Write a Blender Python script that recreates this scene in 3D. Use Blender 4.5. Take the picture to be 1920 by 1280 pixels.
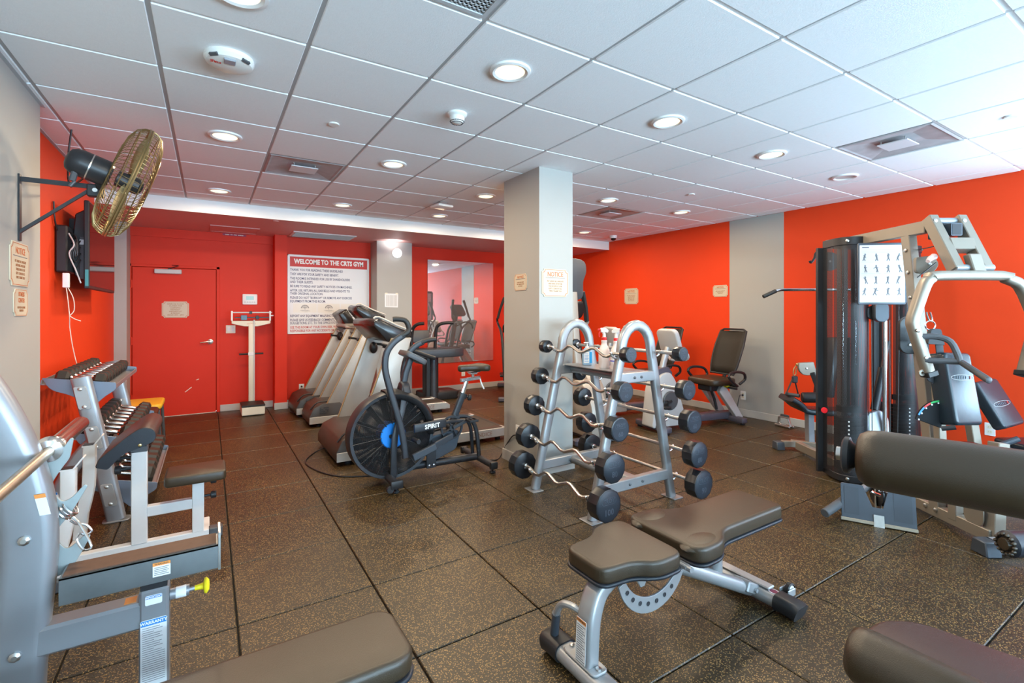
WINPOW, DOWNPOW, LENS = 380, 17.5, 1.35
import bpy, bmesh, math, random
from mathutils import Matrix, Vector, Euler
R = math.radians
PI = math.pi
random.seed(7)
for _o in list(bpy.data.objects):
    bpy.data.objects.remove(_o)
SC = bpy.context.scene
COL = SC.collection

# ---------------------------------------------------------------- camera
CAMH, CEIL = 1.42, 2.6725
cam = bpy.data.objects.new('camera', bpy.data.cameras.new('camera'))
COL.objects.link(cam)
cam.location = (0, 0, CAMH)
cam.rotation_euler = (R(90), 0, -0.562)
cam.data.sensor_width = 36
cam.data.lens = 903.25 / 1920 * 36
cam.data.shift_y = (583.45 - 640) / 1920
cam.data.clip_start = 0.02
SC.camera = cam

# ---------------------------------------------------------------- world, exposure, daylight
W = bpy.data.worlds.new('daylight')
SC.world = W
W.use_nodes = True
_bg = W.node_tree.nodes['Background']
_bg.inputs[0].default_value = (0.62, 0.78, 1.0, 1)
_bg.inputs[1].default_value = 3.0
SC.view_settings.view_transform = 'Standard'
SC.view_settings.look = 'None'
SC.view_settings.gamma = 1.0
SC.view_settings.use_curve_mapping = False
SC.view_settings.exposure = 0.25
SC.cycles.max_bounces = 10
SC.cycles.diffuse_bounces = 5
SC.cycles.glossy_bounces = 4
SC.cycles.transmission_bounces = 6
SC.cycles.sample_clamp_indirect = 6
SC.cycles.caustics_reflective = False
SC.cycles.caustics_refractive = False


def area_light(name, loc, rot, sx, sy, power, color, shape='RECTANGLE'):
    l = bpy.data.lights.new(name, 'AREA')
    l.shape = shape
    l.size = sx
    if shape in ('RECTANGLE', 'ELLIPSE'):
        l.size_y = sy
    l.energy = power
    l.color = color
    o = bpy.data.objects.new(name, l)
    o.location = loc
    o.rotation_euler = rot
    COL.objects.link(o)
    return o


# daylight through the three windows of the street wall behind the photographer
for _x in (0.35, 2.6, 4.85):
    area_light('window_daylight', (_x, -4.72, 1.15), (R(152), 0, 0), 2.0, 1.5, WINPOW, (0.52, 0.80, 1.0))
# and through the two windows of the right wall, beside and behind the photographer
for _y in (-0.75, -2.85):
    area_light('window_daylight', (6.06, _y, 1.2), (R(150), 0, R(90)), 1.8, 1.5, WINPOW * .35, (0.52, 0.80, 1.0))
LAMPS = [(x, 2.13, DOWNPOW) for x in (0.1, 1.33, 2.56, 3.8)] + \
        [(x, 4.0, DOWNPOW) for x in (0.1, 1.33, 3.81, 5.04)] + [(2.55, 4.574, DOWNPOW)] + \
        [(x, 5.85, DOWNPOW) for x in (0.1, 1.33, 2.555, 3.81, 5.03)]
for _x, _y, _p in LAMPS:
    area_light('downlight_glow', (_x, _y, CEIL - 0.03), (0, 0, 0), 0.15, 0.15, _p, (1.0, 0.80, 0.56), 'DISK')

# ---------------------------------------------------------------- materials
MATS = {}


def mat(name, color, rough=0.5, metal=0.0, spec=0.5, noise=0.0, nscale=20.0, bump=0.0, bscale=200.0, coat=0.0,
        emit=None, estr=0.0, trans=0.0, ior=1.45, alpha=1.0):
    if name in MATS:
        return MATS[name]
    m = bpy.data.materials.new(name)
    m.use_nodes = True
    nt = m.node_tree
    b = nt.nodes['Principled BSDF']
    b.inputs['Base Color'].default_value = (*color, 1)
    b.inputs['Roughness'].default_value = rough
    b.inputs['Metallic'].default_value = metal
    b.inputs['Specular IOR Level'].default_value = spec
    b.inputs['Coat Weight'].default_value = coat
    b.inputs['IOR'].default_value = ior
    b.inputs['Transmission Weight'].default_value = trans
    b.inputs['Alpha'].default_value = alpha
    if emit:
        b.inputs['Emission Color'].default_value = (*emit, 1)
        b.inputs['Emission Strength'].default_value = estr
    if noise or bump:
        geo = nt.nodes.new('ShaderNodeNewGeometry')
    if noise:
        n = nt.nodes.new('ShaderNodeTexNoise')
        n.inputs['Scale'].default_value = nscale
        n.inputs['Detail'].default_value = 4
        nt.links.new(geo.outputs['Position'], n.inputs['Vector'])
        mx = nt.nodes.new('ShaderNodeMix')
        mx.data_type = 'RGBA'
        mx.inputs[6].default_value = (*[c * (1 - noise) for c in color], 1)
        mx.inputs[7].default_value = (*[min(1, c * (1 + noise)) for c in color], 1)
        nt.links.new(n.outputs['Fac'], mx.inputs[0])
        nt.links.new(mx.outputs[2], b.inputs['Base Color'])
    if bump:
        n2 = nt.nodes.new('ShaderNodeTexNoise')
        n2.inputs['Scale'].default_value = bscale
        n2.inputs['Detail'].default_value = 3
        nt.links.new(geo.outputs['Position'], n2.inputs['Vector'])
        bp = nt.nodes.new('ShaderNodeBump')
        bp.inputs['Strength'].default_value = bump
        bp.inputs['Distance'].default_value = 0.002
        nt.links.new(n2.outputs['Fac'], bp.inputs['Height'])
        nt.links.new(bp.outputs['Normal'], b.inputs['Normal'])
    MATS[name] = m
    return m


M_ORANGE = mat('orange_wall_paint', (0.78, 0.054, 0.009), 0.6, spec=.3, noise=0.04, nscale=3, bump=0.15, bscale=90)
M_RED = mat('red_wall', (0.66, 0.030, 0.008), 0.55, spec=.3, noise=0.04, nscale=3, bump=0.12, bscale=90)  # redder and deeper than the orange of the side walls
M_GREYWALL = mat('grey_wall_paint', (0.40, 0.39, 0.36), 0.55, noise=0.03, nscale=2, bump=0.1, bscale=90)
M_SOFFIT = mat('soffit_grey_red_bounce', (0.68, 0.36, 0.33), 0.5, noise=0.03, nscale=3)  # grey underside with bounce light from the red walls mixed into the colour
M_WHITE = mat('white_paint', (0.80, 0.80, 0.78), 0.5)
M_CEIL = mat('ceiling_tile_white', (0.88, 0.89, 0.90), 0.85, noise=0.03, nscale=60, bump=0.35, bscale=160)
M_TEE = mat('ceiling_tee_metal', (0.50, 0.50, 0.51), 0.6)
M_BASEB = mat('baseboard_grey', (0.50, 0.49, 0.46), 0.5)
M_CREAM = mat('cream_plastic', (0.80, 0.76, 0.62), 0.5)
M_PLWHITE = mat('white_plastic', (0.82, 0.82, 0.80), 0.4)
M_BLACK = mat('black_plastic', (0.018, 0.018, 0.020), 0.42)
M_BLACKM = mat('black_metal', (0.022, 0.023, 0.026), 0.38, noise=0.15, nscale=30)
M_RUBBER = mat('black_rubber', (0.020, 0.020, 0.020), 0.55)
M_VINYL = mat('black_vinyl', (0.016, 0.016, 0.017), 0.33, spec=0.5, bump=0.25, bscale=380)
M_CHROME = mat('chrome', (0.80, 0.80, 0.80), 0.16, metal=1.0)
M_STEEL = mat('worn_steel', (0.58, 0.56, 0.53), 0.32, metal=1.0, noise=0.15, nscale=40)
M_SILVER = mat('silver_powder_coat', (0.32, 0.33, 0.34), 0.34, metal=0.55, noise=0.03, nscale=30)
M_SILVERL = mat('light_silver_powder_coat', (0.42, 0.42, 0.42), 0.38, metal=0.45, noise=0.03, nscale=30)
M_GREYP = mat('light_grey_plastic', (0.55, 0.54, 0.52), 0.42)
M_DGREY = mat('dark_grey_plastic', (0.075, 0.078, 0.085), 0.42)
M_SLATE = mat('slate_metal', (0.060, 0.072, 0.090), 0.38, metal=0.2)
M_WHITEM = mat('white_enamel', (0.70, 0.69, 0.68), 0.32, noise=0.02, nscale=40)
M_SCREWS = mat('bolt_steel', (0.62, 0.62, 0.60), 0.3, metal=1.0)
M_BLUE = mat('blue_plastic', (0.010, 0.22, 0.75), 0.38)
M_YELLOW = mat('yellow_plastic', (0.85, 0.68, 0.02), 0.4)
M_LABELW = mat('label_white', (0.80, 0.81, 0.82), 0.45)
M_LABELB = mat('label_blue', (0.03, 0.22, 0.60), 0.45)
M_LABELO = mat('label_orange', (0.80, 0.28, 0.06), 0.45)
M_INK = mat('ink_black', (0.03, 0.03, 0.035), 0.6)
M_INKG = mat('ink_grey', (0.18, 0.18, 0.20), 0.6)
M_NAVY = mat('ink_navy', (0.035, 0.035, 0.13), 0.6)
M_REDINK = mat('ink_red', (0.55, 0.025, 0.02), 0.5)
M_LAMP = mat('lamp_lens', (1, 0.95, 0.85), 0.5, emit=(1.0, 0.82, 0.50), estr=LENS)
M_BRASS = mat('brass', (0.62, 0.46, 0.20), 0.3, metal=1.0)

# ---------------------------------------------------------------- mesh helpers


def cat_sub(pts, sub):
    """Catmull-Rom subdivision of a polyline."""
    P = [Vector(p) for p in pts]
    if sub <= 1:
        return P
    out = []
    for i in range(len(P) - 1):
        p0 = P[i - 1] if i else P[0] * 2 - P[1]
        p1, p2 = P[i], P[i + 1]
        p3 = P[i + 2] if i + 2 < len(P) else P[-1] * 2 - P[-2]
        for k in range(sub):
            t = k / sub
            out.append(0.5 * ((2 * p1) + (p2 - p0) * t + (2 * p0 - 5 * p1 + 4 * p2 - p3) * t * t + (3 * p1 - p0 - 3 * p2 + p3) * t ** 3))
    out.append(P[-1])
    return out


def frame(z, up=(0, 0, 1)):
    z = Vector(z).normalized()
    u = Vector(up)
    if abs(u.normalized().dot(z)) > 0.98:
        u = Vector((1, 0, 0)) if abs(z.x) < 0.9 else Vector((0, 1, 0))
    x = u.cross(z).normalized()
    y = z.cross(x)
    return x, y, z


def mtx(loc, x, y, z):
    m = Matrix.Identity(4)
    for i, v in enumerate((x, y, z)):
        m[0][i], m[1][i], m[2][i] = v
    m[0][3], m[1][3], m[2][3] = loc
    return m


def place(loc, z=(0, 0, 1), up=(0, 1, 0)):
    """Matrix whose local z is `z` and whose local y leans to `up`."""
    z = Vector(z).normalized()
    u = Vector(up)
    x = u.cross(z)
    if x.length < 1e-4:
        x = Vector((1, 0, 0))
    x.normalize()
    return mtx(loc, x, z.cross(x), z)


class MB:
    def __init__(self):
        self.bm = bmesh.new()

    def _merge(self, b, bev, seg, mi, M=None, ang=40):
        if bev > 0:
            b.normal_update()
            es = [e for e in b.edges if len(e.link_faces) == 2 and e.calc_face_angle(0) > R(ang)]
            if es:
                bmesh.ops.bevel(b, geom=es, offset=bev, segments=seg, profile=0.5, affect='EDGES', clamp_overlap=True)
        if M is not None:
            bmesh.ops.transform(b, matrix=M, verts=b.verts)
        for f in b.faces:
            f.material_index = mi
        me = bpy.data.meshes.new('t')
        b.to_mesh(me)
        b.free()
        self.bm.from_mesh(me)
        bpy.data.meshes.remove(me)
        return self

    def box(self, c, s, rot=(0, 0, 0), bev=0.0, seg=1, mi=0):
        b = bmesh.new()
        bmesh.ops.create_cube(b, size=1.0)
        bmesh.ops.scale(b, vec=s, verts=b.verts)
        return self._merge(b, bev, seg, mi, Matrix.Translation(c) @ Euler(rot).to_matrix().to_4x4())

    def bx(self, x0, x1, y0, y1, z0, z1, bev=0.0, seg=1, mi=0):
        return self.box(((x0 + x1) / 2, (y0 + y1) / 2, (z0 + z1) / 2), (abs(x1 - x0), abs(y1 - y0), abs(z1 - z0)), bev=bev, seg=seg, mi=mi)

    def bar(self, p0, p1, w, h, up=(0, 0, 1), bev=0.004, seg=1, mi=0):
        """Straight box-section beam, w across, h along `up`."""
        p0, p1 = Vector(p0), Vector(p1)
        x, y, z = frame(p1 - p0, up)
        b = bmesh.new()
        bmesh.ops.create_cube(b, size=1.0)
        bmesh.ops.scale(b, vec=(w, h, (p1 - p0).length), verts=b.verts)
        return self._merge(b, bev, seg, mi, mtx((p0 + p1) / 2, x, y, z))

    def tube(self, pts, r=0.01, seg=10, sub=1, prof=None, up=(0, 0, 1), closed=False, mi=0, cap=True, bev=0.0):
        """Sweep along a path; r may be a list; prof is a list of 2D points for other sections (oriented by `up`)."""
        P = cat_sub(pts, sub) if not closed else [Vector(p) for p in pts]
        n = len(P)
        rr = r if isinstance(r, (list, tuple)) else [r]
        b = bmesh.new()
        rings = []
        x = None
        for i, p in enumerate(P):
            a = P[i - 1] if (i or closed) else p
            c = P[(i + 1) % n] if (i < n - 1 or closed) else p
            t0 = (p - a).normalized() if (p - a).length > 1e-9 else None
            t1 = (c - p).normalized() if (c - p).length > 1e-9 else None
            t = ((t0 or t1) + (t1 or t0)).normalized()
            if prof is not None:
                x, y, _ = frame(t, up)
            else:
                if x is None:
                    x, y, _ = frame(t, up)
                else:
                    x = (x - t * x.dot(t)).normalized()
                    y = t.cross(x)
            f = i / max(1, n - 1) * (len(rr) - 1)
            k = min(int(f), len(rr) - 1)
            rad = rr[k] if k + 1 >= len(rr) else rr[k] + (rr[k + 1] - rr[k]) * (f - k)
            sc = 1.0
            if t0 is not None and t1 is not None:
                cs = max(0.5, math.sqrt(max(0.0, (1 + t0.dot(t1)) / 2)))
                sc = 1 / cs if prof is not None else 1.0
            if prof is not None:
                ring = [b.verts.new(p + x * (q[0]) + y * (q[1] * sc)) for q in prof]
            else:
                ring = [b.verts.new(p + x * (math.cos(2 * PI * j / seg) * rad) + y * (math.sin(2 * PI * j / seg) * rad)) for j in range(seg)]
            rings.append(ring)
        m = len(rings[0])
        for i in range(n if closed else n - 1):
            A, B = rings[i], rings[(i + 1) % n]
            for j in range(m):
                b.faces.new((A[j], A[(j + 1) % m], B[(j + 1) % m], B[j]))
        if cap and not closed:
            b.faces.new(list(reversed(rings[0])))
            b.faces.new(rings[-1])
        return self._merge(b, bev, 1, mi)

    def lathe(self, prof, M=None, seg=24, mi=0, c=(0, 0, 0), axis=(0, 0, 1), up=(0, 1, 0)):
        """Revolve [(r, z), ...] about the local z axis."""
        if M is None:
            M = place(c, axis, up)
        b = bmesh.new()
        rings = []
        for r, z in prof:
            if r < 1e-6:
                rings.append([b.verts.new((0, 0, z))])
            else:
                rings.append([b.verts.new((math.cos(2 * PI * j / seg) * r, math.sin(2 * PI * j / seg) * r, z)) for j in range(seg)])
        for A, B in zip(rings, rings[1:]):
            for j in range(seg):
                k = (j + 1) % seg
                if len(A) == 1 and len(B) == 1:
                    continue
                if len(A) == 1:
                    b.faces.new((A[0], B[j], B[k]))
                elif len(B) == 1:
                    b.faces.new((A[j], A[k], B[0]))
                else:
                    b.faces.new((A[j], A[k], B[k], B[j]))
        bmesh.ops.recalc_face_normals(b, faces=b.faces)
        return self._merge(b, 0, 1, mi, M)

    def cyl(self, p0, p1, r, seg=16, mi=0, bev=0.0, r2=None):
        p0, p1 = Vector(p0), Vector(p1)
        L = (p1 - p0).length
        r2 = r if r2 is None else r2
        if bev:
            pr = [(0, 0), (r - bev, 0), (r, bev), (r2, L - bev), (r2 - bev, L), (0, L)]
        else:
            pr = [(0, 0), (r, 0), (r2, L), (0, L)]
        return self.lathe(pr, place(p0, p1 - p0, (0, 0, 1) if abs((p1 - p0).normalized().z) < .9 else (0, 1, 0)), seg, mi)

    def prism(self, poly, d, M=None, bev=0.0, seg=1, mi=0, ang=40):
        """Extrude a 2D outline from local z=0 to z=d."""
        b = bmesh.new()
        n = len(poly)
        A = [b.verts.new((p[0], p[1], 0)) for p in poly]
        B = [b.verts.new((p[0], p[1], d)) for p in poly]
        b.faces.new(list(reversed(A)))
        b.faces.new(B)
        for j in range(n):
            k = (j + 1) % n
            b.faces.new((A[j], A[k], B[k], B[j]))
        bmesh.ops.recalc_face_normals(b, faces=b.faces)
        return self._merge(b, bev, seg, mi, M if M is not None else Matrix.Identity(4), ang)

    def ring(self, ro, ri, d, M, seg=32, mi=0):
        return self.lathe([(ri, 0), (ro, 0), (ro, d), (ri, d), (ri, 0)], M, seg, mi)

    def ball(self, c, r, seg=14, mi=0, M=None):
        b = bmesh.new()
        bmesh.ops.create_uvsphere(b, u_segments=seg, v_segments=max(6, seg // 2 + 1), radius=1.0)
        s = r if isinstance(r, (tuple, list)) else (r, r, r)
        bmesh.ops.scale(b, vec=s, verts=b.verts)
        return self._merge(b, 0, 1, mi, (Matrix.Translation(c) if M is None else M))

    def quad(self, a, b_, c, d, mi=0):
        vs = [self.bm.verts.new(p) for p in (a, b_, c, d)]
        f = self.bm.faces.new(vs)
        f.material_index = mi
        return self


def rounded(w, h, r, n=4):
    """Rounded rectangle outline centred on the origin."""
    o = []
    r = min(r, w / 2 - 1e-4, h / 2 - 1e-4)
    for cx, cy, a in ((w / 2 - r, h / 2 - r, 0), (-w / 2 + r, h / 2 - r, 90), (-w / 2 + r, -h / 2 + r, 180), (w / 2 - r, -h / 2 + r, 270)):
        for k in range(n + 1):
            t = R(a + 90 * k / n)
            o.append((cx + r * math.cos(t), cy + r * math.sin(t)))
    return o


def rsec(w, h, r=0.008):
    return rounded(w, h, r, 2)


def oval(a, b, n=20):
    return [(a * math.cos(2 * PI * k / n), b * math.sin(2 * PI * k / n)) for k in range(n)]


def smooth_poly(pts, sub=4):
    """Closed Catmull-Rom smoothing of a 2D outline."""
    n = len(pts)
    o = []
    for i in range(n):
        p0, p1, p2, p3 = (Vector((*pts[(i + k - 1) % n], 0)) for k in range(4))
        for k in range(sub):
            t = k / sub
            q = 0.5 * ((2 * p1) + (p2 - p0) * t + (2 * p0 - 5 * p1 + 4 * p2 - p3) * t * t + (3 * p1 - p0 - 3 * p2 + p3) * t ** 3)
            o.append((q.x, q.y))
    return o


def corner_poly(pts, n=4):
    """Outline with rounded corners: pts are (x, y, radius)."""
    o = []
    N = len(pts)
    for i, (x, y, r) in enumerate(pts):
        p = Vector((x, y))
        a = Vector(pts[i - 1][:2]) - p
        c = Vector(pts[(i + 1) % N][:2]) - p
        if r <= 0:
            o.append((x, y))
            continue
        rr = min(r, a.length * .48, c.length * .48)
        s, e = p + a.normalized() * rr, p + c.normalized() * rr
        for k in range(n + 1):
            t = k / n
            q = s * (1 - t) ** 2 + p * 2 * t * (1 - t) + e * t * t
            o.append((q.x, q.y))
    return o


def obj(name, mb, mats, parent=None, smooth=35, kind=None, label=None):
    me = bpy.data.meshes.new(name)
    bm = mb.bm
    off = None
    if parent is not None and parent.get('_w'):
        off = -Vector(parent['_w'])
        bmesh.ops.translate(bm, vec=off, verts=bm.verts)
    bm.to_mesh(me)
    bm.free()
    for m in (mats if isinstance(mats, (list, tuple)) else [mats]):
        me.materials.append(m)
    if smooth:
        me.shade_smooth()
        me.set_sharp_from_angle(angle=R(smooth))
    o = bpy.data.objects.new(name, me)
    COL.objects.link(o)
    if parent is not None:
        o.parent = parent
        if parent.get('_w'):
            o['_w'] = (0.0, 0.0, 0.0) if False else list(parent['_w'])
    if kind:
        o['kind'] = kind
    if label:
        o['label'] = label
    return o


def thing(name, label, cat, loc=(0, 0, 0), rotz=0.0, group=None, world=False, rot=None):
    """An Empty at the thing's base; world=True lets its parts be built in room coordinates."""
    o = bpy.data.objects.new(name, None)
    o.empty_display_size = 0.1
    COL.objects.link(o)
    o.location = loc
    o.rotation_euler = rot if rot else (0, 0, rotz)
    o['label'] = label
    o['category'] = cat
    o['kind'] = 'thing'
    if group:
        o['group'] = group
    if world:
        o['_w'] = list(loc)
    return o


def tag(o, label, cat, group=None):
    o['label'] = label
    o['category'] = cat
    o['kind'] = 'thing'
    if group:
        o['group'] = group
    return o


def struct(name, mb, m, parent=None, smooth=35):
    o = obj(name, mb, m, parent, smooth)
    if parent is None:
        o['kind'] = 'structure'
    return o


def dup(root, loc, rot=None, label=None, group=None):
    c = root.copy()
    COL.objects.link(c)
    c.location = loc
    if rot is not None:
        c.rotation_euler = rot
    if label:
        c['label'] = label
    if group:
        c['group'] = group

    def kids(src, dst):
        for ch in list(src.children):
            k = ch.copy()
            COL.objects.link(k)
            k.parent = dst
            kids(ch, k)
    kids(root, c)
    return c


def text(body, size, M, m, parent, name='lettering', align='CENTER', offset=0.0, extrude=0.0004, xs=1.0, spacing=1.0, line=1.0):
    """Flat printed lettering (local x to the right, local y up, facing local z)."""
    cu = bpy.data.curves.new(name, 'FONT')
    cu.body = body
    cu.size = size
    cu.align_x = align
    cu.align_y = 'CENTER'
    cu.offset = offset
    cu.extrude = extrude
    cu.space_character = spacing
    cu.space_line = line
    cu.resolution_u = 2
    cu.materials.append(m)
    o = bpy.data.objects.new(name, cu)
    COL.objects.link(o)
    M = M.copy()
    if parent is not None:
        o.parent = parent
        if parent.get('_w'):
            M = Matrix.Translation(-Vector(parent['_w'])) @ M
    o.matrix_local = M @ Matrix.Diagonal((xs, 1, 1, 1))
    TEXTS.append(o)
    return o


TEXTS = []


def bake_texts():
    """Turn every lettering curve into plain mesh."""
    dg = bpy.context.evaluated_depsgraph_get()
    for o in TEXTS:
        me = bpy.data.meshes.new_from_object(o.evaluated_get(dg))
        n = bpy.data.objects.new('lettering_mesh', me)
        COL.objects.link(n)
        n.parent = o.parent
        n.matrix_local = o.matrix_local.copy()
        for k in o.keys():
            n[k] = o[k]
        nm = o.name
        bpy.data.objects.remove(o)
        n.name = nm


def arc(cx, cy, r, a0, a1, n=8):
    return [(cx + r * math.cos(R(a0 + (a1 - a0) * k / n)), cy + r * math.sin(R(a0 + (a1 - a0) * k / n))) for k in range(n + 1)]
# ================================================================ the room
XL, XLG, XR, YB, YF = -0.99, -0.867, 6.14, 7.98, -4.8
SOF_Y, SOF_Z = 6.45, 2.53

# ---- rubber floor tiles
def floor_mat():
    m = bpy.data.materials.new('speckled_rubber')
    m.use_nodes = True
    nt = m.node_tree
    N = nt.nodes
    b = N['Principled BSDF']
    geo = N.new('ShaderNodeNewGeometry')
    v = N.new('ShaderNodeTexVoronoi')
    v.inputs['Scale'].default_value = 190
    nt.links.new(geo.outputs['Position'], v.inputs['Vector'])
    sep = N.new('ShaderNodeSeparateColor')
    nt.links.new(v.outputs['Color'], sep.inputs[0])
    gt = N.new('ShaderNodeMath'); gt.operation = 'GREATER_THAN'; gt.inputs[1].default_value = 0.66
    nt.links.new(sep.outputs[0], gt.inputs[0])
    lt = N.new('ShaderNodeMath'); lt.operation = 'LESS_THAN'; lt.inputs[1].default_value = 0.48
    nt.links.new(v.outputs['Distance'], lt.inputs[0])
    mul = N.new('ShaderNodeMath'); mul.operation = 'MULTIPLY'
    nt.links.new(gt.outputs[0], mul.inputs[0]); nt.links.new(lt.outputs[0], mul.inputs[1])
    big = N.new('ShaderNodeTexNoise'); big.inputs['Scale'].default_value = 1.3; big.inputs['Detail'].default_value = 3
    nt.links.new(geo.outputs['Position'], big.inputs['Vector'])
    rmp = N.new('ShaderNodeMapRange'); rmp.inputs[1].default_value = 0.35; rmp.inputs[2].default_value = 0.65
    rmp.inputs[3].default_value = 0.72; rmp.inputs[4].default_value = 1.12
    nt.links.new(big.outputs['Fac'], rmp.inputs[0])
    mx = N.new('ShaderNodeMix'); mx.data_type = 'RGBA'
    mx.inputs[6].default_value = (*FLOOR_A, 1)
    mx.inputs[7].default_value = (*FLOOR_B, 1)
    nt.links.new(mul.outputs[0], mx.inputs[0])
    m2 = N.new('ShaderNodeMix'); m2.data_type = 'RGBA'; m2.blend_type = 'MULTIPLY'; m2.inputs[0].default_value = 1
    nt.links.new(mx.outputs[2], m2.inputs[6])
    cb = N.new('ShaderNodeCombineColor')
    for i in range(3):
        nt.links.new(rmp.outputs[0], cb.inputs[i])
    nt.links.new(cb.outputs[0], m2.inputs[7])
    nt.links.new(m2.outputs[2], b.inputs['Base Color'])
    b.inputs['Roughness'].default_value = 0.40
    b.inputs['Specular IOR Level'].default_value = 0.5
    bp = N.new('ShaderNodeBump'); bp.inputs['Strength'].default_value = 0.35; bp.inputs['Distance'].default_value = 0.002
    nt.links.new(v.outputs['Distance'], bp.inputs['Height'])
    nt.links.new(bp.outputs['Normal'], b.inputs['Normal'])
    return m


FLOOR_A, FLOOR_B = (0.026, 0.017, 0.0065), (0.27, 0.165, 0.055)
M_FLOOR = floor_mat()
M_JOINT = mat('floor_joint', (0.012, 0.011, 0.010), 0.9)
fl = MB().bx(XL - .12, XR + .1, YF, YB + .15, -0.12, -0.012)
floor = struct('floor', fl, M_JOINT)
FX0, FY0, FP = 0.11, 1.885, 0.613
tile_cache = {}


def tile_mesh(w, d, h, bev, m, name):
    k = (round(w, 4), round(d, 4), name)
    if k not in tile_cache:
        mb = MB().box((0, 0, -h / 2), (w, d, h), bev=bev)
        me = bpy.data.meshes.new(name)
        mb.bm.to_mesh(me)
        mb.bm.free()
        me.materials.append(m)
        tile_cache[k] = me
    return tile_cache[k]


def tiles(parent, x0, x1, y0, y1, gx, gy, pitch, gap, z, h, bev, m, name, skip=()):
    ix = range(math.floor((x0 - gx) / pitch), math.ceil((x1 - gx) / pitch))
    iy = range(math.floor((y0 - gy) / pitch), math.ceil((y1 - gy) / pitch))
    for i in ix:
        for j in iy:
            a, b = max(x0, gx + i * pitch), min(x1, gx + (i + 1) * pitch)
            c, d = max(y0, gy + j * pitch), min(y1, gy + (j + 1) * pitch)
            if b - a < 0.04 or d - c < 0.04 or (i, j) in skip:
                continue
            w, dd = b - a - gap, d - c - gap
            o = bpy.data.objects.new(name, tile_mesh(w, dd, h, bev, m, name))
            o.location = ((a + b) / 2, (c + d) / 2, z)
            COL.objects.link(o)
            o.parent = parent


tiles(floor, XL, XR, -0.6, YB - .02, FX0, FY0, FP, 0.007, 0.0, 0.014, 0.0035, M_FLOOR, 'tile')
# behind the photographer: one plain strip
obj('rubber_strip', MB().bx(XL, XR, YF, -0.6, -0.014, 0.0), M_FLOOR, floor)

# ---- ceiling: recessed tee grid and laid-in tiles
CX0, CY0, CP = -0.211, 1.2088, 0.6108
ce = MB().bx(XL - .12, XR + .1, YF, YB + .15, CEIL + .03, CEIL + .12)
ceiling = struct('ceiling', ce, M_TEE)
VENT_CELLS = {(1, 5), (7, 0), (7, 5), (1, 0)}
CTY0 = 1.2088 - 5 * CP
tiles(ceiling, XL, XR, CTY0, SOF_Y, CX0, CY0, CP, 0.020, CEIL + .012, 0.012, 0.003, M_CEIL, 'tile', skip=VENT_CELLS)
obj('plain_panel', MB().bx(XL, XR, YF, CTY0, CEIL, CEIL + .03), M_CEIL, ceiling)
tb = MB()
for i in range(-2, 11):
    x = CX0 + i * CP
    if XL < x < XR:
        tb.bx(x - .012, x + .012, CTY0, SOF_Y, CEIL + .008, CEIL + .03)
obj('main_tee', tb, M_TEE, ceiling)
tb = MB()
for j in range(-5, 9):
    y = CY0 + j * CP
    tb.bx(XL, XR, y - .012, y + .012, CEIL + .0085, CEIL + .03)
obj('cross_tee', tb, M_CEIL, ceiling)  # same grid as the main tees, coloured white for the window highlight
obj('wall_angle', MB().bx(XL, XL + .02, 4.006, SOF_Y, CEIL - .004, CEIL + .02).bx(XLG, XLG + .02, YF, 4.03, CEIL - .004, CEIL + .02), M_TEE, ceiling)
# dropped soffit along the back
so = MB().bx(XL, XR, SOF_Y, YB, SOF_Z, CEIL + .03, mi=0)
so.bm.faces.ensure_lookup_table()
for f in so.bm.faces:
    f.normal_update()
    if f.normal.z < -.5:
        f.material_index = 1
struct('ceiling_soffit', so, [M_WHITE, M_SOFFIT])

# ---- walls
struct('wall_left', MB().bx(XL - .12, XL, YF, YB, 0, CEIL + .02), M_ORANGE)
struct('wall_left_pier', MB().bx(XL, XLG, YF, 4.006, 0, CEIL + .001), M_GREYWALL)
struct('wall_left_corner', MB().bx(XL, -0.865, 7.64, YB, 0, SOF_Z), M_GREYWALL)
wrm = MB().bx(XR, XR + .12, 0.2, YB, 0, CEIL + .02).bx(XR, XR + .12, YF, 0.2, 0, .5).bx(XR, XR + .12, YF, 0.2, 2.45, CEIL + .02)
for a, b in ((YF, -3.8), (-1.9, -1.7)):
    wrm.bx(XR, XR + .12, a, b, .5, 2.45)
wr = struct('wall_right', wrm, M_ORANGE)
for k, (a, b) in enumerate(((-3.8, -1.9), (-1.7, .2))):
    fr = MB()
    for (p, q, r_, s) in ((a, b, .5, .55), (a, b, 2.4, 2.45), (a, a + .05, .5, 2.45), (b - .05, b, .5, 2.45), ((a + b) / 2 - .025, (a + b) / 2 + .025, .5, 2.45)):
        fr.bx(XR + .04, XR + .10, p, q, r_, s)
    struct('window_%d' % (k + 4), fr, M_WHITE)
obj('grey_stripe', MB().bx(XR - .003, XR, 3.315, 4.062, 0, CEIL), M_GREYWALL, wr)
DX0, DX1, DZ = -0.846, 0.088, 2.004
wb = MB().bx(XL, DX0 - .04, YB, YB + .12, 0, SOF_Z).bx(DX1 + .04, 0.85, YB, YB + .12, 0, SOF_Z).bx(DX0 - .04, DX1 + .04, YB, YB + .12, DZ + .035, SOF_Z)
wb.bx(-0.865, 0.81, YB - .022, YB, 2.412, SOF_Z)
wb.bx(XL, 0.85, YB + .121, YB + .2, 0, SOF_Z)  # unseen backing slab, added to stop light leaking round the door
struct('wall_back', wb, M_RED)
struct('wall_back_pier', MB().bx(0.81, 0.97, 7.71, YB + .1, 0, SOF_Z), M_RED)
struct('wall_back_board', MB().bx(0.97, 2.26, 7.88, YB + .1, 0, SOF_Z), M_RED)
struct('wall_back_pilaster', MB().bx(2.235, 2.81, 7.53, YB + .1, 0, SOF_Z), M_GREYWALL)
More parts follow.
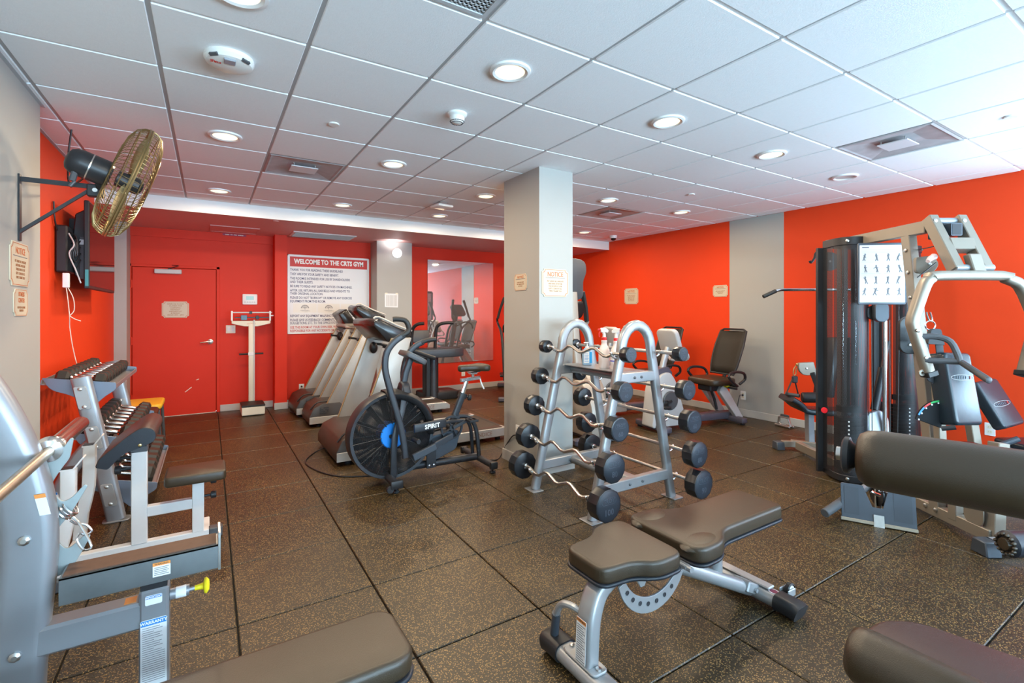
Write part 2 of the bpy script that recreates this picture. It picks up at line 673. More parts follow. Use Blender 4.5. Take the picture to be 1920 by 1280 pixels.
struct('wall_back_mirror', MB().bx(2.81, XR, 7.90, YB + .1, 0, SOF_Z), M_RED)
struct('column', MB().bx(2.42, 2.79, 3.40, 3.985, 0, CEIL + .001), M_GREYWALL)
# street wall behind the photographer with three window openings
wf = MB()
wx = [(-0.65, 1.35), (1.6, 3.6), (3.85, 5.85)]
wf.bx(XL - .12, XR + .12, YF - .15, YF, 0, 0.5).bx(XL - .12, XR + .12, YF - .15, YF, 2.45, CEIL + .02)
ed = [XL - .12] + [v for p in wx for v in p] + [XR + .12]
for k in range(0, len(ed), 2):
    wf.bx(ed[k], ed[k + 1], YF - .15, YF, 0.5, 2.45)
struct('wall_front', wf, M_GREYWALL)
for k, (a, b) in enumerate(wx):
    fr = MB()
    for (p, q, r_, s) in ((a, b, .5, .55), (a, b, 2.4, 2.45), (a, a + .05, .5, 2.45), (b - .05, b, .5, 2.45), ((a + b) / 2 - .025, (a + b) / 2 + .025, .5, 2.45)):
        fr.bx(p, q, YF - .1, YF - .04, r_, s)
    struct('window_%d' % (k + 1), fr, M_WHITE)

# ---- baseboards
BH = 0.095
def baseb(name, x0, x1, y0, y1):
    struct(name, MB().bx(x0, x1, y0, y1, 0, BH, bev=.003), M_BASEB)
baseb('baseboard_right', XR - .014, XR, YF, 7.9)
baseb('baseboard_left', XL, XL + .014, 4.02, 7.64)
baseb('baseboard_left_pier', XLG, XLG + .014, YF, 4.02)
baseb('baseboard_back', DX1 + .05, 0.81, YB - .014, YB)
baseb('baseboard_back_pier', 0.80, 0.984, 7.697, 7.711)
baseb('baseboard_back_board', 0.97, 2.235, 7.866, 7.88)
baseb('baseboard_back_pilaster', 2.235, 2.824, 7.516, 7.53)
baseb('baseboard_back_mirror', 2.824, XR - .014, 7.886, 7.90)
bc = MB().bx(2.406, 2.804, 3.386, 3.40, 0, BH).bx(2.406, 2.42, 3.40, 3.999, 0, BH).bx(2.79, 2.804, 3.40, 3.999, 0, BH).bx(2.42, 2.79, 3.985, 3.999, 0, BH)
struct('baseboard_column', bc, M_BASEB)

# ---- the door
door = MB().bx(DX0, DX1, YB - .004, YB + .04, 0.008, DZ, bev=.002)
for dx, dz, l, a in ((-0.21, 0.385, 0.075, 38), (-0.155, 0.50, 0.02, 20), (-0.15, 0.90, .012, 80)):
    pass
door = struct('door_1', door, M_RED)
df = MB()
for (a, b, c, d) in ((DX0 - .045, DX0 - .006, 0, DZ + .04), (DX1 + .006, DX1 + .045, 0, DZ + .04), (DX0 - .045, DX1 + .045, DZ + .006, DZ + .04)):
    df.bx(a, b, YB - .018, YB + .05, c, d, bev=.003)
obj('door_frame', df, M_RED, door)
obj('threshold', MB().bx(DX0, DX1, YB - .01, YB + .03, 0, .007), M_CREAM, door)
for z in (0.28, 1.03, 1.78):
    obj('hinge', MB().cyl((DX0 - .006, YB - .02, z - .05), (DX0 - .006, YB - .02, z + .05), .008, 8), M_RED, door)
sc_ = MB()
for (u, z, l, a) in ((-0.235, 0.345, .10, 40), (-0.13, 0.475, .035, 20)):
    sc_.box((u, YB - .0045, z), (l, .001, .009), rot=(0, R(-a), 0))
obj('paint_scratch', sc_, M_CREAM, door)
h = MB().lathe([(0, 0), (.036, 0), (.034, .01), (.02, .014), (.013, .05), (0, .052)], place((0.02, YB - .004, 0.995), (0, -1, 0), (0, 0, 1)), 20)
h.tube([(0.02, YB - .05, .995), (-.02, YB - .056, .995), (-.10, YB - .05, .985)], [.011, .010, .008], 8)
obj('lever_handle', h, M_STEEL, door)
h = MB().box((-.46, YB - .035, 1.955), (.30, .05, .06), bev=.008)
obj('door_closer', h, M_GREYP, door)
h = MB().bar((-.45, YB - .03, 1.99), (-.34, YB - .09, 2.035), .018, .008).bar((-.34, YB - .09, 2.035), (-.42, YB - .02, 2.045), .018, .008).cyl((-.45, YB - .035, 1.97), (-.45, YB - .035, 2.0), .012, 10)
obj('closer_arm', h, M_BLACKM, door)

# ---- mirror
mm = bpy.data.materials.new('mirror_glass')
mm.use_nodes = True
b_ = mm.node_tree.nodes['Principled BSDF']
b_.inputs['Base Color'].default_value = (0.86, 0.84, 0.86, 1)
b_.inputs['Metallic'].default_value = 0.88
b_.inputs['Roughness'].default_value = 0.02
mi_ = obj('mirror', MB().bx(3.227, 4.546, 7.885, 7.898, 0.50, 2.325, bev=.003), mm)
tag(mi_, 'large frameless wall mirror on the red back wall', 'mirror')
# ================================================================ ceiling fixtures
def downlight(x, y, label, lit=True):
    t = thing('recessed_downlight', label, 'ceiling light', (x, y, CEIL), group='round recessed ceiling lights')
    obj('trim_ring', MB().lathe([(.108, 0.002), (.106, -.010), (.092, -.014), (.078, -.009), (.074, .002)], seg=28), M_PLWHITE, t)
    if lit:
        obj('lens', MB().lathe([(0, -.012), (.05, -.011), (.077, -.006), (.078, .0), (0, .0)], seg=24), M_LAMP, t)
    else:
        obj('lens', MB().lathe([(0, .0), (.05, -.002), (.077, -.006), (.078, .0)], seg=24), M_GREYP, t)
    return t


for x, y, l in ((0.1, 2.16, 'lit round downlight cut by the top edge, above the fire detector'),
                (1.33, 2.13, 'lit round downlight in the ceiling well before the column, biggest one in full view'),
                (2.56, 2.139, 'lit round downlight up and to the right of the column top'),
                (3.80, 2.147, 'lit round downlight just before the right stained vent panel'),
                (0.1, 3.996, 'lit round downlight right of the wall fan cage'),
                (1.33, 4.0, 'lit round downlight right of the stained vent panel over the floor centre'),
                (3.81, 4.01, 'lit round downlight next to the square brown vent behind the column'),
                (5.04, 4.0, 'lit round downlight closest to the grey stripe of the right wall'),
                (2.545, 4.574, 'lit round downlight shining on the left face of the column'),
                (0.093, 5.85, 'lit round downlight along the soffit above the red door'),
                (1.333, 5.86, 'lit round downlight along the soffit above the welcome board'),
                (2.556, 5.84, 'lit round downlight along the soffit under the white access point'),
                (5.03, 5.84, 'lit round downlight nearest the small dome camera')):
    downlight(x, y, l)
downlight(5.008, 2.142, 'unlit round downlight between the right vent and the red wall', False)

M_DETECT = mat('detector_white', (0.78, 0.78, 0.75), 0.45)
t = thing('fire_detector', 'wide white oval-looking detector marked FIRE near the wall fan', 'smoke detector', (0.087, 2.763, CEIL))
obj('housing', MB().lathe([(.108, 0.002), (.11, -.018), (.10, -.034), (.07, -.044), (0, -.046)], seg=32), M_DETECT, t)
lb = MB()
obj('strobe_window', MB().box((0, -.062, -.044), (.05, .05, .012), bev=.003), mat('strobe_lens', (0.30, 0.33, 0.37), 0.15), t)
for a in (-1, 1):
    obj('vent_slot', MB().box((a * .066, -.074, -.029), (.044, .016, .016), rot=(R(-28), 0, R(a * 40)), bev=.002), M_DGREY, t)
text('FIRE', .026, place((-.058, -.030, -.0445), (0, -.15, -1), (0, 1, -.15)), M_REDINK, t, offset=.0005, xs=1)
t = thing('smoke_detector', 'white round smoke detector with slotted nose, before the column', 'smoke detector', (1.333, 2.77, CEIL))
obj('base_plate', MB().lathe([(.062, .002), (.062, -.012), (.050, -.022), (0, -.022)], seg=28), M_DETECT, t)
obj('sensor_head', MB().lathe([(.048, -.02), (.046, -.040), (.038, -.056), (.028, -.062), (0, -.062)], seg=28), M_DETECT, t)
s = MB()
for k in range(20):
    a = 2 * PI * k / 20
    for r, z in ((.0425, -.0505), (.034, -.0595)):
        s.box((r * math.cos(a), r * math.sin(a), z), (.0075, .008, .004), rot=(0, R(38), a), bev=0)
obj('slots', s, M_DGREY, t)
for x, y, l in ((0.708, 3.358, 'flat round sprinkler cover in the tile nearest the wall fan side'), (4.37, 3.34, 'flat round sprinkler cover over the recumbent bikes'),
                (4.361, 0.912, 'flat round sprinkler cover close to the right edge of the ceiling')):
    o = obj('sprinkler_cover', MB().lathe([(.034, .002), (.036, -.006), (.033, -.009), (0, -.009)], seg=24), M_DETECT)
    o.location = (x, y, CEIL)
    tag(o, l, 'sprinkler cover', 'ceiling sprinkler covers')
t = thing('wireless_access_point', 'white square wireless access point hung below the ceiling near the column', 'access point', (2.276, 5.138, CEIL), rotz=R(8))
obj('shell', MB().box((0, 0, -.045), (.20, .20, .03), bev=.013, seg=2), M_PLWHITE, t)
obj('mount_bracket', MB().box((0, 0, -.016), (.10, .10, .034)).box((.05, 0, -.012), (.012, .05, .024)), M_SCREWS, t)
t = thing('dome_camera', 'white dome camera on the ceiling near the far right corner', 'camera', (5.686, 5.871, CEIL))
obj('camera_base', MB().lathe([(.06, 0), (.06, -.03), (.052, -.042), (0, -.042)], seg=24), M_PLWHITE, t)
obj('smoked_dome', MB().lathe([(.045, -.04), (.042, -.058), (.030, -.072), (.014, -.079), (0, -.08)], seg=20), mat('smoked_glass', (.01, .01, .01), 0.08), t)

# ---- air vents that fill a tile of the grid
M_VENT = mat('dusty_vent_metal', (0.42, 0.40, 0.41), 0.55, noise=0.28, nscale=9)
M_VENTB = mat('rusty_vent_metal', (0.48, 0.35, 0.31), 0.55, noise=0.22, nscale=9)


def vent(i, j, m, label, square=False):
    cx, cy = CX0 + (i + .5) * CP, CY0 + (j + .5) * CP
    t = thing('ceiling_vent', label, 'vent', (cx, cy, CEIL))
    s = .295
    f = MB()
    for k, (a, z) in enumerate(((s, .012), (s - .012, .002), (.17, .016), (.12, .020))):
        pass
    f.bm.free(); f.bm = bmesh.new()
    rings = []
    for a, z in ((s, .004), (s - .015, -.002), (s - .03, .004), (.13, .022)):
        rings.append([f.bm.verts.new((x * a, y * a, z)) for x, y in ((-1, -1), (1, -1), (1, 1), (-1, 1))])
    for A, B in zip(rings, rings[1:]):
        for k in range(4):
            f.bm.faces.new((A[k], B[k], B[(k + 1) % 4], A[(k + 1) % 4]))
    f.bm.faces.new(rings[-1])
    obj('diffuser_pan', f, m, t, smooth=0)
    obj('centre_plate', MB().box((0, 0, -.006), (.215, .19, .008), bev=.002), mat('vent_plate', (0.68, 0.68, 0.70), .5), t)
    for sx in (-1, 1):
        for sy in (-1, 1):
            obj('hanger', MB().cyl((sx * .085, sy * .075, -.004), (sx * .085, sy * .075, .022), .004, 6), M_SCREWS, t)


vent(1, 5, M_VENT, 'grey dust-stained ceiling vent left of the column')
vent(7, 0, M_VENT, 'grey dust-stained ceiling vent at the right, over the multi gym')
vent(7, 5, M_VENTB, 'brown-stained ceiling vent just right behind the column')
t = thing('return_grille', 'perforated grey ceiling grille cut by the top edge of the picture', 'vent', (CX0 + 1.5 * CP, CY0 + .5 * CP, CEIL))
g = MB()
n = 26
for k in range(n + 1):
    p = -.28 + .56 * k / n
    g.bx(p - .004, p + .004, -.28, .28, .002, .005).bx(-.28, .28, p - .004, p + .004, .002, .005)
g = obj('grille_mesh', g, M_TEE, t)
g['kind'] = 'stuff'
f = MB()
for a, b, c, d in ((-.295, .295, -.295, -.275), (-.295, .295, .275, .295), (-.295, -.275, -.275, .275), (.275, .295, -.275, .275)):
    f.bx(a, b, c, d, -.002, .012)
obj('grille_frame', f, M_TEE, t)
obj('duct_box', MB().bx(-.29, .29, -.29, .29, .02, .028), M_BLACK, t)

# ---- soffit
t = thing('access_panel', 'flush painted access panel in the soffit above the red door', 'panel', (0.30, 7.55, SOF_Z))
obj('panel_door', MB().bx(-.27, .27, -.25, .25, -.006, .001, bev=.002), M_SOFFIT, t)
f = MB()
for a, b, c, d in ((-.285, .285, -.265, -.25), (-.285, .285, .25, .265), (-.285, -.27, -.25, .25), (.27, .285, -.25, .25)):
    f.bx(a, b, c, d, -.009, .001)
obj('panel_frame', f, M_SOFFIT, t)
t = thing('soffit_grille', 'pale rectangular air grille in the soffit over the welcome board', 'vent', (1.42, 7.45, SOF_Z))
obj('grille_frame', MB().bx(-.43, .43, -.22, .22, -.014, 0, bev=.004), M_PLWHITE, t)
for k in range(13):
    obj('louvre_slat', MB().box((0, -.18 + .03 * k, -.017), (.80, .020, .003), rot=(R(25), 0, 0)), M_GREYP, t)
t = thing('ceiling_warning_strip', 'small dark pink strip notice at the top of the door wall', 'sign', (.313, YB - .024, SOF_Z - .017))
obj('plate', MB().bx(-.145, .145, -.003, 0, -.016, .013), mat('strip_crimson', (.30, .012, .06), .5), t)
s = MB()
for k in range(17):
    if k not in (4, 7, 11):
        s.bx(-.115 + .0135 * k, -.106 + .0135 * k, -.0038, -.003, -.007, .004)
obj('worn_lettering', s, M_CREAM, t)
o = obj('sprinkler_cover', MB().lathe([(.034, .002), (.036, -.006), (.033, -.009), (0, -.009)], seg=24), M_SOFFIT)
o.location = (.70, 6.56, SOF_Z)
tag(o, 'reddish sprinkler cover under the soffit edge', 'sprinkler cover', 'ceiling sprinkler covers')

# ================================================================ things on the walls
def wallM(side, a, z, off=0.0):
    if side == 'L':
        return mtx((off, a, z), Vector((0, 1, 0)), Vector((0, 0, 1)), Vector((1, 0, 0)))
    if side == 'R':
        return mtx((off, a, z), Vector((0, -1, 0)), Vector((0, 0, 1)), Vector((-1, 0, 0)))
    return mtx((a, off, z), Vector((1, 0, 0)), Vector((0, 0, 1)), Vector((0, -1, 0)))


def at(o, M):
    o.matrix_world = M
    return o


def notch(w, h, r):
    o = []
    for cx, cy, a in ((w / 2, h / 2, 270), (-w / 2, h / 2, 0), (-w / 2, -h / 2, 90), (w / 2, -h / 2, 180)):
        for k in range(6):
            q = R(a - 90 * k / 5)
            o.append((cx + r * math.cos(q), cy + r * math.sin(q)))
    return o


M_SIGN = mat('sign_ivory', (0.60, 0.52, 0.385), 0.45)
M_SIGNO = mat('sign_orange', (0.55, 0.12, 0.02), 0.5)
M_SIGNT = mat('sign_tan_ink', (0.34, 0.13, 0.05), 0.6)


def notice(label, M, w, h, title, tsize, body, bsize, line=1.25, rule=True, name='notice_sign', xs=.8, tx=.85, ty=.30, by=-.12, group='ivory notched notice signs'):
    t = thing(name, label, 'sign', group=group)
    at(t, M)
    obj('plate', MB().prism(notch(w, h, w * .085), .006, bev=.0015), M_SIGN, t)
    A, B = notch(w * .93, h * .945, w * .085), notch(w * .90, h * .92, w * .085)
    b = MB()
    n = len(A)
    va = [b.bm.verts.new((x, y, .0065)) for x, y in A]
    vb = [b.bm.verts.new((x, y, .0065)) for x, y in B]
    for k in range(n):
        b.bm.faces.new((va[k], va[(k + 1) % n], vb[(k + 1) % n], vb[k]))
    bmesh.ops.recalc_face_normals(b.bm, faces=b.bm.faces)
    obj('border_line', b, M_SIGNO, t, smooth=0)
    I = Matrix.Translation
    if title:
        text(title, tsize, I((0, h * ty, .0066)), M_SIGNO, t, xs=tx, offset=tsize * .008)
    if rule:
        obj('rule_line', MB().bx(-w * .36, w * .36, h * (ty - .125), h * (ty - .125) + .004, .006, .0068), M_INKG, t)
    text(body, bsize, I((0, h * by, .0066)), M_SIGNT, t, xs=xs, line=line)


BODY = 'PUT AWAY ALL WEIGHTS\nAND BARS AFTER USE\nTHIS ROOM IS TO BE\nKEPT CLEAN AT ALL\nTIMES. THANK YOU'
notice('tall NOTICE sign on the grey wall below the fan bracket', wallM('L', 3.62, 1.672, XLG), .315, .235, 'NOTICE', .050, BODY, .0195, line=1.1)
notice('FITNESS CENTER sign directly under the tall NOTICE sign', wallM('L', 3.635, 1.467, XLG), .232, .146, 'FITNESS\nCENTER', .033, 'NO FOOD OR DRINK\nPERMITTED', .0165, rule=False, ty=.19, by=-.24, line=1.0)
notice('NOTICE sign on the pale front face of the column', wallM('B', 2.589, 1.67, 3.40), .295, .245, 'NOTICE', .056, BODY, .0195, line=1.1)
notice('small NOTICE sign on the shaded left face of the column', wallM('R', 3.69, 1.686, 2.42), .215, .152, 'NOTICE', .034, 'STORE ITEMS UNDER\nTHE CABINETS WHEN\nNOT IN USE', .0150, line=1.15)
notice('NOTICE sign on the orange right wall nearer the corner', wallM('R', 5.905, 1.678, XR), .318, .27, 'NOTICE', .052, BODY, .020, line=1.1)
notice('wide low NOTICE sign beside the grey stripe of the right wall', wallM('R', 4.205, 1.709, XR), .235, .165, 'NOTICE', .034, 'WIPE DOWN EQUIPMENT\nAFTER EACH USE\nTHANK YOU', .0155, line=1.15)
notice('EXERCISE ROOM cleaning hours sign on the red door', wallM('B', -.38, 1.443, YB - .004), .305, .222, '', .02, 'EXERCISE ROOM\nCLOSED FOR\nCLEANING:\nMONDAY,\nWEDNESDAY\n& FRIDAY\nFROM 1PM - 2PM', .0255, line=.98, rule=False, by=.0, xs=.95)

# ---- welcome board
t = thing('welcome_board', 'large white WELCOME guidelines board on the red back wall', 'sign')
BW, BHt = 1.212, 1.192
at(t, wallM('B', .996 + BW / 2, 1.081 + BHt / 2, 7.88))
obj('board_panel', MB().prism(rounded(BW, BHt, .004, 1), .010), M_LABELW, t)
fr = MB()
for a, b, c, d in ((-BW / 2, BW / 2, BHt / 2 - .014, BHt / 2), (-BW / 2, BW / 2, -BHt / 2, -BHt / 2 + .010), (-BW / 2, -BW / 2 + .012, -BHt / 2, BHt / 2), (BW / 2 - .012, BW / 2, -BHt / 2, BHt / 2)):
    fr.bx(a, b, c, d, .0, .016)
obj('board_frame', fr, M_PLWHITE, t)
obj('title_band', MB().bx(-BW / 2 + .033, BW / 2 - .033, .418, .566, .009, .0115), M_REDINK, t)
I = Matrix.Translation
text('WELCOME TO THE CRTS GYM', .098, I((0, .494, .0118)), M_PLWHITE, t, offset=.0042, xs=.765)
x0 = -BW / 2 + .036


def bl(s, py, m=M_NAVY, xs=.70):
    text(s, .0505, I((x0, BHt / 2 - (py - 117) * .001123, .0104)), m, t, align='LEFT', offset=.0007, xs=xs)


for s, py in (('THANK YOU FOR READING THESE GUIDELINES!', 320), ('THEY ARE FOR YOUR SAFETY AND BENEFIT.', 378), ('THIS ROOM IS INTENDED FOR USE BY SHAREHOLDERS', 436),
              ('AND THEIR GUESTS.', 484), ('BE SURE TO READ ANY SAFETY NOTICES ON MACHINES.', 540), ('AFTER USE, RETURN ALL BAR BELLS AND WEIGHTS TO', 597),
              ('THEIR ORIGINAL LOCATION.', 640), ('PLEASE DO NOT "BORROW" OR REMOVE ANY EXERCISE', 694), ('EQUIPMENT FROM THIS ROOM.', 742),
              ('REPORT ANY EQUIPMENT MALFUNCTION TO THE OFFICE.', 940), ('PLEASE GIVE US FEEDBACK! COMMENTS, CRITICISM,', 995), ('SUGGESTIONS, ETC. TO THE OFFICE SYSTEM.', 1037)):
    bl(s, py)
bl('USE THIS ROOM AT YOUR OWN RISK. WE ARE NOT', 1093, M_REDINK)
bl('RESPONSIBLE FOR ANY ACCIDENTS OR INJURIES.', 1140, M_REDINK)
for k in range(3):
    cx = -BW / 2 + .036 + .227 + .345 * k - .02
    cy = BHt / 2 - (830 - 117) * .001123
    obj('logo_card', MB().bx(cx - .165, cx + .165, cy - .072, cy + .066, .0095, .0112), mat('card_white', (.80, .78, .72), .5), t)
    e = MB()
    for q in range(9):
        a = R(8 + 20.5 * q)
        e.bar((cx + .012 * math.cos(a), cy - .004 + .012 * math.sin(a), .0116), (cx + .048 * math.cos(a), cy - .004 + .042 * math.sin(a), .0116), .0035, .001, up=(0, 0, 1), bev=0)
        e.ball((cx + .05 * math.cos(a), cy - .004 + .044 * math.sin(a), .0114), (.008, .007, .0008), 8)
    e.bar((cx, cy - .022, .0116), (cx, cy + .01, .0116), .007, .001, bev=0)
    obj('tree_emblem', e, M_INKG, t)
    obj('caption_line', MB().bx(cx - .07, cx + .05, cy - .037, cy - .033, .011, .0118).bx(cx - .05, cx + .075, cy - .049, cy - .046, .011, .0118).bx(cx - .01, cx + .04, cy - .060, cy - .058, .011, .0118), M_INKG, t)

# ---- small electrical things
def outlet(M, label, plug=False, name='power_outlet'):
    t = thing(name, label, 'outlet', group='white wall outlets')
    at(t, M)
    obj('cover_plate', MB().prism(rounded(.074, .118, .004, 2), .006, bev=.002), M_PLWHITE, t)
    for s in (-1, 1):
        obj('socket', MB().prism(rounded(.034, .030, .010, 3), .002, Matrix.Translation((0, s * .022, .0055))), M_CREAM, t)
        obj('slot_pair', MB().bx(-.008, -.006, s * .022 - .004, s * .022 + .005, .007, .0078).bx(.006, .008, s * .022 - .004, s * .022 + .005, .007, .0078), M_INK, t)
    return t


outlet(wallM('B', 1.192, .263, 7.88), 'white wall outlet left of the treadmills with two black plugs')
outlet(wallM('B', 3.322, .262, 7.90), 'white wall outlet low on the red wall left of the bike saddle')
outlet(wallM('B', 3.925, .30, 7.90), 'white wall outlet half hidden behind the bike saddle')
outlet(wallM('R', 3.86, .28, XR), 'white wall outlet on the grey stripe behind the recumbent bike')
outlet(wallM('R', 3.735, .31, 2.42), 'white wall outlet low on the left face of the column')
o = outlet(wallM('R', 1.42, .325, XR), 'white wall outlet behind the multi gym pads on the right wall')
t = thing('thermostat', 'white keypad with a small green screen above the scale', 'keypad')
at(t, wallM('B', .508, 1.594, YB))
obj('keypad_body', MB().prism(rounded(.19, .15, .010, 3), .03, bev=.005, seg=2), M_PLWHITE, t)
obj('keypad_screen', MB().prism(rounded(.10, .055, .003, 1), .002, Matrix.Translation((0, .018, .03))), mat('lcd_green', (.35, .62, .58), .3), t)
for k in range(5):
    obj('key', MB().prism(rounded(.022, .014, .003, 1), .003, Matrix.Translation((-.06 + .03 * k, -.040, .03))), M_GREYP, t)
t = thing('light_switch', 'ivory double light switch plate left of the scale', 'switch')
at(t, wallM('B', .267, 1.164, YB))
obj('switch_plate', MB().prism(rounded(.118, .116, .004, 2), .006, bev=.002), M_CREAM, t)
for s in (-1, 1):
    obj('rocker', MB().box((s * .024, 0, .007), (.033, .066, .008), rot=(R(4), 0, 0), bev=.002), M_PLWHITE, t)
    obj('screw', MB().lathe([(.004, 0), (.003, .002), (0, .002)], Matrix.Translation((s * .024, .048, .006)), 8), M_SCREWS, t)
t = thing('posted_schedule', 'white taped paper schedule on the grey pilaster', 'paper')
at(t, wallM('B', 2.47, 1.593, 7.53))
obj('sheet', MB().prism([(-.108, -.105), (.105, -.112), (.110, .108), (-.110, .112)], .001), M_LABELW, t)
s = MB()
for k in range(9):
    s.bx(-.085 + .02 * k, -.073 + .02 * k, -.09, .085, .001, .0014)
obj('printed_columns', s, mat('faint_ink', (.55, .54, .52), .6), t)
for s in (-1, 1):
    obj('tape', MB().bx(s * .085 - .02, s * .085 + .02, .10, .122, .001, .0016), M_CREAM, t)
t = thing('globe_lamp', 'round white lit lamp high on the grey pilaster', 'wall light')
at(t, wallM('B', 2.535, 2.345, 7.53))
obj('backplate', MB().lathe([(.045, 0), (.045, .03), (.03, .04), (0, .04)], seg=20), M_GREYP, t)
obj('lamp_globe', MB().lathe([(0, .03), (.05, .035), (.072, .06), (.075, .085), (.062, .112), (.03, .128), (0, .131)], seg=24), mat('globe_glow', (1, 1, 1), .4, emit=(.93, .97, 1), estr=2.2), t)
l_ = bpy.data.lights.new('wall_lamp_glow', 'SPOT')
l_.energy, l_.color, l_.shadow_soft_size, l_.spot_size, l_.spot_blend = 7, (.92, .97, 1), .05, R(125), .8
l_o = bpy.data.objects.new('wall_lamp_glow', l_)
l_o.location = (2.46, 7.30, 2.40)
l_o.rotation_euler = (R(150), 0, 0)
COL.objects.link(l_o)

# ---- television on the left wall
TVY0, TVY1, TVX = 5.02, 6.23, -.80
t = thing('television', 'slim black television seen edge-on on the orange wall', 'television', (XL, 5.6, 1.95), world=True)
obj('screen_bezel', MB().bx(TVX - .035, TVX - .002, TVY0, TVY1, 1.60, 2.30, bev=.006), M_BLACK, t)
obj('screen', MB().bx(TVX - .004, TVX, TVY0 + .014, TVY1 - .014, 1.625, 2.286), mat('tv_glass', (.012, .010, .010), .06, spec=.9), t)
obj('rear_housing', MB().prism([(0, -.30), (.075, -.24), (.09, 0), (.07, .25), (0, .30)], 1.02, mtx((TVX - .034, 6.14, 1.95), Vector((-1, 0, 0)), Vector((0, 0, 1)), Vector((0, -1, 0)) * 1), bev=.008), M_BLACK, t)
obj('edge_strip', MB().bx(TVX - .026, TVX - .006, TVY0 - .003, TVY0 + .002, 1.62, 1.75), mat('teal_label', (.05, .25, .27), .4), t)
obj('wall_mount', MB().bx(XL, XL + .03, 5.35, 5.9, 1.8, 2.1).bx(XL, TVX - .1, 5.40, 5.46, 1.75, 2.2).bx(XL, TVX - .1, 5.78, 5.84, 1.75, 2.2), M_BLACKM, t)
obj('port_panel', MB().bx(TVX - .075, TVX - .037, TVY0 + .09, TVY0 + .112, 1.68, 2.02, bev=.003), M_DGREY, t)
obj('sticker', MB().bx(TVX - .074, TVX - .046, TVY0 + .084, TVY0 + .09, 1.955, 1.995), M_LABELW, t)
t = thing('cable_box', 'small black cable box with leads behind the television', 'box', (XL, 5.0, 1.9), world=True)
obj('box_body', MB().bx(XL + .005, XL + .075, 4.93, 5.22, 1.72, 2.08, bev=.01), M_BLACK, t)
w = MB()
for k in range(4):
    a = 1.75 + .05 * k
    w.tube([(XL + .075, 5.0 + .02 * k, 2.04 - .03 * k), (XL + .13, 4.93, 1.98), (XL + .10 + .012 * k, 4.91, 1.85), (XL + .12, 4.95, a), (TVX - .06, 5.06, a + .08)], .004, 6, sub=5)
obj('lead', w, M_BLACK, t)
w = MB().tube([(XL + .08, 4.95, 2.02), (XL + .12, 4.90, 1.93), (XL + .09, 4.91, 1.86), (XL + .125, 4.92, 1.74), (XL + .15, 4.95, 1.64)], .005, 6, sub=5)
obj('grey_lead', w, M_GREYP, t)
t = thing('power_adapter', 'white power adapter with two thin hanging cords below the television', 'adapter', (XL, 4.93, 1.6), world=True)
obj('adapter_body', MB().bx(XL + .055, XL + .093, 4.88, 4.92, 1.60, 1.71, bev=.004), M_PLWHITE, t)
w = MB().tube([(XL + .075, 4.90, 1.60), (XL + .085, 4.90, 1.50), (XL + .09, 4.92, 1.38), (XL + .08, 4.98, 1.30), (XL + .09, 5.0, 1.17), (XL + .10, 5.04, 1.06), (XL + .11, 5.06, .99)], .003, 5, sub=4)
w.tube([(XL + .085, 4.90, 1.60), (XL + .115, 4.90, 1.52), (XL + .115, 4.93, 1.43), (XL + .09, 4.92, 1.385)], .003, 5, sub=4)
w.tube([(XL + .09, 4.92, 1.385), (XL + .12, 4.93, 1.36), (XL + .15, 4.95, 1.345)], .003, 5, sub=3)
obj('cord', w, M_CREAM, t)

# ---- wall fan
FC = Vector((-.40, 3.59, 2.174))
FA = Vector((.93, .20, -.32)).normalized()
BPIV = Vector((-.578, 3.616, 2.122))
t = thing('industrial_fan', 'black industrial wall fan with a brass-coloured wire cage', 'fan', (XLG, 3.62, 2.1), world=True)
obj('wall_bar', MB().bx(XLG, XLG + .008, 3.598, 3.634, 1.80, 2.16), M_BLACKM, t)
obj('bracket_arm', MB().bar((XLG, 3.616, 2.135), BPIV + Vector((0, 0, .012)), .008, .026, bev=0), M_BLACKM, t)
obj('bracket_arm', MB().bar((XLG, 3.616, 1.845), BPIV + Vector((.0, 0, -.012)), .016, .016, bev=0), M_BLACKM, t)
pv = MB().box(BPIV + Vector((.03, 0, -.012)), (.075, .05, .07), bev=.005)
pv.bar(BPIV + Vector((.05, 0, 0)), FC - FA * .14 + Vector((0, 0, -.045)), .03, .045)
obj('pivot_block', pv, M_BLACKM, t)
obj('pivot_bolt', MB().cyl(BPIV + Vector((.03, -.034, -.012)), BPIV + Vector((.03, .03, -.012)), .012, 10), M_SCREWS, t)
MF = place(FC, FA, (0, 0, 1))
mo = MB().lathe([(0, -.285), (.03, -.282), (.055, -.272), (.070, -.25), (.075, -.22), (.075, -.10), (.06, -.08), (0, -.08)], MF, 24)
obj('motor', mo, M_BLACKM, t)
obj('motor_seam', MB().lathe([(.074, -.182), (.0765, -.182), (.0765, -.176), (.074, -.176)], MF, 24), M_SCREWS, t)
kn = FC - FA * .24 + Vector((0, -.02, -.085))
obj('oscillation_knob', MB().cyl(kn + Vector((0, 0, .02)), kn + Vector((-.012, 0, -.03)), .016, 10).cyl(kn + Vector((0, 0, -.03)), kn + Vector((-.02, 0, -.06)), .009, 8), M_DGREY, t)
CR = .335
M_CAGE = mat('cage_bronze', (.32, .24, .11), .38, metal=.9)
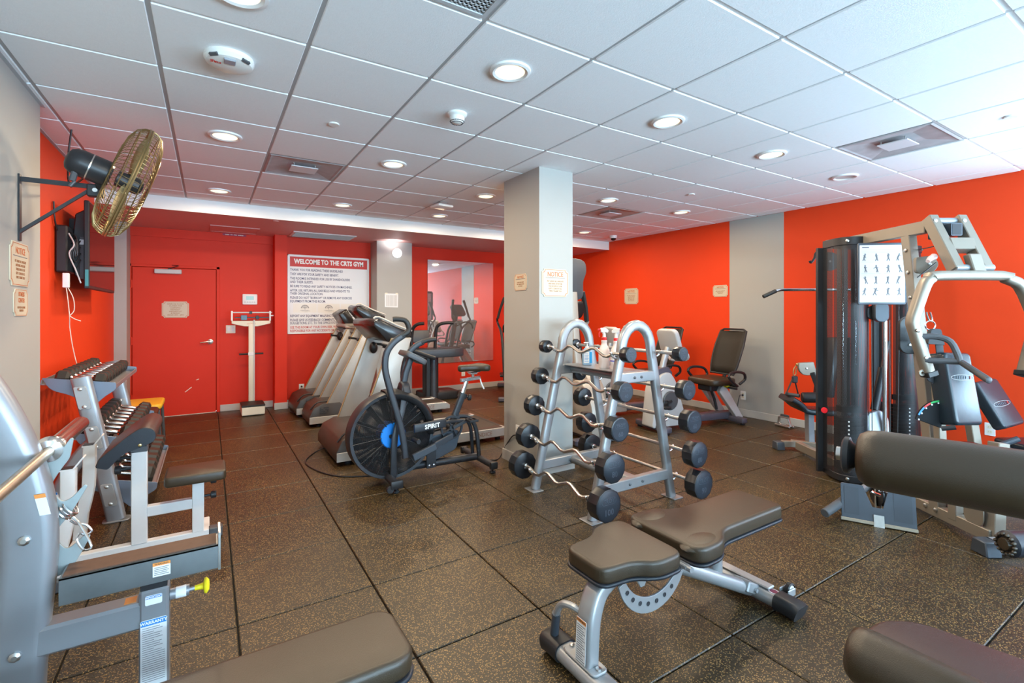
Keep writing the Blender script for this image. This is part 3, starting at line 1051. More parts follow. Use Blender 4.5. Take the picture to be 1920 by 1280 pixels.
for nm, sgn in (('rear_guard', -1), ('front_guard', 1)):
    g = MB()
    prof = [(.06, sgn * .098), (.16, sgn * .096), (.25, sgn * .085), (.305, sgn * .062), (CR - .006, sgn * .03), (CR, sgn * .004)]
    NW = 76
    for k in range(NW):
        a = 2 * PI * k / NW
        tw = .06 * sgn
        pts = [MF @ Vector((r * math.cos(a + tw * (1 - r / CR) * 6), r * math.sin(a + tw * (1 - r / CR) * 6), z)) for r, z in prof]
        g.tube(pts, .0017, 4, cap=False)
    for r, z in ((.06, sgn * .098), (.19, sgn * .093), (CR - .02, sgn * .046)):
        g.tube([MF @ Vector((r * math.cos(2 * PI * k / 40), r * math.sin(2 * PI * k / 40), z)) for k in range(40)], .003, 5, closed=True)
    obj(nm, g, M_CAGE, t, smooth=60)
g = MB()
for z in (-.006, .006):
    g.tube([MF @ Vector((CR * math.cos(2 * PI * k / 48), CR * math.sin(2 * PI * k / 48), z)) for k in range(48)], .006, 6, closed=True)
obj('cage_rim', g, M_CAGE, t)
obj('front_badge', MB().lathe([(0, .104), (.058, .103), (.062, .096), (0, .094)], MF, 20), M_BLACKM, t)
obj('hub', MB().lathe([(0, -.06), (.045, -.055), (.05, .05), (.03, .07), (0, .075)], MF, 18), M_BLACKM, t)
for k in range(3):
    g = MB()
    rings = []
    for i in range(6):
        r = .04 + .25 * i / 5
        wd = (.05, .10, .135, .15, .145, .11)[i]
        a = 2 * PI * k / 3 + .25 * i / 5
        row = []
        for j in range(5):
            q = (j / 4 - .5) * wd
            tz = math.sin(R(32 - 3 * i)) * q
            tx = math.cos(R(32 - 3 * i)) * q
            v = Vector((r * math.cos(a) - tx * math.sin(a), r * math.sin(a) + tx * math.cos(a), tz))
            row.append(g.bm.verts.new(MF @ v))
        rings.append(row)
    for A, B in zip(rings, rings[1:]):
        for j in range(4):
            g.bm.faces.new((A[j], A[j + 1], B[j + 1], B[j]))
    o = obj('fan_blade', g, mat('blade_gold', (.52, .40, .20), .4, metal=.5), t, smooth=60)
    md = o.modifiers.new('thick', 'SOLIDIFY'); md.thickness = .002
w = MB().tube([(-.80, 4.43, CEIL + .005), (-.82, 4.45, 2.50), (-.84, 4.55, 2.36), (-.78, 4.30, 2.26), (-.72, 4.0, 2.20), (-.62, 3.72, 2.20), (-.60, 3.66, 2.22), (-.57, 3.62, 2.20), (-.53, 3.60, 2.15)], .006, 6, sub=6)
obj('power_cord', w, M_BLACK, t)
w = MB().tube([(XL + .012, 4.86, 2.24), (XL + .015, 4.88, 2.1), (XL + .02, 4.95, 2.02)], .006, 6, sub=3)
obj('cord_tail', w, M_BLACK, t)
# ================================================================ adjustable bench (centre foreground)
M_PAD = mat('brown_black_vinyl', (0.040, 0.026, 0.0135), 0.38, spec=0.6, bump=0.3, bscale=420)
M_PADS = mat('black_vinyl_blue_sheen', (0.016, 0.019, 0.026), 0.36, bump=0.25, bscale=420)  # dark pad vinyl with bluish window reflection mixed into the colour
M_BFRAME = mat('bench_silver', (0.36, 0.37, 0.38), 0.36, metal=0.5, noise=0.03, nscale=25)


def pad(mb, outline, z0, z1, M=None, r=.014, seg=3, mi=0, side_mi=None):
    """Upholstered pad: outline extruded and softly rounded."""
    b = bmesh.new()
    n = len(outline)
    A = [b.verts.new((p[0], p[1], z0)) for p in outline]
    B = [b.verts.new((p[0], p[1], z1)) for p in outline]
    b.faces.new(list(reversed(A)))
    top = b.faces.new(B)
    for j in range(n):
        b.faces.new((A[j], A[(j + 1) % n], B[(j + 1) % n], B[j]))
    bmesh.ops.recalc_face_normals(b, faces=b.faces)
    es = [e for e in b.edges if all(abs(v.co.z - z1) < 1e-6 for v in e.verts)] + [e for e in b.edges if all(abs(v.co.z - z0) < 1e-6 for v in e.verts)]
    bmesh.ops.bevel(b, geom=es, offset=r, segments=seg, profile=.5, affect='EDGES', clamp_overlap=True)
    return mb._merge(b, 0, 1, mi, M)


t = thing('adjustable_bench', 'silver-framed adjustable weight bench with two shaped brown-black pads, mid-floor', 'bench', (1.75, 1.42, 0), world=True)
B0 = 1.455
seat = corner_poly([(1.243, B0 + .112, .05), (1.243, B0 - .112, .05), (1.40, B0 - .128, .08), (1.47, B0 - .185, .06), (1.625, B0 - .185, .06), (1.63, B0 + .185, .06), (1.47, B0 + .19, .06), (1.40, B0 + .128, .08)], 6)
s = pad(MB(), seat, .386, .452, r=.016, seg=4)
sp = obj('seat_pad', s, M_PAD, t, smooth=50)
obj('pad_piping', pad(MB(), [(x + .004 * (1 if x > 1.44 else -1), y + .003 * (1 if y > B0 else -1)) for x, y in seat], .376, .390, r=.005, seg=2), M_PADS, sp, smooth=60)
C0 = 1.44
back = corner_poly([(1.672, C0 + .205, .07), (1.672, C0 - .205, .07), (1.835, C0 - .205, .07), (1.93, C0 - .132, .08), (2.43, C0 - .132, .045), (2.43, C0 + .132, .045), (1.93, C0 + .132, .08), (1.835, C0 + .205, .07)], 6)
b_ = MB()
pad(b_, back, .388, .456, r=.016, seg=4)
for sgn in (-1, 1):
    b_.ball((1.775, C0 + sgn * .135, .436), (.12, .07, .026), 18)
bp_ = obj('back_pad', b_, M_PAD, t, smooth=60)
obj('pad_piping', pad(MB(), [(x + .004 * (1 if x > 2 else -1), y + .003 * (1 if y > C0 else -1)) for x, y in back], .376, .390, r=.005, seg=2), M_PADS, bp_, smooth=60)
osec = rounded(.095, .062, .03, 5)
for x, y0, y1, nm in ((1.222, 1.12, 1.635, 'front_crossbar'), (2.292, 1.165, 1.735, 'rear_crossbar')):
    c = obj(nm, MB().tube([(x, y0 + .03, .046), (x, y1 - .03, .046)], prof=osec), M_BFRAME, t)
    for s, yy in ((-1, y0 + .055), (1, y1 - .055)):
        e = MB().tube([(x, yy - s * .045, .046), (x, yy, .046), (x, yy + s * .045, .043), (x, yy + s * .06, .038)], prof=rounded(.105, .075, .03, 5))
        obj('end_cap', e, M_BLACK, c)
pl = MB().prism(rounded(.075, .19, .022, 4), .010, mtx((1.225, 1.42, .077), Vector((1, 0, 0)), Vector((0, 1, 0)), Vector((0, 0, 1))), bev=.003)
pl = obj('post_plate', pl, M_BFRAME, t)
for yy in (1.345, 1.50):
    obj('plate_bolt', MB().lathe([(.011, .0), (.011, .006), (.005, .009), (0, .009)], c=(1.228, yy, .087), seg=8), M_SCREWS, pl)
po = MB().tube([(1.222, 1.405, .08), (1.228, 1.405, .19), (1.245, 1.41, .265), (1.29, 1.42, .330), (1.38, 1.425, .366), (1.55, 1.43, .371)], prof=rounded(.062, .085, .018, 4), up=(0, 1, 0), sub=4)
po = obj('front_post', po, M_BFRAME, t)
lm = mtx((1.222 - .0325, 1.405, .083), Vector((0, -1, 0)), Vector((.045, 0, 1)).normalized(), Vector((-1, 0, .045)).normalized())
lb = obj('warning_label', MB().prism([(-.028, .01), (.028, .01), (.028, .170), (-.028, .170)], .0012, lm), M_LABELW, po)
obj('warning_band', MB().prism([(-.027, .155), (.027, .155), (.027, .169), (-.027, .169)], .0016, lm), M_LABELO, po)
s = MB()
for k in range(16):
    s.prism([(-.023, .016 + .0085 * k), (.023 - .007 * (k % 3), .016 + .0085 * k), (.023 - .007 * (k % 3), .019 + .0085 * k), (-.023, .019 + .0085 * k)], .0016, lm)
obj('label_print', s, M_INKG, po)
text('WARNING', .0105, lm @ Matrix.Translation((0, .162, .0018)), M_INK, po)
hd = MB().tube([(1.232, 1.435, .245), (1.215, 1.475, .258), (1.205, 1.53, .245), (1.205, 1.565, .20), (1.21, 1.585, .14), (1.215, 1.60, .075)], .0135, 10, sub=4)
hd = obj('lift_handle', hd, M_BFRAME, t)
obj('handle_grip', MB().tube([(1.2055, 1.572, .185), (1.211, 1.586, .14), (1.2145, 1.598, .085)], .018, 12, sub=2), M_SLATE, hd)
sp_ = MB().tube([(1.50, 1.42, .362), (1.66, 1.41, .345), (2.25, 1.395, .055)], prof=rounded(.072, .062, .028, 4))
obj('main_spine', sp_, M_BFRAME, t)
obj('spine_bracket', MB().box((2.235, 1.392, .075), (.10, .088, .05), rot=(0, R(26), 0), bev=.006).cyl((2.24, 1.335, .07), (2.24, 1.45, .07), .010, 8), M_BFRAME, t)
ar = arc(1.535, .395, .205, 195, 318, 14)
ai = arc(1.525, .435, .185, 205, 318, 14)
lad = corner_poly([(1.350, .345, 0)] + [(x, z, 0) for x, z in arc(1.548, .395, .205, 196, 320, 14)] + [(1.735, .31, 0)] + [(x, z, 0) for x, z in reversed(arc(1.548, .435, .180, 205, 318, 14))], 2)
ladM = mtx((0, 1.372, 0), Vector((1, 0, 0)), Vector((0, 0, 1)), Vector((0, -1, 0)))
la = obj('adjustment_plate', MB().prism(lad, .010, ladM, bev=.0015), M_BFRAME, t)
for k in range(7):
    a = R(212 + 15.5 * k)
    x, z = 1.548 + .183 * math.cos(a), .407 + .178 * math.sin(a)
    obj('pin_hole', MB().lathe([(0, 0), (.0085, .0), (.0095, .0014), (.007, .0014)], place((x, 1.3615, z), (0, -1, 0), (0, 0, 1)), 12), M_INK, la)
obj('pivot_tab', MB().prism([(-.05, .03), (.05, .03), (.012, -.035), (-.012, -.035)], .008, mtx((1.47, 1.36, .352), Vector((1, 0, 0)), Vector((0, 0, 1)), Vector((0, -1, 0))), bev=.003), M_BFRAME, t)
obj('hinge_rail', MB().bx(1.636, 1.666, 1.28, 1.62, .372, .384).cyl((1.652, 1.26, .374), (1.652, 1.64, .374), .012, 10), M_BFRAME, t)
su = MB().cyl((2.03, 1.42, .16), (2.03, 1.42, .335), .034, 18)
su = obj('back_support', su, M_BFRAME, t)
obj('support_cap', MB().cyl((2.03, 1.42, .330), (2.03, 1.42, .380), .037, 18, bev=.004), M_BLACK, su)
obj('back_rail', MB().bar((1.70, C0, .365), (2.38, C0, .365), .05, .028), M_BFRAME, t)
tr = MB().bar((2.30, 1.66, .085), (2.30, 1.30, .085), .05, .012)
obj('top_strip', tr, M_BFRAME, t)
w = MB().lathe([(.028, -.012), (.034, -.008), (.034, .008), (.028, .012)], place((2.375, 1.255, .075), (0, 1, 0), (0, 0, 1)), 20)
w = obj('transport_wheel', w, M_RUBBER, t)
obj('wheel_hub', MB().lathe([(0, -.013), (.020, -.013), (.024, -.010), (.024, .010), (.02, .013), (0, .013)], place((2.375, 1.255, .075), (0, 1, 0), (0, 0, 1)), 16), M_GREYP, w)
for _y in (1.236, 1.276):
    obj('wheel_bracket', MB().bar((2.325, _y, .075), (2.39, _y, .072), .006, .035), M_BFRAME, t)
em = MB().lathe([(0, 0), (.020, 0), (.020, .001), (0, .001)], mtx((2.292, 1.285, .0775), Vector((1, 0, 0)), Vector((0, 1.25, 0)), Vector((0, 0, 1))), 20)
em = obj('round_emblem', em, M_LABELW, t)
obj('emblem_centre', MB().lathe([(0, 0), (.016, 0), (.016, .0018), (0, .0018)], mtx((2.292, 1.285, .0775), Vector((1, 0, 0)), Vector((0, 1.25, 0)), Vector((0, 0, 1))), 20), mat('emblem_maroon', (.16, .02, .05), .4), em)
obj('post_sticker', MB().prism(rounded(.034, .016, .002, 1), .001, mtx((1.262, 1.41, .322), Vector((0, -1, 0)), Vector((.55, 0, .83)), Vector((-.83, 0, .55)))), M_LABELW, po)

# ================================================================ barbell rack
t = thing('barbell_rack', 'silver A-frame barbell rack with two arched ends in front of the column', 'rack', (2.60, 2.81, 0), world=True)
fsec = rounded(.062, .075, .018, 3)
for y, nm in ((2.475, 'arched_frame'), (3.15, 'arched_frame')):
    pts = [(2.2 + .24 * z, y, z) for z in (0.006, .4, .8, 1.12)]
    xa, xb = 2.2 + .24 * 1.14, 3.0 - .2 * 1.14
    cx, rr = (xa + xb) / 2, (xb - xa) / 2
    pts += [(cx - rr * math.cos(a), y, 1.14 + .18 * math.sin(a)) for a in [PI * k / 10 for k in range(1, 10)]]
    pts += [(3.0 - .2 * z, y, z) for z in (1.12, .8, .4, .006)]
    f = obj(nm, MB().tube(pts, prof=rounded(.075, .052, .02, 3), up=(0, 1, 0)), M_SILVER, t)
    for x, s in ((2.19, -1), (3.01, 1)):
        obj('foot_plate', MB().bx(x - .05, x + .05, y - .065, y + .065, 0, .008, bev=.002), M_SILVER, f)
    for z, hh in ((.945, .075), (.19, .075)):
        xa, xb = 2.2 + .24 * z, 3.0 - .2 * z
        yy = y
        f2 = obj('cross_member', MB().bar((xa, yy, z), (xb, yy, z), .05, hh, bev=.006), M_SILVER, t)
        for x in (xa + (xb - xa) * .40, xa + (xb - xa) * .58):
            obj('bolt', MB().lathe([(.010, 0), (.010, .006), (.005, .009), (0, .009)], place((x, yy - .025, z), (0, -1, 0), (0, 0, 1)), 8), M_DGREY, f2)
for z in (.945, .19):
    obj('long_beam', MB().tube([(2.60, 2.47, z), (2.60, 3.155, z)], prof=rounded(.12, .065, .03, 4)), M_SILVER, t)
obj('shelf_plate', MB().bx(2.475, 2.735, 2.50, 3.12, .978, .984), M_SILVER, t)
FRONT = [(2.405, 1.125, .053, '20'), (2.347, .881, .070, '40'), (2.29, .642, .083, '60'), (2.23, .397, .098, '80'), (2.175, .168, .109, '100')]
REAR = [(2.84, 1.117, .052, '20'), (2.89, .857, .072, '40'), (2.94, .628, .084, '60'), (2.99, .386, .095, '80'), (3.03, .165, .106, '90')]
for side, L in ((-1, FRONT), (1, REAR)):
    for x, z, r, w_ in L:
        for y in (2.475, 3.15):
            lx = (2.2 + .24 * z - .03) if side < 0 else (3.0 - .2 * z + .03)
            h = MB().tube([(lx, y, z - .035), (lx + side * .03, y, z - .032), (x + side * .018, y, z - .020), (x + side * .028, y, z - .004)], .009, 8, sub=3).ball((x + side * .029, y, z + .002), .012, 10)
            obj('bar_hook', h, M_CHROME, t)
M_URE = mat('black_urethane', (0.014, 0.016, 0.020), 0.30, spec=0.5)
M_UREF = mat('blue_black_urethane', (0.020, 0.026, 0.036), 0.38)
M_EMB = mat('embossed_grey', (0.055, 0.066, 0.082), 0.42)


def barbell(x, z, r, wt, ez, label, group):
    y0, y1 = (2.38, 3.25) if ez else (2.30, 3.40)
    t = thing('curl_barbell' if ez else 'straight_barbell', label, 'barbell', (x, (y0 + y1) / 2, z), group=group, world=True)
    hw = .045 + r * .45
    b = MB()
    if ez:
        n = [(0, 0), (.03, 0), (.09, .0), (.16, -.026), (.20, -.026), (.29, .022), (.33, .022), (.43, -.016), (.47, -.016), (.56, .022), (.60, .022), (.68, -.026), (.73, -.026), (.80, 0), (.84, 0), (.87, 0)]
        b.tube([(x, y0 + p, z + q) for p, q in n], .0125, 10)
        obj('bent_bar', b, M_STEEL, t)
    else:
        b.cyl((x, y0, z), (x, y1, z), .0135, 12)
        obj('steel_bar', b, M_STEEL, t)
    for s, yy in ((-1, y0), (1, y1)):
        M = place((x, yy, z), (0, s, 0), (0, 0, 1))
        a0 = PI / 12
        poly = [(r * math.cos(a0 + 2 * PI * k / 12), r * math.sin(a0 + 2 * PI * k / 12)) for k in range(12)]
        hd = obj('weight_head', MB().prism(poly, hw, M, bev=.006, seg=2, ang=50), M_URE, t, smooth=25)
        obj('collar', MB().lathe([(.013, -.022), (.023, -.02), (.025, 0), (.012, 0)], M, 14), M_CHROME, hd)
        obj('end_face', MB().lathe([(0, hw + .0015), (r * .86, hw + .0015), (r * .90, hw - .001)], M, 24), M_UREF, hd)
        if s < 0:
            Mt = M @ Matrix.Translation((0, 0, hw + .0022))
            e = MB()
            ol = rounded(r * 1.15, r * .42, r * .2, 4)
            il = rounded(r * 1.09, r * .36, r * .17, 4)
            for k in range(len(ol)):
                q = (k + 1) % len(ol)
                e.quad(*[Mt @ Vector((p[0], p[1] + r * .30, 0)) for p in (ol[k], ol[q], il[q], il[k])])
            obj('logo_outline', e, M_EMB, hd)
            text('TROY', r * .36, Mt @ Matrix.Translation((0, r * .30, 0)), M_EMB, hd, xs=.95, offset=.0006)
            text(wt, r * .52, Mt @ Matrix.Translation((0, -r * .38, 0)), M_EMB, hd, offset=.0006)
    return t


ORD = ['top', 'second', 'middle', 'fourth', 'lowest']
for k, (x, z, r, w_) in enumerate(FRONT):
    barbell(x, z, r, w_, True, 'zigzag curl barbell on the %s hooks of the rack front, marked %s' % (ORD[k], w_), 'curl barbells on the rack')
for k, (x, z, r, w_) in enumerate(REAR):
    barbell(x, z, r, w_, False, 'straight barbell on the %s hooks at the back of the rack' % ORD[k], 'straight barbells on the rack')

# ---- bottles standing on the rack
M_MILK = mat('milky_plastic', (0.80, 0.72, 0.70), 0.35)
def spray(x, y, rz, label, striped):
    t = thing('spray_bottle', label, 'bottle', (x, y, .984), rotz=rz, group='spray bottles on the barbell rack')
    obj('bottle_body', MB().lathe([(0, 0), (.040, .0), (.043, .006), (.043, .125), (.036, .150), (.024, .175), (.020, .195), (.022, .200), (.022, .212), (.014, .214), (0, .214)], seg=22), M_MILK, t)
    if striped:
        obj('printed_label', MB().lathe([(.0435, .045), (.0437, .046), (.0437, .115), (.0435, .116)], seg=22), M_LABELW, t)
        obj('label_stripe', MB().lathe([(.0440, .058), (.0442, .059), (.0442, .068), (.044, .069)], seg=22), mat('label_violet', (.20, .20, .62), .5), t)
        s = MB()
        for k in range(5):
            s.lathe([(.0440, .080 + .006 * k), (.0441, .0805 + .006 * k), (.0440, .0815 + .006 * k)], seg=22)
        obj('label_print', s, mat('label_lilac', (.45, .45, .72), .5), t)
    M_RP = mat('red_plastic', (.72, .03, .03), .4)
    obj('screw_collar', MB().lathe([(.018, .212), (.0195, .214), (.0195, .232), (.015, .236), (0, .236)], seg=18), M_RP, t)
    h = MB().tube([(0, 0, .232), (0, 0, .262), (.006, 0, .275)], [.013, .012, .012], 10)
    h.prism([(-.028, -.012), (.030, -.016), (.034, .004), (.010, .022), (-.030, .022)], .024, mtx((0, .012, .285), Vector((-1, 0, 0)), Vector((0, 0, 1)), Vector((0, 1, 0)).cross(Vector((0, 0, 0))) if False else Vector((0, 1, 0))).copy() @ Matrix.Translation((0, 0, -.024)), bev=.004)
    obj('spray_head', h, M_PLWHITE, t)
    obj('nozzle', MB().cyl((.026, 0, .294), (.048, 0, .294), .009, 10), M_RP, t)
    obj('trigger', MB().tube([(.026, 0, .283), (.040, 0, .262), (.038, 0, .235)], [.007, .005, .004], 8, sub=3), M_RP, t)


spray(2.595, 2.78, R(150), 'plain milky spray bottle with red trigger, middle bottle on the rack', False)
spray(2.60, 2.655, R(-60), 'milky spray bottle with violet label stripe, right-hand bottle on the rack', True)
t = thing('sanitizer_bottle', 'blue-labelled pump sanitizer bottle on the rack', 'bottle', (2.60, 2.985, .984), rotz=R(-25))
obj('bottle_body', MB().prism(rounded(.078, .045, .016, 4), .125, bev=.008, seg=2).lathe([(.03, .12), (.022, .136), (.014, .140), (0, .14)], seg=16), mat('clear_blue_plastic', (.35, .55, .75), .2), t)
obj('front_label', MB().bx(-.033, .012, -.0235, -.0225, .02, .108), M_LABELW, t)
obj('blue_panel', MB().bx(.012, .034, -.0238, -.0225, .02, .108), mat('label_cyan', (.02, .32, .72), .4), t)
s = MB()
for k in range(6):
    s.bx(-.028, .006 - .004 * (k % 2), -.0242, -.0234, .03 + .012 * k, .034 + .012 * k)
obj('label_print', s, mat('label_print_blue', (.10, .30, .62), .5), t)
p = MB().cyl((0, 0, .138), (0, 0, .152), .015, 14).cyl((0, 0, .15), (0, 0, .178), .005, 8).box((-.008, 0, .181), (.038, .018, .010), bev=.003)
obj('pump_head', p, M_PLWHITE, t)
# ================================================================ air bike
BY = 3.93
M_BIKE = mat('bike_charcoal', (0.030, 0.033, 0.040), 0.40, metal=0.15)
t = thing('air_bike', 'black air bike with a big caged fan wheel and bright blue hub', 'exercise bike', (1.65, BY, 0), world=True)
WC = Vector((1.28, BY, .402))
WR = .352
MW = place(WC, (0, -1, 0), (0, 0, 1))
rim = MB().lathe([(WR - .028, -.075), (WR - .004, -.078), (WR + .004, -.05), (WR + .004, .05), (WR - .004, .078), (WR - .028, .075), (WR - .020, .05), (WR - .020, -.05), (WR - .028, -.075)], MW, 64)
rim = obj('wheel_rim', rim, M_BIKE, t)
for nm, z in (('near_guard', .072), ('far_guard', -.072)):
    g = MB()
    for k in range(27):
        r = .108 + (WR - .13) * k / 26
        zz = z - (.010 if z > 0 else -.012) * (k / 26) ** 2
        g.tube([MW @ Vector((r * math.cos(2 * PI * j / 72), r * math.sin(2 * PI * j / 72), zz)) for j in range(72)], .0026, 4, closed=True)
    for k in range(12):
        a = 2 * PI * k / 12 + .1
        g.tube([MW @ Vector((r * math.cos(a), r * math.sin(a), z + (.003 if z > 0 else -.003))) for r in (.09, .2, WR - .02)], .0035, 5)
    g = obj(nm, g, M_BLACKM, t, smooth=60)
for k in range(14):
    a = 2 * PI * k / 14
    b = MB()
    c_ = bmesh.new()
    bmesh.ops.create_cube(c_, size=1.0)
    bmesh.ops.scale(c_, vec=(.20, .004, .095), verts=c_.verts)
    b._merge(c_, 0, 1, 0, MW @ Matrix.Rotation(a, 4, 'Z') @ Matrix.Translation((.215, 0, 0)) @ Matrix.Rotation(R(18), 4, 'X'))
    obj('fan_vane', b, mat('vane_grey', (.055, .052, .045), .5), t)
hb = MB().lathe([(0, -.08), (.10, -.075), (.105, .0), (.105, .070), (.098, .078), (0, .080)], MW, 36)
hb = obj('blue_hub', hb, M_BLUE, t)
hm = MB()
for k in range(24):
    a = 2 * PI * k / 24
    hm.box(MW @ Vector((.1055 * math.cos(a), .1055 * math.sin(a), .045)), (.004, .05, .012), rot=(0, -a + PI / 2, 0))
obj('hub_ribs', hm, mat('deep_blue', (.006, .08, .38), .4), hb)
ax_ = MB().prism(rounded(.075, .030, .008, 2), .014, MW @ Matrix.Translation((.0, .0, .079)), bev=.002)
ax_ = obj('axle_plate', ax_, M_BLACKM, t)
obj('axle_bolt', MB().lathe([(.011, .0), (.011, .008), (.006, .012), (0, .012)], MW @ Matrix.Translation((0, 0, .093)), 8), M_SCREWS, ax_)
# top cover over the rear quarter of the wheel
cv = MB()
rows = []
for k in range(13):
    a = R(100 - 105 * k / 12)
    w = .055 + .02 * math.sin(PI * k / 12)
    rows.append([cv.bm.verts.new(MW @ Vector((r * math.cos(a), r * math.sin(a), z))) for r, z in ((WR - .055, w + .028), (WR - .01, w + .036), (WR + .018, w), (WR + .018, -w), (WR - .01, -w - .036))])
for A, B in zip(rows, rows[1:]):
    for j in range(4):
        cv.bm.faces.new((A[j], B[j], B[j + 1], A[j + 1]))
o = obj('wheel_cover', cv, M_BLACK, t, smooth=50)
md = o.modifiers.new('thick', 'SOLIDIFY'); md.thickness = .005
# fork and base
NEAR, FAR = BY - .125, BY + .125
fsec2 = rounded(.05, .03, .012, 3)
for y, s in ((NEAR, 1), (FAR, -1)):
    obj('fork_leg', MB().tube([(1.265, y + .01 * s, .085), (1.275, y, .40), (1.345, y + .03 * s, .60), (1.385, y + .085 * s, .79)], prof=rounded(.052, .03, .01, 2), up=(0, 1, 0), sub=3), M_BIKE, t)
obj('fork_crown', MB().tube([(1.40, NEAR + .06, .70), (1.395, BY - .03, .795), (1.395, BY + .03, .795), (1.40, FAR - .06, .70)], prof=rounded(.07, .05, .015, 3), sub=3), M_BIKE, t)
for x, nm in ((1.235, 'front_stabilizer'), (2.105, 'rear_stabilizer')):
    s_ = obj(nm, MB().tube([(x, BY - .27, .075), (x, BY + .27, .075)], .030, 14), M_BIKE, t)
    for s in (-1, 1):
        c = MB().box((x, BY + s * .285, .075), (.10 if x < 2 else .07, .045, .066), bev=.012, seg=2)
        c = obj('end_cap', c, M_BLACK, s_)
        obj('levelling_foot', MB().lathe([(.026, 0), (.028, .008), (.02, .02), (.009, .022), (.009, .05), (0, .05)], c=(x + .01, BY + s * .25, 0), seg=14), M_BLACK, s_)
for s in (-1, 1):
    obj('transport_wheel', MB().lathe([(0, -.014), (.026, -.014), (.03, -.008), (.03, .008), (.026, .014), (0, .014)], place((1.185, BY + s * .285, .045), (0, 1, 0), (0, 0, 1)), 16), M_BLACK, t)
obj('base_tube', MB().tube([(1.235, BY, .085), (1.5, BY, .10), (2.105, BY, .085)], .032, 14), M_BIKE, t)
obj('front_riser', MB().tube([(1.27, BY - .11, .085), (1.27, BY + .11, .085)], .03, 12), M_BIKE, t)
# central shroud, crank, sprocket
obj('chain_shroud', MB().prism(corner_poly([(1.50, .22, .03), (1.63, .345, .04), (1.86, .375, .03), (1.90, .34, .02), (1.86, .20, .03), (1.66, .13, .03)], 4), .10, mtx((0, BY + .05, 0), Vector((1, 0, 0)), Vector((0, 0, 1)), Vector((0, -1, 0))), bev=.006), M_SLATE, t)
pl = MB().prism(corner_poly([(1.575, .075, 0), (1.66, .075, 0), (1.665, .24, 0), (1.63, .27, 0), (1.60, .27, 0), (1.575, .24, 0)], 2), .012, mtx((0, BY - .05, 0), Vector((1, 0, 0)), Vector((0, 0, 1)), Vector((0, -1, 0))), bev=.003)
pl = obj('frame_bracket', pl, M_BIKE, t)
for x, z in ((1.60, .10), (1.64, .10), (1.62, .22)):
    obj('bracket_bolt', MB().lathe([(.009, 0), (.009, .005), (.004, .007), (0, .007)], place((x, BY - .062, z), (0, -1, 0), (0, 0, 1)), 8), M_SCREWS, pl)
CC = Vector((1.80, BY, .405))
sk = MB().ring(.105, .088, .014, place(CC + Vector((0, -.075, 0)), (0, -1, 0), (0, 0, 1)), 30)
for k in range(4):
    a = PI / 2 * k + .5
    sk.bar(CC + Vector((0, -.082, 0)), CC + Vector((.095 * math.cos(a), -.082, .095 * math.sin(a))), .024, .010)
sk.cyl(CC + Vector((0, -.095, 0)), CC + Vector((0, .095, 0)), .026, 14)
obj('sprocket', sk, M_BIKE, t)
for s, a in ((-1, R(22)), (1, R(202))):
    p = CC + Vector((.165 * math.cos(a), s * .115, .165 * math.sin(a)))
    c = obj('crank_arm', MB().bar(CC + Vector((0, s * .11, 0)), p, .022, .03), M_BIKE, t)
    pd = MB()
    q = p + Vector((0, s * .055, 0))
    for dx, dy, sx, sy in ((0, -.04, .085, .014), (0, .04, .085, .014), (-.038, 0, .012, .09), (.038, 0, .012, .09), (0, 0, .016, .09)):
        pd.box(q + Vector((dx, dy, 0)), (sx, sy, .022), bev=.003)
    obj('pedal', pd, M_BLACK, c)
# seat tube and saddle
obj('seat_tube', MB().tube([(1.80, BY, .33), (1.945, BY, .665)], prof=rounded(.06, .04, .014, 3), up=(0, 1, 0)), M_BIKE, t)
obj('seat_collar', MB().tube([(1.935, BY, .640), (1.952, BY, .680)], prof=rounded(.078, .056, .02, 3), up=(0, 1, 0)), M_BLACK, t)
k_ = MB().cyl((1.955, BY, .655), (2.0, BY - .01, .64), .010, 8).lathe([(0, .0), (.024, .0), (.030, .012), (.026, .028), (0, .03)], place((1.995, BY - .01, .642), (.95, -.2, -.3), (0, 0, 1)), 10)
obj('adjust_knob', k_, M_BLACK, t)
obj('seat_post', MB().tube([(1.94, BY, .66), (1.985, BY, .785)], prof=rounded(.042, .03, .01, 2), up=(0, 1, 0)), M_CHROME, t)
sl = MB().bar((1.925, BY, .795), (2.125, BY, .808), .035, .03).cyl((2.05, BY, .80), (2.05, BY, .855), .014, 10).box((2.05, BY, .855), (.07, .06, .02), bev=.004).bar((2.0, BY, .862), (2.12, BY, .866), .05, .008)
sl = obj('seat_slide', sl, M_CHROME, t)
obj('slide_lever', MB().tube([(2.115, BY - .02, .80), (2.128, BY - .025, .75), (2.15, BY - .03, .705)], [.006, .008, .007], 8, sub=3), M_PLWHITE, sl)
sd = pad(MB(), [(-x, y) for x, y in reversed(smooth_poly([(.15, .0), (.13, .03), (.06, .035), (-.02, .06), (-.08, .105), (-.13, .10), (-.145, .0), (-.13, -.10), (-.08, -.105), (-.02, -.06), (.06, -.035), (.13, -.03)], 3))], 0, .062, Matrix.Translation((2.05, BY, .873)), r=.024, seg=4)
obj('saddle', sd, M_PAD, t, smooth=70)
obj('rear_strut', MB().tube([(1.83, BY, .47), (1.94, BY, .472), (2.02, BY - .01, .44), (2.075, BY - .02, .33), (2.10, BY - .03, .09)], .019, 10, sub=4), M_BIKE, t)
obj('rear_strut', MB().tube([(2.01, BY + .03, .42), (2.05, BY + .04, .33), (2.075, BY + .05, .09)], .017, 10, sub=3), M_BIKE, t)
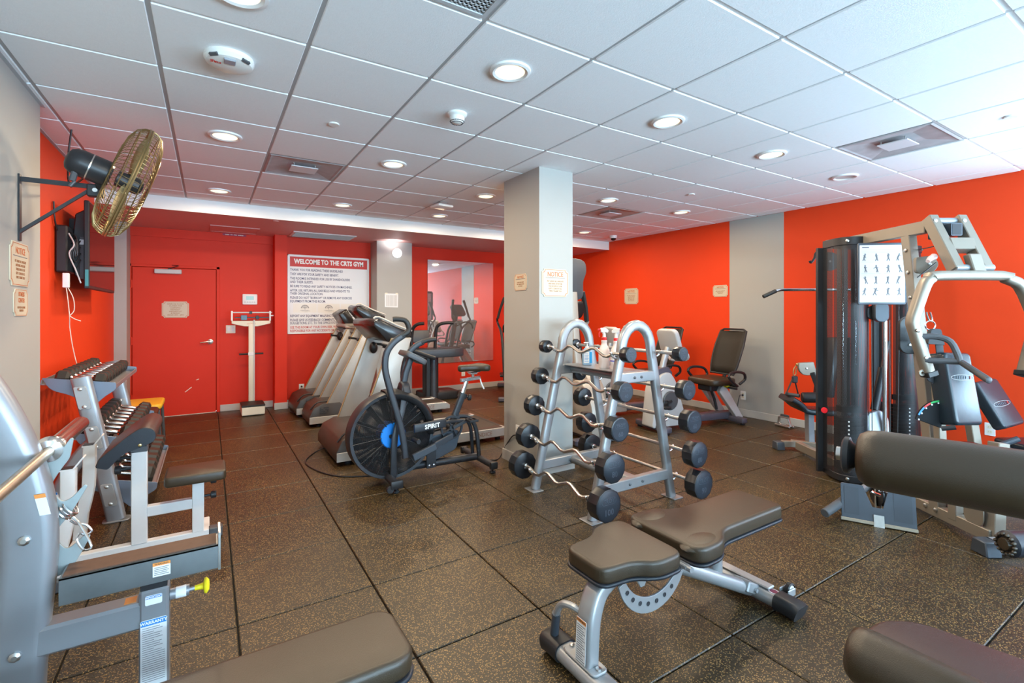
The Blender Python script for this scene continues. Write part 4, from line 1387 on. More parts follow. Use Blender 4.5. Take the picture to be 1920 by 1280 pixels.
# moving arms
for s, y in ((-1, BY - .205), (1, BY + .205)):
    if s < 0:
        pts = [(1.335, 3.725, 0.246), (1.322, 3.725, 0.367), (1.291, 3.725, 0.521), (1.243, 3.725, 0.687), (1.200, 3.725, 0.838), (1.170, 3.725, 0.975), (1.183, 3.725, 1.095), (1.243, 3.725, 1.177), (1.322, 3.725, 1.230)]
    else:
        pts = [(1.658, 4.135, 0.151), (1.632, 4.135, 0.300), (1.592, 4.135, 0.426), (1.516, 4.135, 0.626), (1.467, 4.135, 0.797), (1.467, 4.135, 0.915), (1.506, 4.135, 1.036), (1.581, 4.135, 1.110), (1.648, 4.135, 1.141)]
    a = obj('swing_arm', MB().tube(pts, prof=rounded(.052, .034, .014, 3), up=(0, 1, 0), sub=3), M_BIKE, t)
    e = Vector(pts[-1])
    if s < 0:
        g = [e + Vector((-.02, 0, -.008)), e + Vector((.035, .0, .025)), e + Vector((.045, .01, .06)), e + Vector((.02, .02, .115)), e + Vector((-.04, .035, .128)), e + Vector((-.075, .045, .126))]
    else:
        g = [e + Vector((-.02, 0, -.006)), e + Vector((.03, 0, .012)), e + Vector((.085, -.01, .02)), e + Vector((.12, -.02, .022))]
    obj('hand_grip', MB().tube(g, .021, 12, sub=4), M_RUBBER, a)
    yy = y
    lk = MB().bar((1.40, yy, .235), (1.60, yy, .30), .03, .055).bar((1.60, yy + .02, .30), (1.80, BY + s * .10, .335), .02, .05)
    obj('drive_link', lk, M_SLATE if s < 0 else M_BIKE, t)
    obj('foot_peg', MB().cyl((1.40, yy, .385), (1.41, yy + s * .10, .385), .018, 12), M_BLACK, a)
mb_ = MB().tube([(1.42, BY - .178, .462), (1.66, BY - .178, .475), (1.70, BY - .16, .47)], prof=rounded(.028, .072, .012, 3))
mb_ = obj('name_bar', mb_, M_BIKE, t)
text('SPIRIT', .050, mtx((1.572, BY - .196, .468), Vector((1, 0, .05)).normalized(), Vector((-.05, 0, 1)).normalized(), Vector((0, -1, 0))), M_PLWHITE, mb_, offset=.0016, xs=1.0)
obj('link_rod', MB().tube([(1.69, BY - .15, .470), (1.78, BY - .12, .468), (1.94, BY - .10, .455)], .014, 8), M_BIKE, t)
obj('console_mast', MB().tube([(1.385, BY, .76), (1.41, BY, .90), (1.455, BY, 1.02)], prof=rounded(.055, .04, .014, 3), up=(0, 1, 0)), M_BIKE, t)
cm = Matrix.Translation((1.475, BY, 1.035)) @ Euler((0, R(28), 0)).to_matrix().to_4x4()
cn = obj('console', MB().prism(rounded(.20, .23, .03, 4), .045, cm @ Matrix.Translation((0, 0, -.03)), bev=.010, seg=2), M_DGREY, t)
obj('console_face', MB().prism(rounded(.17, .20, .02, 4), .003, cm @ Matrix.Translation((0, 0, .014))), mat('teal_grey', (.06, .14, .15), .3), cn)
obj('console_screen', MB().prism(rounded(.08, .14, .005, 1), .002, cm @ Matrix.Translation((-.03, 0, .0165))), M_INK, cn)

# ================================================================ treadmills
M_TRED = mat('treadmill_pewter', (0.46, 0.44, 0.41), 0.42, metal=0.35, noise=0.03, nscale=20)
M_HOOD = mat('motor_hood_brown', (0.050, 0.040, 0.034), 0.40)
M_BELT = mat('running_belt', (0.045, 0.036, 0.028), 0.6, noise=.15, nscale=60)
M_RAIL = mat('brushed_rail', (0.50, 0.50, 0.48), 0.35, metal=.6)
M_CONS = mat('console_black', (0.022, 0.020, 0.020), 0.22)


def treadmill(x, y, width, label, name_text, arch=False, dz=0.0, dx=0.0, L=1.87):
    t = thing('treadmill', label, 'treadmill', (x, y, 0), group='row of pewter treadmills')
    w = width
    # motor hood: local x to the runner's back, local y away from the camera
    prof = [(0.0, .045), (0.0, .13), (.05, .235), (.16, .285), (.36, .285), (.50, .17), (.52, .12), (.52, .045)]
    hM = mtx((0, w, 0), Vector((1, 0, 0)), Vector((0, 0, 1)), Vector((0, -1, 0)))
    hd = obj('motor_hood', MB().prism(prof, w, hM, bev=.012, seg=2), M_HOOD, t)
    obj('hood_lower_band', MB().bx(.004, .52, -.004, 0.002, .045, .128, bev=.002), M_TRED, hd)
    obj('hood_ridge', MB().tube([(.02, .06, .215), (.10, .06, .292), (.22, .06, .300), (.36, .06, .293)], .010, 6, sub=3), M_BLACK, hd)
    v = MB()
    for k in range(5):
        for j in range(4):
            if (k + j) % 5 < 4:
                v.box((.13 + .022 * k, -.003, .170 + .022 * j), (.014, .006, .010))
    obj('hood_vents', v, M_INK, hd)
    obj('running_belt', MB().bx(.50, L - .03, .12, w - .12, .10, .125, bev=.004), M_BELT, t)
    for a, b in ((0.0, .115), (w - .115, w)):
        r = obj('side_rail', MB().prism([(.50, .045), (.50, .150), (L - .06, .140), (L, .10), (L, .045)], b - a, mtx((0, b, 0), Vector((1, 0, 0)), Vector((0, 0, 1)), Vector((0, -1, 0))), bev=.006), M_RAIL, t)
        obj('rail_tread', MB().bar((.54, (a + b) / 2, .151), (L - .1, (a + b) / 2, .142), .08, .006, bev=.001), M_HOOD, r)
        if a == 0.0:
            text(name_text, .058, mtx((L - .36, -.0015, .092), Vector((1, 0, -.01)).normalized(), Vector((.01, 0, 1)).normalized(), Vector((0, -1, 0))), mat('rail_lettering', (.30, .20, .17), .5), r, offset=.001)
    obj('rear_roller', MB().cyl((L - .05, .115, .10), (L - .05, w - .115, .10), .035, 14), M_HOOD, t)
    for xx in (.12, L - .12):
        for yy in (.09, w - .09):
            obj('foot', MB().lathe([(.03, 0), (.032, .02), (.02, .03), (.014, .05), (0, .05)], c=(xx, yy, 0), seg=12), M_BLACK, t)
    # leaning side panels
    for yy in (.035, w - .035):
        p0, p1 = (.30, .18), (.62 + dx, 1.16 + dz)
        if arch:
            p1 = (.62 + dx, 1.12 + dz)
        poly = [(p0[0] - .14, p0[1]), (p0[0] + .14, p0[1]), (p1[0] + .10, p1[1]), (p1[0] - .10, p1[1])]
        o = obj('upright_panel', MB().prism(poly, .06, mtx((0, yy + .03, 0), Vector((1, 0, 0)), Vector((0, 0, 1)), Vector((0, -1, 0))), bev=.012, seg=2), M_TRED, t)
        s = MB().tube([(poly[0][0] - .004, yy - .027, poly[0][1]), (poly[3][0] - .004, yy - .027, poly[3][1])], .006, 6)
        obj('edge_trim', s, mat('gold_trim', (.50, .36, .18), .4, metal=.6), o)
    if arch:
        o = obj('arch_top', MB().tube([(x + dx, y, z + dz) for x, y, z in ((.60, .035, 1.06), (.605, .05, 1.12), (.61, .11, 1.165), (.615, w - .11, 1.165), (.61, w - .05, 1.12), (.60, w - .035, 1.06))], prof=rounded(.20, .06, .02, 3), up=(0, 0, 1), sub=2), M_TRED, t)
        text('L7', .075, mtx((.585 + dx, .0035, 1.03 + dz), Vector((1, 0, .0)), Vector((.3, 0, 1)).normalized(), Vector((0, -1, 0))), M_INK, t, offset=.001)
        cb = MB().prism(rounded(.27, w * .62, .03, 3), .14, Matrix.Translation((.50 + dx, w / 2, 1.22 + dz)) @ Euler((0, R(58), 0)).to_matrix().to_4x4(), bev=.02, seg=2)
        obj('console', cb, M_CONS, t)
    else:
        pr = [(.02, -.02), (-.12, .14), (-.115, .19), (-.06, .21), (.10, .13), (.26, .07), (.26, .02), (.12, -.02)]
        cn = obj('console', MB().prism([(p[0] + .47 + dx, p[1] + 1.14 + dz) for p in pr], w - .08, mtx((0, w - .04, 0), Vector((1, 0, 0)), Vector((0, 0, 1)), Vector((0, -1, 0))), bev=.018, seg=2), M_CONS, t)
        obj('console_rim', MB().tube([(.35 + dx, .04, 1.35 + dz), (.40 + dx, .035, 1.365 + dz), (.57 + dx, .035, 1.285 + dz), (.73 + dx, .04, 1.225 + dz)], .010, 8, sub=2), M_TRED, cn)
        obj('reading_rack', MB().bar((.55 + dx, w / 2, 1.30 + dz), (.73 + dx, w / 2, 1.21 + dz), w * .55, .006, bev=.001), M_DGREY, cn)
    for yy, iy in ((.05, .10), (w - .05, w - .12)):
        h = MB().tube([(.58, yy, 1.06), (.70, yy, 1.04), (.92, yy, .96), (.98, yy, .94)], .021, 10, sub=3)
        h = obj('handrail', h, M_BLACK, t)
        obj('rail_end', MB().ball((.56 + dx, iy, 1.02 + dz * .5), (.045, .035, .065), 14), M_BLACK, h)
    return t


treadmill(.98, 4.55, .88, 'nearest pewter treadmill, behind the air bike', 'LANDICE')
treadmill(1.03, 6.25, .53, 'middle treadmill of the row, between the other two', 'LANDICE', dz=.15, dx=.22)
treadmill(.98, 6.92, .74, 'farthest treadmill with an arched L7 upright, closest to the welcome board', 'LANDICE', True, dz=.05, dx=.14, L=1.14)

w = MB().tube([(1.020, 5.186, 0.030), (0.898, 5.132, 0.008), (0.785, 4.924, 0.006), (0.772, 4.727, 0.006), (0.846, 4.456, 0.006), (0.962, 4.270, 0.006), (1.159, 4.162, 0.006), (1.282, 4.110, 0.008)], .006, 6, sub=6)
tag(obj('floor_cable', w, M_BLACK), 'black power cord looping on the floor in front of the nearest treadmill', 'cord', 'black cables')
w = MB().tube([(2.193, 3.930, 0.014), (2.257, 3.982, 0.010), (2.314, 3.961, 0.006), (2.394, 4.015, 0.010), (2.425, 3.967, 0.120), (2.400, 3.811, 0.250), (2.408, 3.750, 0.278)], .006, 6, sub=5)
tag(obj('floor_cable', w, M_BLACK), 'black cord running from the air bike up to the column outlet', 'cord', 'black cables')
w = MB().tube([(1.19, 7.86, .24), (1.17, 7.80, .18), (1.12, 7.7, .02), (1.0, 7.6, .008), (.98, 7.35, .008), (1.05, 7.2, .008), (1.01, 7.0, .008), (1.08, 6.8, .02), (1.1, 6.72, .05)], .007, 6, sub=5).ball((1.19, 7.862, .285), (.014, .016, .013), 8).ball((1.19, 7.862, .24), (.014, .016, .013), 8)
tag(obj('floor_cable', w, M_BLACK), 'tangled black cords below the wall outlet beside the farthest treadmill', 'cord', 'black cables')
w = MB().tube([(6.12, 3.86, .285), (6.06, 3.86, .285), (6.04, 3.87, .20), (6.03, 3.9, .03), (5.95, 3.9, .008), (5.85, 3.95, .01)], .005, 6, sub=5).ball((6.125, 3.86, .285), (.016, .014, .014), 8)
tag(obj('floor_cable', w, M_BLACK), 'short black cord plugged into the outlet by the recumbent bike', 'cord', 'black cables')

# ================================================================ vibration trainer by the mirror
t = thing('vibration_trainer', 'black stand-up trainer with a wide tray console and loop handlebars by the pilaster', 'exercise machine', (3.02, 7.12, 0), world=True)
obj('platform', MB().prism(rounded(.62, .44, .08, 4), .13, Matrix.Translation((3.17, 7.33, .0)), bev=.02, seg=2), M_BLACK, t)
obj('column_shell', MB().prism(rounded(.22, .17, .03, 3), .74, Matrix.Translation((2.99, 7.19, .01)), bev=.008), M_BLACK, t)
obj('front_cylinder', MB().cyl((3.0, 7.085, .02), (3.0, 7.085, .72), .045, 18), M_SLATE, t)
tr = obj('tray_console', MB().prism(corner_poly([(2.52, 7.30, .03), (2.50, 7.02, .06), (2.72, 6.92, .10), (3.32, 6.90, .10), (3.52, 7.02, .08), (3.50, 7.28, .05)], 5), .135, Matrix.Translation((0, 0, .70)), bev=.02, seg=2), M_SLATE, t)
obj('tray_top', MB().prism(corner_poly([(2.56, 7.27, .03), (2.55, 7.04, .05), (2.74, 6.96, .08), (3.30, 6.94, .08), (3.46, 7.04, .06), (3.45, 7.25, .05)], 5), .006, Matrix.Translation((0, 0, .834))), M_BLACK, tr)
obj('back_screen', MB().box((2.80, 7.28, 1.02), (.42, .05, .20), rot=(R(-12), 0, 0), bev=.02, seg=2), M_DGREY, t)
obj('screen_stalk', MB().cyl((2.80, 7.26, .83), (2.80, 7.28, .95), .03, 12), M_BLACK, t)
obj('loop_handle', MB().tube([(3.04, 7.12, .84), (3.04, 7.10, 1.02), (3.05, 7.08, 1.16), (3.10, 7.04, 1.22), (3.20, 6.98, 1.24), (3.28, 6.94, 1.235)], .026, 12, sub=4), M_BLACK, t)
obj('loop_handle', MB().tube([(2.66, 7.14, .84), (2.66, 7.14, 1.02), (2.67, 7.10, 1.16), (2.72, 7.04, 1.22), (2.80, 6.98, 1.235)], .026, 12, sub=4), M_BLACK, t)

# ================================================================ physician scale
t = thing('balance_scale', 'tall cream balance-beam body scale standing against the red wall', 'scale', (.515, 7.60, 0), world=True)
obj('base_box', MB().bx(.375, .655, 7.40, 7.84, .012, .125, bev=.008), M_CREAM, t)
obj('rubber_platform', MB().bx(.372, .658, 7.395, 7.75, .125, .150, bev=.006), M_RUBBER, t)
obj('pillar', MB().bx(.478, .552, 7.765, 7.83, .125, 1.24, bev=.010, seg=2), M_CREAM, t)
obj('height_rod', MB().bx(.540, .556, 7.755, 7.765, .15, 1.30), M_GREYP, t)
yb = 7.75
head = MB().prism(corner_poly([(.27, 1.285, .01), (.76, 1.285, .01), (.76, 1.245, .01), (.60, 1.205, .02), (.43, 1.205, .02), (.27, 1.245, .01)], 3), .06, mtx((0, 7.83, 0), Vector((1, 0, 0)), Vector((0, 0, 1)), Vector((0, -1, 0))), bev=.006)
head = obj('scale_head', head, M_CREAM, t)
text('DETECTO', .026, mtx((.515, 7.7685, 1.243), Vector((1, 0, 0)), Vector((0, 0, 1)), Vector((0, -1, 0))), mat('head_lettering', (.72, .35, .22), .5), head)
for x in (.275, .755):
    obj('beam_post', MB().bx(x - .011, x + .011, 7.785, 7.805, 1.285, 1.425, bev=.002), M_PLWHITE, t)
b1 = obj('weigh_beam', MB().bx(.27, .78, 7.79, 7.80, 1.395, 1.412), M_GREYP, t)
obj('poise', MB().bx(.49, .525, 7.78, 7.81, 1.382, 1.422, bev=.003), M_BLACK, b1)
b2 = obj('weigh_beam', MB().bx(.31, .76, 7.79, 7.80, 1.325, 1.340), M_BLACK, t)
obj('large_poise', MB().bx(.385, .46, 7.775, 7.815, 1.295, 1.365, bev=.004), mat('poise_blue', (.10, .22, .32), .4), b2)
obj('poise', MB().bx(.57, .61, 7.78, 7.81, 1.305, 1.358, bev=.003), M_BLACK, b2)
obj('balance_end', MB().bx(.755, .80, 7.79, 7.80, 1.35, 1.366), M_PLWHITE, t)
for s, a in ((-1, .478), (1, .552)):
    obj('side_handle', MB().cyl((a, 7.79, .815), (a + s * .115, 7.79, .815), .013, 10), M_BLACK, t)
obj('handle_clamp', MB().bx(.474, .556, 7.757, 7.768, .795, .84, bev=.002), M_PLWHITE, t)

# ================================================================ stools beyond the dumbbell rack
def stool(x0, x1, y0, y1, m, label, nm):
    t = thing('stool', label, 'stool', ((x0 + x1) / 2, (y0 + y1) / 2, 0), world=True)
    obj('seat', pad(MB(), rounded(x1 - x0 + .06, y1 - y0 + .06, .06, 5), .41, .465, Matrix.Translation(((x0 + x1) / 2, (y0 + y1) / 2, 0)), r=.018), m, t, smooth=60)
    for x in (x0, x1):
        for y in (y0, y1):
            obj('leg', MB().tube([(x + (.02 if x == x1 else -.02), y, 0), (x, y, .41)], prof=rounded(.03, .03, .006, 2)), M_HOOD, t)
    for y in (y0, y1):
        obj('stretcher', MB().bar((x0, y, .18), (x1, y, .18), .02, .02), M_HOOD, t)


stool(-.80, -.44, 6.14, 6.60, mat('yellow_vinyl', (.72, .42, .03), .4), 'low stool with a yellow seat between the dumbbell rack and red door', 'a')
stool(-.80, -.45, 5.66, 5.98, M_PAD, 'dark low stool just in front of the yellow one', 'b')
# ================================================================ dumbbell rack along the left wall
RY0, RY1 = 4.21, 5.44
M_RACK = mat('rack_silver_blue', (0.33, 0.34, 0.36), 0.36, metal=0.5, noise=.03, nscale=30)
M_BRKT = mat('bracket_blue_grey', (0.20, 0.24, 0.31), 0.38, metal=0.35)
t = thing('dumbbell_rack', 'silver three-tier dumbbell rack along the orange wall', 'rack', (-.66, 4.82, 0), world=True)
TIERS = [(-.735, .915, R(9), .38), (-.60, .525, R(14), .36), (-.515, .205, R(14), .40)]   # x centre, z, tilt, depth
for y, s in ((RY0, 1), (RY1, -1)):
    up = MB().tube([(-.530, y, .006), (-.620, y, .50), (-.715, y, .985)], prof=rounded(.062, .105, .022, 3), up=(1, 0, 0))
    up = obj('end_upright', up, M_RACK, t)
    obj('foot_plate', MB().prism(rounded(.15, .10, .03, 4), .008, Matrix.Translation((-.53, y, 0)), bev=.002), M_RACK, up)
    for k, f in enumerate((.91, .60, .20)):
        c = Vector((-.530 - .185 * f / .985, y - .032, f * .985 - (.01 if k else .045)))
        pm = mtx(c, Vector((1, 0, 0)), Vector((-.185, 0, .98)).normalized(), Vector((0, -1, 0)))
        cp = obj('bolt_plate', MB().prism(rounded(.066, .155, .012, 3), .007, pm, bev=.002), M_SILVERL, up)
        for q in (-.06, .06):
            obj('plate_bolt', MB().lathe([(.012, .0), (.012, .006), (.006, .010), (0, .010)], pm @ Matrix.Translation((0, q, .007)), 8), M_SCREWS, cp)
    obj('rear_leg', MB().tube([(-.635, y + s * .02, .56), (-.72, y + s * .02, .46), (-.80, y + s * .02, .30), (-.87, y + s * .02, .006)], prof=rounded(.06, .09, .02, 3), up=(1, 0, 0), sub=3), M_RACK, t)
    for k, (x, z, a, d) in enumerate(TIERS):
        m = mtx((x, y + s * .055, z), Vector((math.cos(a), 0, -math.sin(a))), Vector((math.sin(a), 0, math.cos(a))), Vector((0, 1, 0)))
        pl = [(-d / 2, .045, 0), (d / 2, .045, .01), (d / 2 + .01, .0, .02), (d / 2 - .05, -.06, .03), (d / 2 - .10, -.14, .03), (-.02, -.06, .04), (-d / 2 + .05, -.03, .04)]
        obj('end_bracket', MB().prism(corner_poly(pl, 3), .006, m @ Matrix.Translation((0, 0, -.003)), bev=.0015), M_BRKT, t)
for k, (x, z, a, d) in enumerate(TIERS):
    ca, sa = math.cos(a), math.sin(a)
    for q in (-1, 1):
        cx, cz = x + q * d * .40 * ca, z - q * d * .40 * sa
        r = MB().bar((cx, RY0 + .064, cz), (cx, RY1 - .064, cz), .075, .006, up=(sa, 0, ca), bev=.001)
        ox, oz = x + q * d * .50 * ca, z - q * d * .50 * sa
        r.bar((ox + sa * .014, RY0 + .064, oz + ca * .014), (ox + sa * .014, RY1 - .064, oz + ca * .014), .006, .034, up=(sa, 0, ca), bev=.001)
        obj('shelf_rail', r, M_RACK, t)
obj('cross_beam', MB().bar((-.66, RY0 + .03, .33), (-.66, RY1 - .03, .33), .06, .06), M_RACK, t)
lb = MB().prism([(-.022, -.05), (.022, -.05), (.022, .05), (-.022, .05)], .001, mtx((-.835, RY0 - .012, .20), Vector((.95, 0, .28)), Vector((-.28, 0, .95)), Vector((0, -1, 0))))
lb = obj('frame_label', lb, M_LABELW, t)
obj('label_head', MB().prism([(-.021, .034), (.021, .034), (.021, .049), (-.021, .049)], .0015, mtx((-.835, RY0 - .012, .20), Vector((.95, 0, .28)), Vector((-.28, 0, .95)), Vector((0, -1, 0)))), M_LABELB, lb)

M_HEX = mat('hex_rubber', (0.030, 0.027, 0.022), 0.42, noise=.1, nscale=40)
ORDN = ['nearest', 'second', 'third', 'fourth', 'fifth', 'sixth', 'seventh', 'eighth', 'ninth', 'tenth']


def hex_dumbbell(x, y, z, a, r, hl, gl, label, group, src={}):
    key = (r, hl, gl)
    rot = (0, a, 0)
    if key in src:
        return dup(src[key], (x, y, z), rot, label, group)
    t = thing('hex_dumbbell', label, 'dumbbell', (x, y, z), group=group, rot=rot)
    for s in (-1, 1):
        M = place((s * gl / 2, 0, 0), (s, 0, 0), (0, 0, 1))
        pr = [(r * math.cos(PI / 3 * k), r * math.sin(PI / 3 * k)) for k in range(6)]
        pr2 = [(.62 * p[0], .62 * p[1]) for p in pr]
        b = MB()
        lay = [(pr2, 0.0), (pr, hl * .22), (pr, hl * .80), (pr2, hl)]
        rg = [[b.bm.verts.new(M @ Vector((p[0], p[1], q))) for p in P] for P, q in lay]
        for A, B in zip(rg, rg[1:]):
            for k in range(6):
                b.bm.faces.new((A[k], A[(k + 1) % 6], B[(k + 1) % 6], B[k]))
        b.bm.faces.new(list(reversed(rg[0])))
        b.bm.faces.new(rg[-1])
        obj('hex_head', b, M_HEX, t, smooth=20)
    g = MB().lathe([(r * .30, -gl / 2), (r * .36, -gl / 2 + .004), (r * .22, -gl / 2 + .016), (.0145, -gl / 4), (.0165, 0), (.0145, gl / 4), (r * .22, gl / 2 - .016), (r * .36, gl / 2 - .004), (r * .30, gl / 2)], place((0, 0, 0), (1, 0, 0), (0, 0, 1)), 12)
    obj('chrome_handle', g, M_CHROME, t)
    src[key] = t
    return t


for k, (n, r, hl, gl, nm) in enumerate(((9, .052, .072, .120, 'top'), (8, .066, .088, .125, 'middle'), (7, .078, .105, .125, 'lowest'))):
    x, z, a, d = TIERS[k]
    y0, y1 = RY0 + .05 + r, RY1 - .06 - r
    off = r * math.cos(PI / 6) + .006
    for i in range(n):
        y = y0 + (y1 - y0) * i / (n - 1)
        hex_dumbbell(x + off * math.sin(a), y, z + off * math.cos(a), a, r, hl, gl,
                     '%s hex dumbbell from the near end of the %s rack tier' % (ORDN[i], nm), 'hex dumbbells on the %s tier' % nm)

# ================================================================ preacher curl bench
PY = 3.58
t = thing('preacher_bench', 'white-framed preacher curl bench with dark pads in front of the dumbbell rack', 'bench', (-.28, PY, 0), world=True)
obj('base_beam', MB().bar((-.66, PY, .034), (.005, PY, .034), .052, .052), M_WHITEM, t)
obj('beam_cap', MB().bar((.0, PY, .034), (.075, PY, .032), .06, .062, bev=.006), M_DGREY, t)
cb = obj('rear_crossbar', MB().bar((-.66, PY - .28, .034), (-.66, PY + .28, .034), .05, .052), M_WHITEM, t)
for s in (-1, 1):
    obj('end_cap', MB().bar((-.66, PY + s * .27, .034), (-.66, PY + s * .32, .034), .058, .06, bev=.006), M_DGREY, cb)
cb = obj('front_crossbar', MB().bar((-.02, PY + .02, .030), (-.02, PY + .22, .030), .05, .045), M_WHITEM, t)
po = obj('main_post', MB().bar((-.345, PY, .055), (-.345, PY, .605), .06, .075, up=(1, 0, 0)), M_WHITEM, t)
obj('post_collar', MB().bar((-.345, PY, .595), (-.345, PY, .63), .068, .082, up=(1, 0, 0), bev=.004), M_DGREY, po)
obj('pad_tube', MB().bar((-.345, PY, .62), (-.345, PY, .72), .048, .055, up=(1, 0, 0)), M_WHITEM, po)
for z, r in ((.565, .02), (.50, .024)):
    k_ = MB().cyl((-.385, PY, z), (-.435, PY, z), .009, 8).cyl((-.43, PY, z), (-.46, PY, z), r, 12, bev=.004)
    obj('adjust_knob', k_, M_BLACK, po)
obj('seat_beam', MB().bar((-.31, PY, .235), (-.085, PY, .235), .05, .06), M_WHITEM, t)
so_ = obj('seat_post', MB().bar((-.055, PY, .055), (-.055, PY, .375), .055, .062, up=(1, 0, 0)), M_WHITEM, t)
for z, r in ((.355, .02), (.265, .022)):
    k_ = MB().cyl((-.024, PY, z), (.015, PY, z), .008, 8).cyl((.01, PY, z), (.042, PY, z), r, 12, bev=.004)
    obj('adjust_knob', k_, M_BLACK, so_)
se = pad(MB(), rounded(.315, .27, .03, 4), .385, .445, Matrix.Translation((-.065, PY, 0)), r=.014)
obj('seat_pad', se, M_PAD, t, smooth=60)
pm = mtx((0, PY - .19, 0), Vector((1, 0, 0)), Vector((0, 0, 1)), Vector((0, 1, 0)).copy())
arm = [(-.520, .575, .0), (-.505, .620, .012), (-.375, .735, .05), (-.315, .775, .05), (-.255, .755, .04), (-.250, .690, .03), (-.315, .66, .03), (-.40, .635, .03), (-.470, .555, .012)]
ap = MB().prism(corner_poly(arm, 5), .46, mtx((0, PY + .27, 0), Vector((1, 0, 0)), Vector((0, 0, 1)), Vector((0, -1, 0))), bev=.010, seg=3, ang=60)
ap = obj('arm_pad', ap, mat('maroon_red_sheen_vinyl', (.055, .028, .024), .36, bump=.25, bscale=400), t, smooth=50)
obj('pad_side', MB().prism([(p[0] * .97 - .010, p[1] * .97 + .019) for p in corner_poly(arm, 5)], .004, mtx((0, PY - .189, 0), Vector((1, 0, 0)), Vector((0, 0, 1)), Vector((0, -1, 0))), bev=.001), M_PADS, ap)  # pad end carries the bluish window sheen as colour
obj('pad_rivet', MB().lathe([(0, .006), (.008, .004), (.01, 0)], place((-.325, PY - .194, .672), (0, -1, 0), (0, 0, 1)), 10), M_BRASS, ap)
for s in (-1, 1):
    y = PY + s * .26
    o = obj('bar_catch', MB().tube([(-.655, y * .96 + PY * .04, .05), (-.645, y, .20), (-.615, y, .36), (-.61, y, .605)], prof=rounded(.058, .062, .012, 2), up=(1, 0, 0), sub=2), M_WHITEM, t)
    obj('catch_hook', MB().bx(-.643, -.585, y - .03, y + .03, .604, .612).bar((-.588, y, .610), (-.548, y, .665), .06, .008, up=(0, 0, 1), bev=.001), M_WHITEM, o)
    obj('catch_liner', MB().bx(-.640, -.588, y - .028, y + .028, .612, .615), M_BLACK, o)

# ================================================================ olympic bench press (left foreground)
UY, BX, BZ = 1.95, -.412, .994
M_OLY = mat('bench_press_silver', (0.29, 0.30, 0.32), 0.36, metal=0.45, noise=.03, nscale=25)
M_PLATE = mat('hook_plate_grey', (0.34, 0.38, 0.38), 0.45, metal=.3)
t = thing('bench_press', 'silver bench press stand with curved uprights and a long brown-black pad, left foreground', 'bench', (-.2, 1.44, 0), world=True)
CYb = 1.44


def upright(y, s):
    pts = [(-.475, y, .02), (-.472, y, .30), (-.460, y, .50), (-.444, y, .70), (-.450, y, .85), (-.482, y, 1.0), (-.532, y, 1.14), (-.578, y, 1.235)]
    u = obj('curved_upright', MB().tube(pts, prof=rounded(.08, .125, .03, 4), up=(1, 0, 0), sub=3), M_OLY, t)
    obj('base_foot', MB().bar((-.75, y, .04), (-.25, y, .04), .075, .075, bev=.01), M_OLY, u)
    for z, x in ((.765, -.446), (.44, -.465)):
        obj('upright_bolt', MB().lathe([(.014, 0), (.014, .007), (.007, .012), (0, .012)], place((x, y - s * 0 - .040, z), (0, -1, 0), (0, 0, 1)), 8), M_SCREWS, u)
    return u


# hook plate outline (x, z)
HP = [(-.385, 1.215, 0), (-.52, 1.235, .01), (-.47, 1.10, 0), (-.43, .95, 0), (-.42, .65, 0), (-.372, .60, .0), (-.345, .615, .01), (-.318, .665, .01), (-.295, .715, .008), (-.306, .725, .006), (-.330, .700, .012), (-.352, .683, .015), (-.372, .712, .012), (-.372, .755, .012), (-.345, .79, .01), (-.326, .825, .0), (-.302, .872, .006), (-.310, .878, .006), (-.340, .842, .012), (-.362, .832, .012), (-.385, .868, .012), (-.387, .895, .012), (-.365, .935, .012), (-.345, .965, .01), (-.336, 1.025, .004), (-.343, 1.028, .004), (-.372, .982, .012), (-.393, .974, .012), (-.412, .985, .012), (-.424, 1.03, .012), (-.44, 1.10, .01)]
HP2 = [(-.47, 1.22, 0), (-.535, 1.225, .01), (-.50, 1.10, 0), (-.455, .97, 0), (-.43, .85, 0), (-.425, .62, 0), (-.40, .59, 0), (-.37, .59, .01)] + HP[6:]
